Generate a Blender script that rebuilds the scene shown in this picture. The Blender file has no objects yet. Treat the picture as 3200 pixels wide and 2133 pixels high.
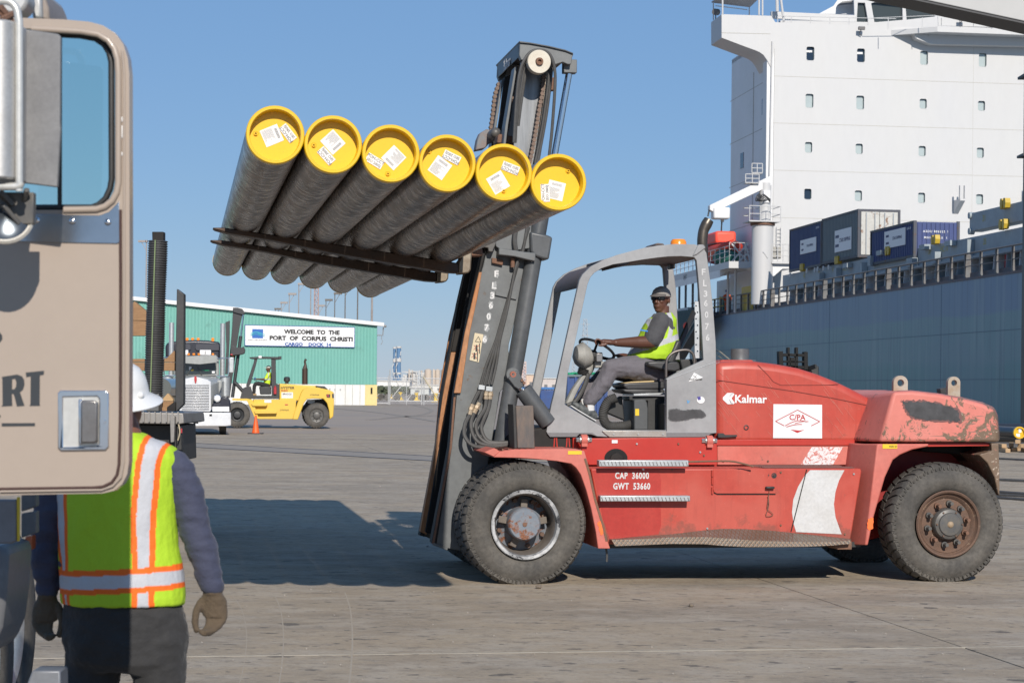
import bpy, bmesh, math, random
import numpy as np
from math import sin, cos, tan, pi, radians, sqrt, atan2
from mathutils import Vector, Matrix, noise
from mathutils.geometry import tessellate_polygon
random.seed(7)
SC = bpy.context.scene
COL = SC.collection
# ------------------------------------------------------------------ camera
F, YH, CX, CZ, ROLL = 6188.0, 1212.0, 1600.0, 1.684, radians(.6)
cam = bpy.data.cameras.new('camera'); camo = bpy.data.objects.new('camera', cam); COL.objects.link(camo)
cam.sensor_width = 36; cam.lens = 36 * F / 3200; cam.clip_start = .1; cam.clip_end = 6000
cam.shift_y = (YH - 1066.5) / 3200
camo.matrix_world = Matrix(((cos(ROLL), -sin(ROLL), 0, 0), (0, 0, -1, 0), (sin(ROLL), cos(ROLL), 0, CZ), (0, 0, 0, 1)))
SC.camera = camo
cam.dof.use_dof = True; cam.dof.focus_distance = 21; cam.dof.aperture_fstop = 9
# ------------------------------------------------------------------ light
SUN_DIR = Vector((-0.187, 0.98, -0.585)).normalized()
sl = bpy.data.lights.new('sun', 'SUN'); sl.energy = 4.9; sl.angle = radians(.55); sl.color = (1, .93, .84)
so = bpy.data.objects.new('sun', sl); COL.objects.link(so)
so.rotation_euler = SUN_DIR.to_track_quat('-Z', 'Y').to_euler()
W = bpy.data.worlds.new('World'); SC.world = W; W.use_nodes = True
wn = W.node_tree; bg = wn.nodes['Background']
sky = wn.nodes.new('ShaderNodeTexSky'); sky.sky_type = 'NISHITA'; sky.sun_disc = False
sky.sun_elevation = math.asin(-SUN_DIR.z); sky.sun_rotation = atan2(-SUN_DIR.x, -SUN_DIR.y)
sky.altitude = 0; sky.air_density = 1.0; sky.dust_density = .0; sky.ozone_density = 3.0
smx = wn.nodes.new('ShaderNodeMix'); smx.data_type = 'RGBA'; smx.inputs[0].default_value = .62; smx.inputs[7].default_value = (1.95, 4.1, 8.0, 1)
wn.links.new(sky.outputs[0], smx.inputs[6]); wn.links.new(smx.outputs[2], bg.inputs[0]); bg.inputs[1].default_value = .082
SC.view_settings.view_transform = 'Standard'; SC.view_settings.look = 'None'
SC.view_settings.exposure = 0.0; SC.view_settings.gamma = 1; SC.view_settings.use_curve_mapping = False
SC.cycles.max_bounces = 6

def ray(px, py):
    u = (px - CX) / F; v = (YH - py) / F
    return Vector((u * cos(ROLL) - v * sin(ROLL), 1, u * sin(ROLL) + v * cos(ROLL)))
def P(px, py, Y):
    r = ray(px, py) * Y; r.z += CZ; return r
def G(px, py, z=0):
    r = ray(px, py); return r * ((z - CZ) / r.z) + Vector((0, 0, CZ))
class Frame:
    def __init__(s, O, deg):
        s.O = Vector(O); s.a = radians(deg)
        s.ex = Vector((cos(s.a), sin(s.a), 0)); s.ey = Vector((-sin(s.a), cos(s.a), 0))
    def at(s, px, py, ax, val):
        r = ray(px, py); c = Vector((0, 0, CZ))
        if ax == 'z': t = (val + s.O.z - CZ) / r.z
        else:
            e = s.ex if ax == 'x' else s.ey
            t = (val + s.O.dot(e)) / r.dot(e)
        w = c + r * t - s.O
        return Vector((w.dot(s.ex), w.dot(s.ey), w.z))
    def xz(s, pts, y):
        o = []
        for p in pts:
            q = s.at(p[0], p[1], 'y', y); o.append((q.x, q.z))
        return o
    def yz(s, pts, x):
        o = []
        for p in pts:
            q = s.at(p[0], p[1], 'x', x); o.append((q.y, q.z))
        return o
def zc(pts, sc, ox, oy):
    return [(p[0] / sc + ox, p[1] / sc + oy) for p in pts]

# ------------------------------------------------------------------ materials
MATS = {}
def M(name, col, r=.6, m=0.0, c2=None, s=3.0, a=.5, rust=None, st=(1, 1, 1), bump=0, bs=60, fine=.12, coat=0, coord='Object',
      alpha=None, emit=None, extra=None, attr=None, spec=.5, sheen=0):
    """c2: large soft stains; rust=(col, scale, threshold, softness): patches; st: noise stretch"""
    if name in MATS: return MATS[name]
    mt = bpy.data.materials.new(name); mt.use_nodes = True; MATS[name] = mt
    t = mt.node_tree; N = t.nodes; L = t.links; b = N['Principled BSDF']
    b.inputs['Roughness'].default_value = r; b.inputs['Metallic'].default_value = m
    b.inputs['Specular IOR Level'].default_value = spec
    if coat: b.inputs['Coat Weight'].default_value = coat; b.inputs['Coat Roughness'].default_value = .15
    if sheen: b.inputs['Sheen Weight'].default_value = sheen
    if isinstance(col, (int, float)): col = (col,) * 3
    tc = N.new('ShaderNodeTexCoord'); mp = N.new('ShaderNodeMapping'); mp.inputs['Scale'].default_value = st
    if coord == 'World':
        gn = N.new('ShaderNodeNewGeometry'); L.new(gn.outputs['Position'], mp.inputs[0])
    else: L.new(tc.outputs[coord], mp.inputs[0])
    def nz(scale, det=6, rough=.6, dist=0):
        n = N.new('ShaderNodeTexNoise'); n.inputs['Scale'].default_value = scale; n.inputs['Detail'].default_value = det
        n.inputs['Roughness'].default_value = rough; n.inputs['Distortion'].default_value = dist
        L.new(mp.outputs[0], n.inputs[0]); return n.outputs[0]
    def rng(x, a0, a1, b0=0, b1=1):
        n = N.new('ShaderNodeMapRange'); n.inputs[1].default_value = a0; n.inputs[2].default_value = a1
        n.inputs[3].default_value = b0; n.inputs[4].default_value = b1; L.new(x, n.inputs[0]); return n.outputs[0]
    def mix(f, A, B, mode='MIX'):
        n = N.new('ShaderNodeMix'); n.data_type = 'RGBA'; n.blend_type = mode
        if isinstance(f, float): n.inputs[0].default_value = f
        else: L.new(f, n.inputs[0])
        for i, v in ((6, A), (7, B)):
            if hasattr(v, 'is_linked'): L.new(v, n.inputs[i])
            else: n.inputs[i].default_value = (*v, 1)
        return n.outputs[2]
    if attr:
        an = N.new('ShaderNodeAttribute'); an.attribute_name = attr; cur = an.outputs['Color']
    else: cur = col
    if c2 is not None:
        if isinstance(c2, (int, float)): c2 = (c2,) * 3
        cur = mix(rng(nz(s, 5), .5 - .2, .5 + .2, 0, a), cur, c2)
    if fine:
        f = rng(nz(s * 9 if s * 9 < 400 else 400, 4, .7), .3, .7, 1 - fine, 1 + fine * .6)
        cb = N.new('ShaderNodeCombineColor')
        for i in range(3): L.new(f, cb.inputs[i])
        cur = mix(1.0, cur, cb.outputs[0], 'MULTIPLY')
    rf = None
    if rust:
        rc, rs, th, so_ = rust
        rf = rng(nz(rs, 8, .68, .4), th - so_, th + so_)
        rc2 = mix(rng(nz(rs * 6, 3), .35, .65), rc, tuple(x * .45 for x in rc))
        cur = mix(rf, cur, rc2)
        rr = rng(rf, 0, 1, r, .9); L.new(rr, b.inputs['Roughness'])
        if m: L.new(rng(rf, 0, 1, m, 0), b.inputs['Metallic'])
    if extra: cur = extra(t, cur, mix, rng, nz, tc, b)
    if hasattr(cur, 'is_linked'): L.new(cur, b.inputs['Base Color'])
    else: b.inputs['Base Color'].default_value = (*cur, 1)
    if bump:
        bn = N.new('ShaderNodeBump'); bn.inputs['Strength'].default_value = min(bump, 1); bn.inputs['Distance'].default_value = .01
        L.new(nz(bs, 4, .6), bn.inputs['Height']); L.new(bn.outputs[0], b.inputs['Normal'])
    if alpha is not None: b.inputs['Alpha'].default_value = alpha
    if emit:
        b.inputs['Emission Color'].default_value = (*emit, 1); b.inputs['Emission Strength'].default_value = 1
    return mt

# ------------------------------------------------------------------ mesh builder
class MB:
    def __init__(s): s.v = []; s.f = []; s.mi = []; s.M = None; s.cur = 0
    def vv(s, p):
        p = Vector(p)
        if s.M is not None: p = s.M @ p
        s.v.append(p); return len(s.v) - 1
    def ff(s, *idx): s.f.append(tuple(idx)); s.mi.append(s.cur)
    def box(s, x0, x1, y0, y1, z0, z1):
        if x0 > x1: x0, x1 = x1, x0
        if y0 > y1: y0, y1 = y1, y0
        if z0 > z1: z0, z1 = z1, z0
        i = [s.vv((x, y, z)) for z in (z0, z1) for y in (y0, y1) for x in (x0, x1)]
        for q in ((0, 2, 3, 1), (4, 5, 7, 6), (0, 1, 5, 4), (2, 6, 7, 3), (0, 4, 6, 2), (1, 3, 7, 5)): s.ff(*[i[k] for k in q])
        return s
    def beam(s, p0, p1, w, h, up=(0, 0, 1)):
        p0 = Vector(p0); p1 = Vector(p1); d = (p1 - p0).normalized(); u = Vector(up)
        if abs(d.dot(u)) > .98: u = Vector((0, 1, 0)) if abs(d.y) < .9 else Vector((1, 0, 0))
        sx = d.cross(u).normalized() * w / 2; sy = sx.cross(d).normalized() * h / 2
        i = [s.vv(p + a * sx + b * sy) for p in (p0, p1) for a, b in ((-1, -1), (1, -1), (1, 1), (-1, 1))]
        for q in ((0, 3, 2, 1), (4, 5, 6, 7), (0, 1, 5, 4), (1, 2, 6, 5), (2, 3, 7, 6), (3, 0, 4, 7)): s.ff(*[i[k] for k in q])
        return s
    def prism(s, outer, y0, y1, holes=(), plane='xz'):
        """polygon in the xz plane (or yz / xy) extruded between y0 and y1"""
        if y0 > y1: y0, y1 = y1, y0
        def mk(a, b, d): return (a, d, b) if plane == 'xz' else ((d, a, b) if plane == 'yz' else (a, b, d))
        loops = [list(outer)] + [list(h) for h in holes]
        ar = sum(a[0] * b[1] - b[0] * a[1] for a, b in zip(loops[0], loops[0][1:] + loops[0][:1]))
        if (ar < 0): loops[0].reverse()
        for h in loops[1:]:
            if sum(a[0] * b[1] - b[0] * a[1] for a, b in zip(h, h[1:] + h[:1])) > 0: h.reverse()
        fl = plane == 'xz'
        A = []; B = []
        for lp in loops:
            ia = [s.vv(mk(a, b, y0)) for a, b in lp]; ib = [s.vv(mk(a, b, y1)) for a, b in lp]
            n = len(lp)
            for k in range(n):
                q = (ia[k], ia[(k + 1) % n], ib[(k + 1) % n], ib[k])
                s.ff(*(q if not fl else q[::-1])) if False else s.ff(*q)
            A += ia; B += ib
        if holes:
            tr = tessellate_polygon([[Vector((a, b, 0)) for a, b in lp] for lp in loops])
            for t in tr:
                s.ff(A[t[0]], A[t[2]], A[t[1]]); s.ff(B[t[0]], B[t[1]], B[t[2]])
        else:
            s.ff(*A[::-1]); s.ff(*B)
        return s
    def ring(s, path_a, path_b, close=True):
        n = len(path_a)
        for k in range(n if close else n - 1):
            s.ff(path_a[k], path_a[(k + 1) % n], path_b[(k + 1) % n], path_b[k])
    def cyl(s, p0, p1, r0, r1=None, n=16, cap=True):
        r1 = r0 if r1 is None else r1
        p0 = Vector(p0); p1 = Vector(p1); d = (p1 - p0).normalized()
        u = d.orthogonal().normalized(); w = d.cross(u)
        a = [s.vv(p0 + (u * cos(2 * pi * k / n) + w * sin(2 * pi * k / n)) * r0) for k in range(n)]
        b = [s.vv(p1 + (u * cos(2 * pi * k / n) + w * sin(2 * pi * k / n)) * r1) for k in range(n)]
        s.ring(a, b)
        if cap: s.ff(*a[::-1]); s.ff(*b)
        return s
    def tube(s, pts, r, n=10, sm=0, cap=True, rz=None):
        pts = [Vector(p) for p in pts]
        if sm: pts = spline(pts, sm)
        rs = r if isinstance(r, (list, tuple)) else None
        if rs and len(rs) != len(pts): rs = [float(np.interp(i / (len(pts) - 1), np.linspace(0, 1, len(rs)), rs)) for i in range(len(pts))]
        prev = None; u = None
        m = len(pts)
        for i, p in enumerate(pts):
            d = (pts[min(i + 1, m - 1)] - pts[max(i - 1, 0)]).normalized()
            u = d.orthogonal().normalized() if u is None else (u - d * u.dot(d)).normalized()
            w = d.cross(u); rr = rs[i] if rs else r
            a = [s.vv(p + (u * cos(2 * pi * k / n) + w * sin(2 * pi * k / n)) * rr) for k in range(n)]
            if prev: s.ring(prev, a)
            elif cap: s.ff(*a[::-1])
            prev = a
        if cap: s.ff(*prev)
        return s
    def lathe(s, prof, c=(0, 0, 0), axis='y', n=48, a0=0, a1=2 * pi):
        """prof: list of (radius, along-axis)"""
        full = abs(a1 - a0 - 2 * pi) < 1e-6; c = Vector(c); rows = []
        for k in range(n if full else n + 1):
            t = a0 + (a1 - a0) * k / n; row = []
            for r, h in prof:
                if axis == 'y': p = Vector((r * cos(t), h, r * sin(t)))
                elif axis == 'z': p = Vector((r * cos(t), r * sin(t), h))
                else: p = Vector((h, r * cos(t), r * sin(t)))
                row.append(s.vv(c + p))
            rows.append(row)
        m = len(rows)
        for k in range(m if full else m - 1):
            a, b = rows[k], rows[(k + 1) % m]
            for j in range(len(prof) - 1):
                if axis == 'y': s.ff(a[j], a[j + 1], b[j + 1], b[j])
                else: s.ff(a[j], b[j], b[j + 1], a[j + 1])
        return s
    def ball(s, c, r, n=14, m=8):
        r = Vector((r, r, r)) if isinstance(r, (int, float)) else Vector(r); c = Vector(c); rows = []
        for j in range(1, m):
            t = pi * j / m
            rows.append([s.vv(c + Vector((r.x * sin(t) * cos(2 * pi * k / n), r.y * sin(t) * sin(2 * pi * k / n), r.z * cos(t)))) for k in range(n)])
        top = s.vv(c + Vector((0, 0, r.z))); bot = s.vv(c - Vector((0, 0, r.z)))
        for a, b in zip(rows, rows[1:]): s.ring(b, a)
        for k in range(n): s.ff(top, rows[0][k], rows[0][(k + 1) % n]); s.ff(bot, rows[-1][(k + 1) % n], rows[-1][k])
        return s
    def loft(s, secs, n=20, cap=True, ex=1.0):
        """secs: (centre, ux, uy) with ux, uy half-axis vectors; superellipse exponent ex"""
        prev = None
        for c, ux, uy in secs:
            c = Vector(c); ux = Vector(ux); uy = Vector(uy); row = []
            for k in range(n):
                t = 2 * pi * k / n; cx, sx = cos(t), sin(t)
                row.append(s.vv(c + ux * math.copysign(abs(cx) ** ex, cx) + uy * math.copysign(abs(sx) ** ex, sx)))
            if prev: s.ring(prev, row)
            elif cap: s.ff(*row[::-1])
            prev = row
        if cap: s.ff(*prev)
        return s
    def torus(s, c, R, r, M3=None, n=36, m=8, a0=0, a1=2 * pi):
        c = Vector(c); rows = []; full = abs(a1 - a0 - 2 * pi) < 1e-6
        for k in range(n if full else n + 1):
            t = a0 + (a1 - a0) * k / n; row = []
            for j in range(m):
                q = 2 * pi * j / m; p = Vector(((R + r * cos(q)) * cos(t), (R + r * cos(q)) * sin(t), r * sin(q)))
                if M3 is not None: p = M3 @ p
                row.append(s.vv(c + p))
            rows.append(row)
        for k in range(len(rows) if full else len(rows) - 1): s.ring(rows[k], rows[(k + 1) % len(rows)])
        return s
    def mesh(s, name, mats, smooth=38):
        me = bpy.data.meshes.new(name)
        me.from_pydata([tuple(p) for p in s.v], [], s.f)
        for m_ in (mats if isinstance(mats, (list, tuple)) else [mats]): me.materials.append(m_)
        if any(s.mi): me.polygons.foreach_set('material_index', s.mi)
        bm = bmesh.new(); bm.from_mesh(me)
        bmesh.ops.recalc_face_normals(bm, faces=bm.faces)
        if smooth:
            lim = radians(smooth)
            for f_ in bm.faces: f_.smooth = True
            for e in bm.edges:
                e.smooth = len(e.link_faces) == 2 and e.calc_face_angle(0) < lim
        bm.to_mesh(me); bm.free(); me.update()
        return me
    def build(s, name, mats, parent=None, bevel=0, seg=2, smooth=38, label=None, loc=None, kind=None):
        return put(name, s.mesh(name, mats, smooth), parent, bevel, seg, label, loc, kind)
def put(name, me, parent=None, bevel=0, seg=2, label=None, loc=None, kind=None):
    o = bpy.data.objects.new(name, me); COL.objects.link(o)
    if parent is not None: o.parent = parent
    if bevel:
        b = o.modifiers.new('bevel', 'BEVEL'); b.width = bevel; b.segments = seg; b.limit_method = 'ANGLE'; b.angle_limit = radians(35)
        b.harden_normals = False
    if loc is not None: o.location = loc
    if label: o['label'] = label
    if kind: o['kind'] = kind
    return o
def spline(pts, k=6):
    """Catmull-Rom through pts, k pieces per span"""
    P_ = [pts[0]] + list(pts) + [pts[-1]]; out = []
    for i in range(1, len(P_) - 2):
        a, b, c, d = P_[i - 1:i + 3]
        for j in range(k):
            t = j / k
            out.append(.5 * ((2 * b) + (c - a) * t + (2 * a - 5 * b + 4 * c - d) * t * t + (3 * b - a - 3 * c + d) * t ** 3))
    out.append(pts[-1]); return out
def thing(name, label, cat, loc=(0, 0, 0), rot=0, group=None):
    o = bpy.data.objects.new(name, None); COL.objects.link(o); o.empty_display_size = .1
    o.location = loc; o.rotation_euler = (0, 0, rot); o['label'] = label; o['category'] = cat
    if group: o['group'] = group
    return o
def tag(o, label, cat, group=None):
    o['label'] = label; o['category'] = cat
    if group: o['group'] = group
    return o
def struct(o): o['kind'] = 'structure'; return o
def rrect(x0, x1, z0, z1, r, n=6):
    o = []
    for cx, cz, a in ((x1 - r, z1 - r, 0), (x0 + r, z1 - r, 90), (x0 + r, z0 + r, 180), (x1 - r, z0 + r, 270)):
        for k in range(n + 1):
            t = radians(a + 90 * k / n); o.append((cx + r * cos(t), cz + r * sin(t)))
    return o
def circ(cx, cz, r, n=24, ry=None): return [(cx + r * cos(2 * pi * k / n), cz + (ry or r) * sin(2 * pi * k / n)) for k in range(n)]
def text(name, string, size, mat, parent, M4, bold=0.0, ext=.001, align='CENTER', sx=1.0, shear=0, sp=1.0, kind=None):
    cu = bpy.data.curves.new('t', 'FONT'); cu.body = string; cu.size = size; cu.extrude = ext; cu.offset = bold * size
    cu.align_x = align; cu.align_y = 'CENTER'; cu.resolution_u = 2; cu.shear = shear; cu.space_character = sp
    ob = bpy.data.objects.new('t', cu)
    me = bpy.data.meshes.new_from_object(ob); me.name = name
    bpy.data.objects.remove(ob); bpy.data.curves.remove(cu)
    me.transform(M4 @ Matrix.Diagonal((sx, 1, 1, 1))); me.materials.clear(); me.materials.append(mat)
    return put(name, me, parent, kind=kind)
def TXZ(x, y, z, tilt=0):
    """text lying in the xz plane and read from -y; tilt is clockwise degrees"""
    return Matrix.Translation((x, y, z)) @ Matrix.Rotation(radians(tilt), 4, 'Y') @ Matrix.Rotation(pi / 2, 4, 'X')
def TYZ(x, y, z, tilt=0):
    """text on a face that looks towards -x, read with +y to the left"""
    return Matrix.Translation((x, y, z)) @ Matrix.Rotation(-pi / 2, 4, 'Z') @ Matrix.Rotation(pi / 2, 4, 'X') @ Matrix.Rotation(radians(tilt), 4, 'Z')
def evaluated(ob):
    ws = bpy.data.scenes.new('workshop'); ws.collection.objects.link(ob); vl = ws.view_layers[0]; vl.update()
    me = bpy.data.meshes.new_from_object(ob.evaluated_get(vl.depsgraph)); bpy.data.scenes.remove(ws); return me
def fuse(mb, voxel, smooth_it=4, name='body', mats=None):
    """closed shapes melted into one continuous skin"""
    me = mb.mesh(name, mats or [], 0); ob = bpy.data.objects.new('tmp', me)
    r = ob.modifiers.new('r', 'REMESH'); r.mode = 'VOXEL'; r.voxel_size = voxel; r.use_smooth_shade = True
    if smooth_it:
        s_ = ob.modifiers.new('s', 'SMOOTH'); s_.factor = .5; s_.iterations = smooth_it
    out = evaluated(ob); bpy.data.objects.remove(ob); out.name = name
    out.materials.clear()
    for m_ in (mats or []): out.materials.append(m_)
    out.polygons.foreach_set('use_smooth', [True] * len(out.polygons))
    return out
def wrinkle(me, amt, scale, st=(1, 1, 1), mask=None, seed=0):
    n = len(me.vertices); co = np.empty(n * 3, dtype=np.float32); me.vertices.foreach_get('co', co)
    nr = np.array([tuple(v.vector) for v in me.vertex_normals], dtype=np.float32); co = co.reshape(-1, 3); ks = np.empty(n, dtype=np.float32)
    for i in range(n):
        p = Vector(co[i]); q = Vector((p.x * st[0], p.y * st[1], p.z * st[2])) * scale + Vector((seed * 7.3, seed, 0))
        w = noise.noise(q) + .5 * noise.noise(q * 2.1)
        ks[i] = (mask(p) if mask else 1) * amt * w
    me.vertices.foreach_set('co', (co + nr * ks[:, None]).ravel())
    me.update()
def paint(me, fn):
    """fn(co) -> rgb, stored as a colour attribute Col (cloth print)"""
    at = me.color_attributes.new('Col', 'FLOAT_COLOR', 'POINT')
    buf = np.ones((len(me.vertices), 4), dtype=np.float32)
    for i, v in enumerate(me.vertices): buf[i, :3] = fn(v.co)
    at.data.foreach_set('color', buf.ravel())

# shared materials
m_tyre = M('tyre_rubber', (.048, .046, .043), .85, c2=(.15, .135, .115), s=3.0, a=.75, fine=.3, bump=.3, bs=40)
m_steel = M('bare_steel', (.30, .29, .28), .35, .9, c2=(.2, .17, .15), s=8, a=.5)
m_chrome = M('chrome', (.75, .76, .78), .12, 1.0, fine=.03)
m_black = M('black_paint', .022, .5, c2=.05, s=6, fine=.2)
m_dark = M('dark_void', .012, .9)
m_white = M('white_paint', .78, .5, c2=(.62, .6, .56), s=2, a=.3, fine=.03)
m_hose = M('rubber_hose', (.055, .053, .05), .6, c2=.1, s=12, fine=.2)
m_rust = M('rusty_steel', (.20, .10, .06), .85, c2=(.12, .085, .07), s=14, fine=.35, bump=.3)
m_glass = M('dark_glass', (.03, .04, .045), .08, 0, fine=0, spec=.8)
m_orange = M('amber_lens', (.85, .25, .02), .25, fine=.05)
m_galv = M('galvanised', (.42, .44, .45), .4, .6, c2=(.62, .64, .64), s=16, a=.8, fine=.15)
m_concrete2 = M('kerb', .35, .9)
# ================================================================== GROUND
KF = Frame(Vector((P(1637, 1825, 17).x, 17, 0)), 9.5)
SF = Frame((22, 85, 0), 7.8)
def tow(fr, x, y, z=0): return fr.O + fr.ex * x + fr.ey * y + Vector((0, 0, z))
def concrete_extra(t, cur, mix, rng, nz, tc, b):
    N = t.nodes; L = t.links
    g = N.new('ShaderNodeNewGeometry')
    mp = N.new('ShaderNodeMapping'); mp.inputs['Rotation'].default_value = (0, 0, radians(-9.5)); mp.inputs['Scale'].default_value = (1.0, 1.7, 1)
    L.new(g.outputs['Position'], mp.inputs[0])
    def n2(scale, d, ro=.6):
        n = N.new('ShaderNodeTexNoise'); n.inputs['Scale'].default_value = scale; n.inputs['Detail'].default_value = d; n.inputs['Roughness'].default_value = ro
        L.new(mp.outputs[0], n.inputs[0]); return n.outputs[0]
    cur = mix(rng(n2(.35, 5, .65), .44, .60, 0, .6), cur, (.22, .185, .145))
    cur = mix(rng(n2(1.3, 6, .72), .46, .60, 0, .6), cur, (.41, .355, .285))
    cur = mix(rng(n2(4.5, 6, .75), .53, .64, 0, .62), cur, (.17, .148, .122))
    cur = mix(rng(n2(3.6, 3, .5), .655, .675, 0, .75), cur, (.085, .075, .065))
    cur = mix(rng(n2(9, 3, .5), .68, .70, 0, .8), cur, (.06, .054, .05))
    cur = mix(rng(n2(15, 5, .75), .56, .64, 0, .55), cur, (.14, .12, .10))
    cur = mix(rng(n2(24, 4, .7), .60, .67, 0, .6), cur, (.47, .42, .35))
    bn = N.new('ShaderNodeBump'); bn.inputs['Strength'].default_value = .6; bn.inputs['Distance'].default_value = .02
    L.new(n2(14, 6, .7), bn.inputs['Height']); L.new(bn.outputs[0], b.inputs['Normal'])
    return cur
m_slab = M('worn_concrete', (.35, .28, .20), .82, c2=(.40, .33, .24), s=.8, a=.7, fine=.10, coord='World', extra=concrete_extra, spec=.3)
m_farg = M('far_yard_concrete', (.34, .28, .225), .85, c2=(.26, .235, .215), s=.06, a=.6, fine=.1, st=(.6, 3, 1), coord='World', spec=.25)
m_joint = M('joint_filler', (.09, .08, .07), .9, c2=(.16, .14, .12), s=1.2, a=.8, coord='World')
m_mark = M('pale_scuff', (.37, .315, .245), .9)
q0 = tow(SF, -1.2, -120); q1 = tow(SF, -1.2, 90)
mb = MB(); mb.prism([(-1500, -40), (q0.x, q0.y), (q1.x, q1.y), (300, 400), (1500, 4500), (-1500, 4500)], -2.0, -.03, plane='xy')
ground = struct(mb.build('ground', m_farg, smooth=0))
mb = MB(); mb.box(-1500, 1500, -40, 4400, -2.3, -2.2)
struct(mb.build('water', M('harbour_water', (.02, .05, .06), .12, bump=.4, bs=.6, fine=0, coord='World'), smooth=0))
X0, Y0, SP = 5.13, 12.45, 5.27         # joints of the slabs, in a frame turned 9.5 degrees
GFr = Frame((0, 0, 0), 9.5)
gap = .006
slab_me = MB().prism(rrect(gap, SP - gap, gap, SP - gap, .03, 2), -.15, 0, plane='xy').mesh('slab', m_slab, 0)
rows = range(-1, 11)
for j in rows:
    for i in range(-8, 8):
        c = tow(GFr, X0 + (i + .5) * SP, Y0 + (j + .5) * SP)
        if c.y < 3 or abs(c.x) > .262 * c.y + 5.2 or c.x > 17 + .0 * c.y: continue
        o = put('slab', slab_me, ground)
        p = tow(GFr, X0 + i * SP, Y0 + j * SP); o.location = (p.x, p.y, random.uniform(-.002, .001)); o.rotation_euler = (0, 0, radians(9.5))
mb = MB(); mb.prism([(X0 - 9 * SP, Y0 - 1.9 * SP), (X0 + 8 * SP, Y0 - 1.9 * SP), (X0 + 8 * SP, Y0 + 11 * SP), (X0 - 9 * SP, Y0 + 11 * SP)], -.025, -.009, plane='xy')
o = mb.build('joint_filler', m_joint, ground, smooth=0); o.rotation_euler = (0, 0, radians(9.5))
m_seal = M('pale_sealant', (.46, .42, .34), .9, c2=(.28, .25, .2), s=3, a=.9, coord='World')
mb = MB(); mb.prism([(X0 - 9 * SP, Y0 - .011), (X0 + 8 * SP, Y0 - .011), (X0 + 8 * SP, Y0 + .011), (X0 - 9 * SP, Y0 + .011)], -.008, .0008, plane='xy')
o = mb.build('joint_sealant', m_seal, ground, smooth=0); o.rotation_euler = (0, 0, radians(9.5))
# rails and drains in the yard
def strip(mb, pts, w, z0=.001, z1=.006, ground_pts=False):
    q = [Vector(p) if ground_pts else G(*p) for p in pts]
    L_ = []; R_ = []
    for k, p in enumerate(q):
        d = (q[min(k + 1, len(q) - 1)] - q[max(k - 1, 0)]).normalized(); n = Vector((-d.y, d.x, 0)) * w / 2
        L_.append(p + n); R_.append(p - n)
    mb.prism([(p.x, p.y) for p in L_] + [(p.x, p.y) for p in reversed(R_)], z0, z1, plane='xy')
m_railst = M('worn_rail_steel', (.16, .15, .15), .4, .7, c2=(.06, .05, .05), s=2, a=.7, coord='World')
m_patch = M('dark_asphalt_strip', (.275, .24, .20), .9, c2=(.22, .195, .17), s=.5, coord='World')
a, b_ = G(600, 1390), G(1349, 1432); a2 = a + (a - b_) * .8; b2 = b_ + (b_ - a) * 1.0
mb = MB(); strip(mb, [a2, b2], 1.9, .001, .004, True); mb.build('rail_bed', m_patch, ground, smooth=0)
for dy in (-.95, .95):
    n = Vector((-(b2 - a2).y, (b2 - a2).x, 0)).normalized() * dy
    mb = MB(); strip(mb, [a2 + n, b2 + n], .09, .002, .012, True); mb.build('crane_rail', m_railst, ground, smooth=0)
mb = MB(); strip(mb, [G(600, 1370) + Vector((-8, 0, 0)), G(1349, 1371) + Vector((14, 0, 0))], .12, .0, .003, True); mb.build('expansion_joint', m_joint, ground, smooth=0)
for pts, w in (([(900, 1262), (1150, 1284), (1260, 1298), (1374, 1316)], .5), ([(1150, 1310), (1260, 1301), (1374, 1296)], .35), ([(1290, 1264), (1335, 1274), (1347, 1283), (1310, 1295), (1200, 1304)], .3)):
    mb = MB(); strip(mb, spline([G(*p) for p in pts], 5), w, -.026, -.018, True); mb.build('crane_rail', m_patch, ground, smooth=0)
# curved tyre scuffs, bright and thin
mb = MB()
for k, (x0, sw) in enumerate([(745, 45), (870, 28), (1090, 20)]):
    pts = [(x0 - sw * .6, 1850), (x0 + sw * .2, 1900), (x0 + sw * .55, 1970), (x0 + sw * .5, 2040), (x0 + sw * .1, 2130), (x0 - sw * .8, 2220)]
    strip(mb, spline([G(*p) for p in pts], 5), .006 + .003 * (k % 3), .0005 + .0002 * k, .001 + .0002 * k, True)
o = mb.build('tyre_scuffs', m_mark, ground, smooth=0, kind='stuff')
# crumbs of stone lying about
mb = MB(); rnd = random.Random(3)
for k in range(110):
    px = rnd.uniform(560, 3200); py = rnd.uniform(1840, 2133) if k % 3 else rnd.uniform(1400, 1800)
    p = G(px, py); r = rnd.uniform(.002, .006) * (1 if k % 12 else 2.2); mb.ball((p.x, p.y, r * .5), (r * 1.3, r, r * .8), 6, 4)
o = mb.build('loose_gravel', M('gravel', (.33, .30, .26), .9), smooth=0, kind='stuff'); o['label'] = 'crumbs of pale stone scattered over the concrete yard'
for (px, py), r, lb in (((1683, 1838), .028, 'brown clod lying in front of the red forklift front tyre'), ((2160, 1895), .02, 'small pale stone on the concrete in front of the red forklift')):
    p = G(px, py); mb = MB(); mb.ball((0, 0, r * .6), (r, r * .8, r * .7), 9, 6)
    for i, v in enumerate(mb.v): mb.v[i] = v * (1 + .25 * noise.noise(v * 60 + Vector((px, 0, 0))))
    tag(mb.build('stone', M('brown_clod', (.16, .13, .10), .95), loc=(p.x, p.y, 0)), lb, 'stone')
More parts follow.
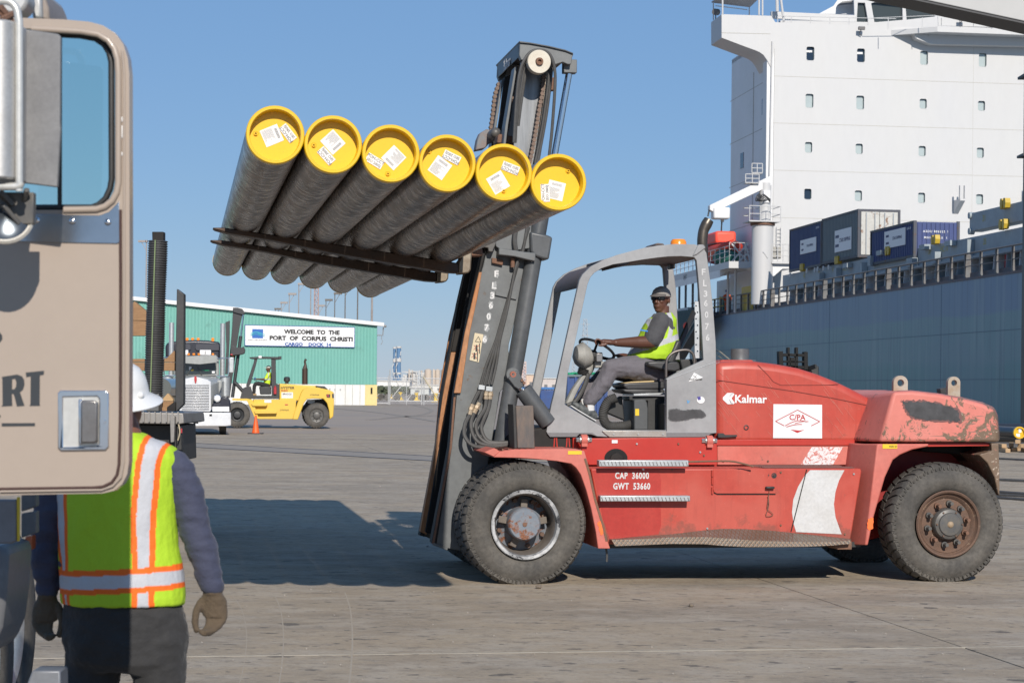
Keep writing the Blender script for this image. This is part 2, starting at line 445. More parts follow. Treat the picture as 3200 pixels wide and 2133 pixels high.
# hexagonal blocks by the wheels of the beige truck
hexme = MB().prism([(.118 * cos(radians(60 * k + 30)), .118 * sin(radians(60 * k + 30))) for k in range(6)], 0, .035, plane='xy').mesh('hexagonal_paver', M('dark_paver', (.06, .06, .062), .8, c2=(.10, .10, .10), s=8, coord='World'), 0)
for j in range(9):
    for i in range(9):
        o = put('hexagonal_paver', hexme, ground, bevel=.008, seg=1)
        o.location = (-2.55 + i * .215 + (j % 2) * .107, 8.3 + j * .187, 0)

# ================================================================== WAREHOUSE
gw = G(1173, 1266); WF = Frame((gw.x, gw.y, 0), 20)
wh = thing('warehouse', 'long teal metal clad warehouse with white roof trim and a white base wall', 'warehouse', WF.O, WF.a)
m_teal = M('teal_cladding', (.145, .375, .32), .55, c2=(.17, .40, .345), s=.25, a=.8, fine=.03, rust=((.16, .35, .30), .35, .68, .1))
m_trim = M('white_trim', .72, .5, c2=(.6, .6, .57), s=.4, a=.5, fine=.03)
xr, zr_ = .1, WF.at(1180, 1018, 'y', 0).z; xl = WF.at(408, 938, 'y', 0); slope = (xl.z - zr_) / (xr - xl.x)
XL = -34.0
def ztop(x): return zr_ + slope * (xr - x)
n = 38; wx = (xr - XL) / n
for k in range(n):
    x1 = xr - k * wx; x0 = x1 - wx; mb = MB()
    pts = [];
    prof = []
    for r_ in range(3):
        xa = x0 + wx * r_ / 3; xb = x0 + wx * (r_ + 1) / 3; w3 = wx / 3
        prof += [(xa, 0), (xa + w3 * .62, 0), (xa + w3 * .72, -.045), (xa + w3 * .9, -.045)]
    prof.append((x1, 0))
    lo = [mb.vv((x, y, 1.86)) for x, y in prof]; hi = [mb.vv((x, y, ztop(x))) for x, y in prof]
    for q in range(len(prof) - 1): mb.ff(lo[q], lo[q + 1], hi[q + 1], hi[q])
    b0 = mb.vv((x0, .06, 1.86)); b1 = mb.vv((x1, .06, 1.86)); b2_ = mb.vv((x1, .06, ztop(x1))); b3 = mb.vv((x0, .06, ztop(x0)))
    mb.ff(b0, b3, b2_, b1); mb.ff(b0, b1, *lo[::-1]); mb.ff(b3, *hi, b2_)
    mb.build('wall_panel', m_teal, wh, smooth=0)
mb = MB(); mb.prism([(XL, 1.8), (xr - .05, 1.8), (xr - .05, ztop(xr) - .02), (XL, ztop(XL) - .02)], .07, 26); mb.build('end_wall', m_teal, wh, smooth=0)
mb = MB(); mb.prism([(XL - .3, ztop(XL - .3)), (xr + .55, ztop(xr + .55)), (xr + .55, ztop(xr + .55) + .34), (XL - .3, ztop(XL - .3) + .34)], -.38, -.1); mb.build('roof_trim', m_trim, wh, bevel=.03)
mb = MB(); mb.prism([(XL - .3, ztop(XL) + .05), (xr + .5, ztop(xr) + .05), (xr + .5, ztop(xr) + .2), (XL - .3, ztop(XL) + .2)], -.1, 26.4); mb.build('roof', m_trim, wh, smooth=0)
m_base = M('white_block_wall', (.70, .71, .70), .8, c2=(.58, .56, .51), s=.9, a=.5, fine=.08, st=(1, 1, .3))
base_x = WF.at(1140, 1230, 'y', 0).x
mb = MB(); mb.box(XL, base_x, -.06, 26, 0, 1.84); mb.build('base_wall', m_base, wh, smooth=0)
m_yel = M('yellow_wall_paint', (.72, .58, .24), .8, c2=(.6, .5, .3), s=1, a=.5)
mb = MB(); mb.box(base_x + .002, xr + .02, -.09, 26, 0, 1.845); mb.build('corner_block', m_yel, wh, smooth=0)
for (zx, zy, w, h) in ((2106, 942, .16, .55), (1790, 930, .1, .12), (1836, 930, .1, .12), (1745, 925, .1, .1)):
    q = WF.at(zx / 2.768 + 400, zy / 2.768 + 880, 'y', -.1)
    mb = MB(); mb.box(q.x - w / 2, q.x + w / 2, -.15, -.05, q.z - h / 2, q.z + h / 2); mb.build('wall_box', m_dark if w > .15 else m_galv, wh, smooth=0)
for zx in (1880, 1942, 2008, 1792, 1050, 980):
    q = WF.at(zx / 2.768 + 400, 1230, 'y', -.1); mb = MB(); mb.box(q.x - .02, q.x + .02, -.075, -.05, .02, 1.82); mb.build('wall_joint', M('grime', (.35, .33, .28), .9), wh, smooth=0)
# security camera arm on the corner
mb = MB(); c0 = WF.at(1178, 1047, 'y', 0.0)
A = [WF.at(x / 3.92 + 1150, y / 3.92 + 1000, 'y', .2) for x, y in ((105, 185), (182, 185), (188, 95), (205, 75))]
mb.tube([(p.x, .2, p.z) for p in A], .05, 8); mb.ball((A[-1].x + .05, .2, A[-1].z + .02), .13, 8, 6)
B = [WF.at(x / 3.92 + 1150, y / 3.92 + 1000, 'y', .2) for x, y in ((170, 190), (165, 230), (180, 260), (160, 300))]
mb.tube([(p.x, .2, p.z) for p in B], .025, 6); mb.build('camera_arm', M('weathered_arm', .25, .6), wh)
# the sign
A = WF.at(767, 1016, 'y', -.2); B = WF.at(1107, 1084, 'y', -.2)
sgn = thing('dock_sign', 'white port sign with black and blue lettering on the teal warehouse wall', 'sign', tow(WF, 0, -.16), WF.a)
sx0, sx1 = A.x, B.x; sz1 = A.z; sz0 = WF.at(767, 1078, 'y', -.2).z; sw_ = sx1 - sx0
mb = MB(); mb.box(sx0, sx1, -.02, .05, sz0, sz1); mb.build('board', M('sign_white', .76, .5, c2=.68, s=.8, a=.5, fine=.02), sgn, smooth=0)
mbf = MB(); m_nav = M('sign_blue', (.03, .09, .30), .5, fine=.02); m_ink = M('sign_black', .015, .5, fine=0)
for x0, x1, z0, z1 in ((sx0 - .03, sx1 + .03, sz1, sz1 + .05), (sx0 - .03, sx1 + .03, sz0 - .05, sz0), (sx0 - .05, sx0, sz0 - .05, sz1 + .05), (sx1, sx1 + .05, sz0 - .05, sz1 + .05)): mbf.box(x0, x1, -.04, .05, z0, z1)
mbf.build('frame', m_nav, sgn, smooth=0)
for k in range(1, 10):
    mb = MB(); mb.box(sx0 + sw_ * k / 10 - .008, sx0 + sw_ * k / 10 + .008, -.0215, -.015, sz0, sz1); mb.build('board_seam', M('seam_grey', .55, .6), sgn, smooth=0)
def sgx(zx): return sx0 + (zx - 1019) / 939 * sw_
def sgz(zy): return sz1 - (zy - 376) / 173 * (sz1 - sz0)
def fit_text(name, s_, x0, x1, zc_, h, mat, par, y, bold=.03, sp=1.0, frame=None):
    o = text(name, s_, h / .70, mat, par, TXZ((x0 + x1) / 2, y, zc_), bold=bold, sp=sp)
    w = max(v.co.x for v in o.data.vertices) - min(v.co.x for v in o.data.vertices); k = (x1 - x0) / w; mx = (x0 + x1) / 2
    c = (max(v.co.x for v in o.data.vertices) + min(v.co.x for v in o.data.vertices)) / 2
    zz = [v.co.z for v in o.data.vertices]; kz = h / (max(zz) - min(zz)); cz = (max(zz) + min(zz)) / 2
    for v in o.data.vertices: v.co.x = mx + (v.co.x - c) * k; v.co.z = zc_ + (v.co.z - cz) * kz
    return o
fit_text('lettering', 'WELCOME  TO  THE', sgx(1347), sgx(1830), sgz(424), .42, m_ink, sgn, -.024, .055)
fit_text('lettering', 'PORT  OF  CORPUS  CHRISTI', sgx(1225), sgx(1945), sgz(481), .42, m_ink, sgn, -.024, .055)
fit_text('lettering', 'CARGO    DOCK  14', sgx(1355), sgx(1757), sgz(533), .32, m_nav, sgn, -.024, .055)
fit_text('caption', 'PORTCORPUSCHRISTI', sgx(1043), sgx(1203), sgz(503), .12, m_ink, sgn, -.024, .01)
mb = MB(); mb.box(sgx(1077), sgx(1170), -.026, -.021, sgz(487), sgz(407)); lg = mb.build('logo_square', M('logo_blue', (.03, .13, .42), .5), sgn, smooth=0)
for dz, col in ((0, (.05, .42, .42)), (-16, (.03, .30, .36))):
    mb = MB(); top = [(sgx(1062 + q * 123), sgz(445 + dz * -1 - 12 * sin((q - .1) * 5.2) * .8 - 5)) for q in np.linspace(0, 1, 14)]
    bot = [(x, z - .07 - .02 * sin(i)) for i, (x, z) in enumerate(top)]
    mb.prism(top + bot[::-1], -.031 + dz * .0001, -.0265); mb.build('logo_wave', M('wave%d' % abs(dz), col, .5), sgn, smooth=0)

# ================================================================== MASTS BEHIND THE WAREHOUSE
m_pole = M('weathered_pole', (.34, .32, .30), .6, c2=(.2, .13, .1), s=.5, a=.6)
m_pole_d = M('dark_pole', (.12, .11, .10), .6, c2=(.2, .17, .14), s=.5, a=.6)
def mast(px, py, wd, head, label, mat, Y=None, cat='light mast'):
    Y = Y or max(min(9.8 * F / (YH - 6 - py), 420), 212); p = P(px, py, Y); t = thing('light_mast', label, cat, (p.x, Y, 0), group='light masts behind the warehouse')
    h = p.z; mb = MB(); r = wd * Y / F / 2
    mb.cyl((0, 0, 0), (0, 0, h), r * 1.25, r * .8, 8); mb.build('pole', mat, t)
    if head:
        mb = MB(); mb.box(-.1, .75 if head > 0 else .1, -.2, .2, h, h + .22)
        if head < 0: mb.box(-.85, -.05, -.2, .2, h, h + .2)
        mb.build('lamp_head', mat, t)
        mb = MB(); mb.beam((0, 0, h - .9), (.5 if head > 0 else -.5, 0, h), .05, .05); mb.build('bracket', mat, t)
z4 = lambda x, y: (x / 2.24 + 600, y / 2.24 + 280)
for (zx, zy, w, hd, lb, mt_) in (
    (583, 1540, 2, 1, 'shortest thin light mast, leftmost above the white roof trim', m_pole_d),
    (625, 1497, 2.5, 1, 'thin light mast second from the left above the roof trim', m_pole),
    (681, 1437, 3, 1, 'light mast third from the left above the roof trim', m_pole),
    (748, 1367, 3.5, 1, 'light mast fourth from the left, just under the second pipe end', m_pole),
    (833, 1300, 4, 0, 'plain tan mast left of the lattice tower', m_pole),
    (888, 1518, 2, 1, 'short light mast immediately right of the lattice tower', m_pole),
    (938, 1478, 3, 1, 'dark light mast with flat head, second right of the lattice tower', m_pole_d),
    (1000, 1433, 3.5, 1, 'dark light mast with flat head, third right of the lattice tower', m_pole_d),
    (1073, 1386, 4, 1, 'dark light mast with its head touching the fifth pipe end', m_pole_d),
    (1161, 1340, 4.5, 0, 'dark mast rising behind the sixth pipe, second from the warehouse corner', m_pole_d),
    (1262, 1300, 7, 0, 'thickest mast, nearest the right corner of the warehouse', m_pole)):
    x, y = z4(zx, zy); mast(x, y, w, hd, lb, mt_)
mast(458, 757, 4.5, -1, 'light mast rising left of the tall ribbed stake', m_pole, 205)
# lattice towers
def lattice(name, label, px, ytop, Y, w0, w1, col, n=12, r=.06, cat='lattice tower', flat=False):
    p = P(px, ytop, Y); t = thing(name, label, cat, (p.x, Y, 0)); h = p.z
    def leg(q, z):
        w = (w0 + (w1 - w0) * z / h) / 2; return Vector((w * (1 if q in (0, 3) else -1), w * (1 if q < 2 else -1), z))
    for q in range(4):
        mb = MB(); mb.beam(leg(q, 0), leg(q, h), r * 2, r * 2); mb.build('leg', col, t, smooth=0)
    mb = MB()
    for k in range(n):
        za, zb = h * k / n, h * (k + 1) / n
        for q in range(4):
            mb.beam(leg(q, za), leg((q + 1) % 4, zb), r * 1.3, r * 1.3); mb.beam(leg(q, zb), leg((q + 1) % 4, zb), r * 1.3, r * 1.3)
    mb.build('bracing', col, t, smooth=0, kind='stuff'); return t, h
lattice('lattice_tower', 'tall red and grey lattice tower behind the warehouse roof', 990, 820, 260, .7, .45, M('faded_red_steel', (.33, .17, .15), .7, c2=(.4, .36, .34), s=.4, a=.9), 26, .05)
t, h = lattice('transmission_tower', 'grey lattice transmission tower seen through the open cab frame', 1829, 997, 700, 3.4, 1.1, M('far_steel', (.34, .36, .38), .7), 14, .09)
mb = MB()
for z in (h * .62, h * .78, h * .93): mb.beam((-1.6, 0, z), (1.6, 0, z), .15, .2)
mb.build('cross_arm', MATS['far_steel'], t)
lattice('transmission_tower', 'small distant lattice tower left of the larger one in the cab opening', 1792, 1130, 900, 2.2, .8, MATS['far_steel'], 9, .1)
lattice('chimney_tower', 'thin red and white lattice chimney beside the tilt cylinder', 1638, 1130, 620, 1.3, 1.1, M('faded_orange', (.55, .30, .22), .7, c2=(.6, .55, .5), s=.2, a=.9), 10, .12, 'tower')

# ================================================================== FENCE, BOLLARDS, REFINERY
z1_ = lambda x, y: (x / 3.92 + 1150, y / 3.92 + 1000)
fn = thing('chain_link_fence', 'chain link fence and gate of galvanised pipe right of the warehouse', 'fence', (G(1300, 1264).x, G(1300, 1264).y, 0), radians(14))
FF = Frame((G(1300, 1264).x, G(1300, 1264).y, 0), 14)
m_fence = M('fence_pipe', (.5, .51, .52), .5, .3, fine=.1)
def fx(zx, zy=1040): return FF.at(*z1_(zx, zy), 'y', 0)
ztp = fx(300, 710).z
for zx, w, yt in ((105, .09, 668), (247, .1, 680), (266, .13, 600), (470, .07, 715), (657, .11, 690), (684, .11, 690), (877, .07, 720), (1010, .08, 700), (1150, .08, 710)):
    a = fx(zx); mb = MB(); mb.cyl((a.x, 0, 0), (a.x, 0, fx(zx, yt).z), w / 2, n=8); mb.build('post', m_fence, fn)
for za, zb in ((275, 655), (685, 1150), (105, 245)):
    for zz in (ztp, .35 if za != 105 else .1):
        mb = MB(); mb.cyl((fx(za).x, 0, zz), (fx(zb).x, 0, zz), .04, n=8); mb.build('rail', m_fence, fn)
for (xa, ya, xb, yb) in ((275, 970, 450, 750), (465, 1005, 620, 790), (345, 755, 400, 830)):
    a, b_ = fx(xa, ya), fx(xb, yb); mb = MB(); mb.cyl((a.x, 0, a.z), (b_.x, 0, b_.z), .03, n=6); mb.build('brace', m_fence, fn)
a, b_ = fx(675, 690), fx(870, 1000); mb = MB(); mb.cyl((a.x, -.1, a.z), (b_.x, -.1, b_.z), .06, n=6); mb.build('gate_arm', M('tan_arm', (.5, .45, .32), .7), fn)
mb = MB(); xa, xb = fx(105).x, fx(1150).x; k = 0
st_ = .17
x = xa - 2.4
while x < xb:
    for sgn_ in (1, -1):
        p0 = Vector((x, 0, .08)); p1 = Vector((x + sgn_ * 2.3, 0, 2.38))
        if p1.x < xa or p1.x > xb or p0.x < xa: continue
        mb.beam(p0, p1, .012, .012)
    x += st_
mb.build('wire_mesh', m_fence, fn, smooth=0, kind='stuff')
m_boll = M('bollard_yellow', (.75, .50, .02), .5, c2=(.5, .33, .03), s=3, a=.4)
for (zx, zb, zt, lb) in ((125, 957, 905, 'smallest yellow mooring bollard, nearest the warehouse corner'), (286, 960, 910, 'small yellow mooring bollard beside the thick gate post'), (396, 975, 880, 'yellow mooring bollard, left one of the three large ones'), (592, 984, 886, 'yellow mooring bollard, middle one of the three large ones'), (828, 1000, 893, 'yellow mooring bollard crossed by the slanting gate arm')):
    p = G(*z1_(zx, zb)); Y = p.y; h = P(*z1_(zx, zt), Y).z
    mb = MB(); r = h * .22
    mb.lathe([(0, 0), (r * 1.9, 0), (r * 1.9, h * .08), (r * 1.1, h * .14), (r * .85, h * .45), (r, h * .8), (r * 1.25, h * .88), (r * 1.25, h * .97), (r * .9, h), (0, h)], axis='z', n=16)
    mb.box(-r * 2.1, r * 2.1, -r * 1.9, r * 1.9, 0, h * .06)
    tag(mb.build('mooring_bollard', m_boll, loc=(p.x, Y, 0)), lb, 'bollard', 'yellow mooring bollards behind the fence')
# low dark trailers and pallets beyond the fence
rnd = random.Random(11)
for (xa, xb, ya, yb, col, lb) in ((1178, 1222, 1228, 1243, (.25, .25, .25), 'grey flatbed trailer parked beyond the left fence bay'), (1228, 1300, 1230, 1246, (.07, .07, .07), 'dark trailer behind the first two large bollards'), (1308, 1345, 1232, 1247, (.42, .25, .18), 'stack of red brown crates beyond the fence'), (1345, 1400, 1238, 1252, (.12, .1, .09), 'low dark trailer beyond the right hand fence bay')):
    Y = 240; p0 = P(xa, yb, Y); p1 = P(xb, ya, Y); t = thing('parked_trailer', lb, 'trailer', (p0.x, Y, 0))
    w = p1.x - p0.x; h = p1.z; m_ = M('tr%d' % xa, col, .7, c2=(.3, .28, .26), s=1, a=.8)
    mb = MB(); mb.box(0, w, 0, 2.4, h * .55, h * .75); mb.build('deck', m_, t)
    for k in range(int(w / .9)):
        mb = MB(); hh = rnd.uniform(.3, 1) * h * .45; mb.box(k * .9 + .1, k * .9 + .75, .3, 1.9, h * .75 + .01, h * .75 + hh * .6); mb.build('load', m_, t)
    for k in range(max(2, int(w / 2.2))):
        mb = MB(); mb.cyl((.5 + k * (w - 1) / max(1, int(w / 2.2) - 1), -.02, .42), (.5 + k * (w - 1) / max(1, int(w / 2.2) - 1), .3, .42), .42, n=14); mb.build('wheel', m_tyre, t)
# refinery
m_rblue = M('refinery_blue', (.07, .17, .32), .6, c2=(.14, .24, .36), s=.08, a=.7)
m_rpale = M('refinery_pale', (.55, .55, .53), .6, c2=(.4, .38, .36), s=.05, a=.6)
m_rbeige = M('silo_beige', (.52, .44, .36), .7, c2=(.44, .37, .3), s=.05, a=.6)
YR = 800
def rx(px, py, Y=YR): return P(px, py, Y)
for xa, xb, yt, lb in ((1228, 1238.5, 1085, 'left and slimmer of the twin blue refinery columns'), (1238.5, 1254.5, 1083, 'right and thicker of the twin blue refinery columns')):
    Y = YR + (3 if xa < 1230 else 0); a = rx(xa, yt, Y); b_ = rx(xb, yt, Y); c = (a.x + b_.x) / 2; r = (b_.x - a.x) / 2
    t = thing('process_column', lb, 'column', (c, Y, 0)); mb = MB(); mb.cyl((0, 0, 0), (0, 0, a.z), r * .86, n=20); mb.build('shell', m_rblue, t)
    for f_ in (.99, .72, .68, .40, .12):
        mb = MB(); mb.cyl((0, 0, a.z * f_ - .35), (0, 0, a.z * f_ + .35), r * 1.05, n=20); mb.build('platform', m_rpale, t)
    for k in range(6):
        mb = MB(); q = k * 1.1; z0 = a.z * (.15 + .13 * k); mb.beam((r * cos(q) - .1, -r * .93, z0), (r * cos(q + 1) * .9, -r * .93, z0 + a.z * .1), .25, .25); mb.build('stair', m_rpale, t, smooth=0)
t = thing('refinery_unit', 'maze of pale process piping and towers right of the blue columns', 'refinery', (rx(1285, 1180).x, YR + 10, 0)); x0c = rx(1285, 1180).x
rnd = random.Random(5)
for k in range(26):
    px = 1252 + rnd.random() * 70; top = 1140 + abs(px - 1287) * .55 + rnd.random() * 22; a = rx(px, top); y = rnd.uniform(0, 12)
    mb = MB(); w = rnd.choice((.25, .35, .6, .9)); (mb.cyl((a.x - x0c, y, 0), (a.x - x0c, y, a.z), w, n=8) if k % 3 == 0 else mb.box(a.x - x0c - w / 2, a.x - x0c + w / 2, y, y + w, 0, a.z)); mb.build('upright', rnd.choice((m_rpale, m_rpale, m_rbeige)), t, smooth=0)
for k in range(22):
    za = rnd.uniform(2, 8.5); px = 1252 + rnd.random() * 50; a = rx(px, 1180).x - x0c; b1_ = a + rnd.uniform(1.5, 5); y = rnd.uniform(-1, 12)
    mb = MB(); mb.beam((a, y, za), (b1_, y, za), rnd.choice((.15, .25, .4)), .25); mb.build('pipe_run', m_rpale, t, smooth=0)
for k, (zx0, zx1, zt) in enumerate(((692, 780, 612), (775, 808, 612), (806, 870, 612), (893, 985, 612))):
    a = rx(*z1_(zx0, zt)); b_ = rx(*z1_(zx1, zt)); r = (b_.x - a.x) / 2; ln = ('leftmost', 'second', 'third', 'rightmost')[k]
    mb = MB(); mb.lathe([(0, a.z + .6), (r * .5, a.z + .5), (r, a.z), (r, 0), (0, 0)], axis='z', n=24); mb.build('x', m_rbeige) if 0 else tag(mb.build('storage_silo', m_rbeige, loc=(a.x + r, YR + (12 if k in (1, 2) else 0), 0)), ln + ' beige silo in the row at the refinery', 'silo', 'beige silos at the refinery')
for (xa, xb, ya, yb, Y, col, lb) in ((1176, 1280, 1187, 1221, 520, (.72, .71, .68), 'long white storage building behind the fence gate'), (1280, 1402, 1200, 1216, 540, (.68, .67, .62), 'low white shed roof right of the white storage building'), (1283, 1340, 1208, 1228, 420, (.5, .52, .5), 'small grey hall below the white shed'), (1690, 1745, 1180, 1216, 560, (.52, .47, .44), 'pale plant building seen between the cab pillars'), (1645, 1668, 1168, 1216, 600, (.62, .47, .36), 'striped tan silo block beside the tilt cylinder')):
    a = P(xa, ya, Y); b_ = P(xb, yb, Y); t = thing('plant_building', lb, 'building', (a.x, Y, 0)); m_ = M('pb%d' % xa, col, .7, c2=tuple(c * .8 for c in col), s=.1, a=.6)
    w = b_.x - a.x; mb = MB(); mb.box(0, w, 0, 12, -1, a.z - .25); mb.build('wall', m_, t, smooth=0)
    mb = MB(); mb.box(-.3, w + .3, -.3, 12.3, a.z - .245, a.z); mb.build('roof', m_rpale, t, smooth=0)
    for k in range(int(w / 2.2)):
        mb = MB(); mb.box(1 + k * 2.2, 1.9 + k * 2.2, -.04, .0, a.z * .35, a.z * .6); mb.build('opening', M('dim_opening', .16, .8), t, smooth=0)
# scrub and low clutter on the far side
mb = MB(); rnd = random.Random(9)
for k in range(900):
    px = rnd.uniform(1180, 1285); Y = 430 + rnd.uniform(-6, 6); p = P(px, 1222, Y); r = rnd.uniform(.15, .4)
    mb.ball((p.x, Y, rnd.uniform(0, 1.6)), (r * 1.5, r, r), 5, 3)
o = mb.build('scrub_hedge', M('scrub', (.07, .085, .05), .9), smooth=0, kind='stuff'); o['label'] = 'band of dull green scrub below the white storage building'
# blue skip behind the cab
SKY_ = 112; a = P(1772, 1170, SKY_); b_ = P(1898, 1306, SKY_); t = thing('waste_skip', 'large dark blue waste container topped with green netting behind the cab', 'container', (a.x, SKY_, 0)); w = b_.x - a.x; h = a.z
m_skip = M('skip_blue', (.02, .07, .24), .5, c2=(.03, .05, .13), s=1.5, a=.7)
mb = MB(); mb.box(0, w, 0, 6, .15, h - .12); mb.build('body', m_skip, t, smooth=0)
for k in range(6):
    mb = MB(); mb.box(k * w / 5.5 + .02, k * w / 5.5 + .12, -.1, 0, .15, h - .1); mb.build('rib', m_skip, t, smooth=0)
mb = MB(); mb.box(-.06, w + .06, -.12, 6.06, h - .118, h); mb.build('top_rail', M('dull_rim', (.12, .16, .18), .6), t, smooth=0)
mb = MB()
for k in range(60): mb.ball((rnd.uniform(.1, w - .1), rnd.uniform(.1, 3), h + rnd.uniform(0, .12)), (.2, .2, .07), 6, 4)
mb.build('netting', M('green_net', (.02, .30, .14), .7), t, kind='stuff')
a = P(1688, 1209, 150); b_ = P(1732, 1236, 150); t = thing('waste_skip', 'small blue container glimpsed left of the front cab pillar', 'container', (a.x, 150, 0)); w = b_.x - a.x
mb = MB(); mb.box(0, w, 0, 3, .1, a.z - .2); mb.build('body', m_skip, t, bevel=.08); mb = MB(); mb.box(-.05, w + .05, -.05, 3.05, a.z - .19, a.z); mb.build('lid', M('lid_blue', (.04, .16, .4), .5), t, bevel=.05)
# pipes and timber by the right edge
pl = M('dark_pipe_far', (.03, .035, .045), .35, .3, fine=.1)
YP = 57
p = G(3150, 1405); t0 = P(3185, 1351, YP)
for k, (dx, dz, lb) in enumerate(((0, 0, 'steel pipe with yellow end cap lying on timber right of the red forklift'),)):
    t = thing('steel_pipe', lb, 'pipe', (t0.x, YP, t0.z)); r = .165
    ey_ = SF.ey
    mb = MB(); mb.cyl((0, .02, 0), tuple(ey_ * 11), r, n=24); mb.build('tube', pl, t)
    mb = MB(); mb.lathe([(0, .0), (r * .78, .0), (r * .8, -.06), (r * 1.05, -.06), (r * 1.05, .06), (r, .06)], n=24); mb.build('end_cap', M('cap_yellow_far', (.66, .40, .008), .38, fine=.03), t)
    mb = MB(); mb.box(-.09, .02, -.012, -.004, -.12, -.03); mb.box(-.02, .06, -.014, -.006, 0, .11); mb.build('sticker', m_white, t, smooth=0)
t1 = P(3060, 1352, 60); mb = MB(); mb.cyl((0, 0, 0), (7.5, 1.0, 0), .29, n=24)
tag(mb.build('long_pipe', pl, loc=(t1.x, 60.5, t1.z)), 'long dark pipe lying crosswise behind the yellow capped pipe', 'pipe')
m_wood = M('raw_timber', (.48, .33, .19), .8, c2=(.34, .22, .12), s=6, a=.7, st=(1, 1, 5), fine=.2)
rnd = random.Random(2)
for k in range(9):
    px = (3128, 3150, 3172, 3196, 3138, 3160, 3186, 3205, 3180)[k]; py = (1412, 1408, 1412, 1406, 1398, 1396, 1400, 1398, 1388)[k]
    q = G(px, 1412) ; yy = q.y + rnd.uniform(-.8, .8); z = .06 + .12 * (k // 4); x_ = P(px, py, yy).x
    mb = MB(); mb.box(-.07, .07, 0, rnd.uniform(.8, 1.3), -.055, .055)
    o = tag(mb.build('timber_block', m_wood, bevel=.01), ('leftmost bottom', 'second bottom', 'third bottom', 'rightmost bottom', 'leftmost middle', 'second middle', 'third middle', 'rightmost middle', 'topmost')[k] + ' timber block in the heap under the far pipes', 'timber', 'timber blocks under the far pipes'); o.location = (x_, yy, z); o.rotation_euler = (0, 0, rnd.uniform(-.9, .3))
for k, (ya, yb, w) in enumerate(((1433, 1441, .03), (1500, 1508, .03), (1538, 1551, .03), (1547, 1557, .025), (1556, 1569, .03))):
    a = G(3090, ya); b_ = G(3330, yb + 5); b_ = b_ + (b_ - a) * 1.5; mb = MB(); mid = (a + b_) / 2 + Vector((0, .25 * (k % 2), 0))
    pts = spline([a, mid, b_], 8); mb.tube([(q.x, q.y, .02) for q in pts], w, 6)
    tag(mb.build('power_cable', m_hose), 'dark cable on the ground right of the rear tyre, number %s from the truck outwards' % ('one two three four five'.split()[k]) if 0 else ['dark cable crossing the yard farthest back at the right edge', 'single dark cable halfway up beside the rear tyre', 'farthest of the three bunched cables right of the rear tyre', 'middle one of the three bunched cables right of the rear tyre', 'nearest of the three bunched cables right of the rear tyre'][k], 'cable')
# traffic cone
p = G(799, 1355); cn = thing('traffic_cone', 'orange traffic cone on a black base in front of the yellow forklift', 'traffic cone', (p.x, p.y, 0))
sc_ = p.y / F; hc = (1354 - 1296) * sc_
mb = MB(); mb.lathe([(.235 * hc * 1.0, .03), (.2 * hc, .05), (.045 * hc, hc), (0, hc)], axis='z', n=20); mb.build('cone', M('cone_orange', (.85, .12, .02), .5), cn)
mb = MB(); mb.prism(rrect(-.26, .26, -.22, .22, .05), 0, .035, plane='xy'); mb.build('base', m_black, cn)
# ================================================================== THE RED FORKLIFT
KT = thing('red_forklift', 'worn red and grey heavy forklift with tilted mast lifting six pipes', 'forklift', KF.O, KF.a)
def red_extra(t, cur, mix, rng, nz, tc, b):
    cur = mix(rng(nz(1.1, 4), .5, .6, 0, .45), cur, (.47, .105, .075))
    cur = mix(rng(nz(26, 5, .75, 1.2), .69, .73, 0, .75), cur, (.16, .05, .035))
    cur = mix(rng(nz(90, 2, .5), .72, .76, 0, .5), cur, (.62, .32, .27))
    N = t.nodes; L = t.links; sp = N.new('ShaderNodeSeparateXYZ'); L.new(tc.outputs['Object'], sp.inputs[0])
    ad = N.new('ShaderNodeMath'); ad.operation = 'ADD'; L.new(nz(5, 6, .7), ad.inputs[0]); L.new(rng(sp.outputs['Z'], .42, .62, .24, 0), ad.inputs[1])
    cur = mix(rng(ad.outputs[0], .62, .72, 0, .7), cur, (.20, .065, .045))
    mp = N.new('ShaderNodeMapping'); mp.inputs['Scale'].default_value = (14, 1, 1.2); L.new(tc.outputs['Object'], mp.inputs[0])
    n = N.new('ShaderNodeTexNoise'); n.inputs['Scale'].default_value = 2; n.inputs['Detail'].default_value = 5; L.new(mp.outputs[0], n.inputs[0])
    cur = mix(rng(n.outputs[0], .55, .7, 0, .3), cur, (.27, .04, .03))
    return cur
m_red = M('faded_red_paint', (.40, .042, .026), .42, c2=(.46, .075, .05), s=1.6, a=.9, fine=.08, extra=red_extra)
m_redb = M('bright_red_paint', (.40, .02, .012), .4, c2=(.46, .06, .04), s=1.2, a=.6, fine=.06)
m_pink = M('sun_bleached_red', (.50, .115, .085), .6, c2=(.53, .17, .135), s=2.2, a=.9, fine=.1, extra=lambda t, cur, mix, rng, nz, tc, b: mix(rng(nz(9, 7, .75, .8), .64, .69, 0, .9), cur, (.17, .08, .055)))
m_gry = M('forklift_grey', (.31, .315, .32), .5, c2=(.21, .21, .215), s=2.5, a=.8, fine=.08, rust=((.13, .08, .055), 9, .735, .02))
m_gryd = M('mast_grey', (.062, .067, .071), .42, c2=(.105, .11, .115), s=2.0, a=.8, fine=.15, rust=((.17, .10, .065), 7, .69, .03))
m_gryp = M('mast_plate_grey', (.155, .165, .165), .5, c2=(.095, .10, .105), s=1.8, a=.9, fine=.12, rust=((.16, .10, .06), 6, .69, .03))
m_grease_shade = M('greasy_shade_black', (.014, .013, .013), .6, .0, c2=(.028, .025, .022), s=10, a=.6, spec=.25)  # greasy black; on the mast rails it also stands in for shadow
m_rail = M('rubbed_rust_rail', (.40, .165, .06), .6, .1, c2=(.30, .22, .15), s=5, a=.6, st=(1, 1, .3), fine=.3)
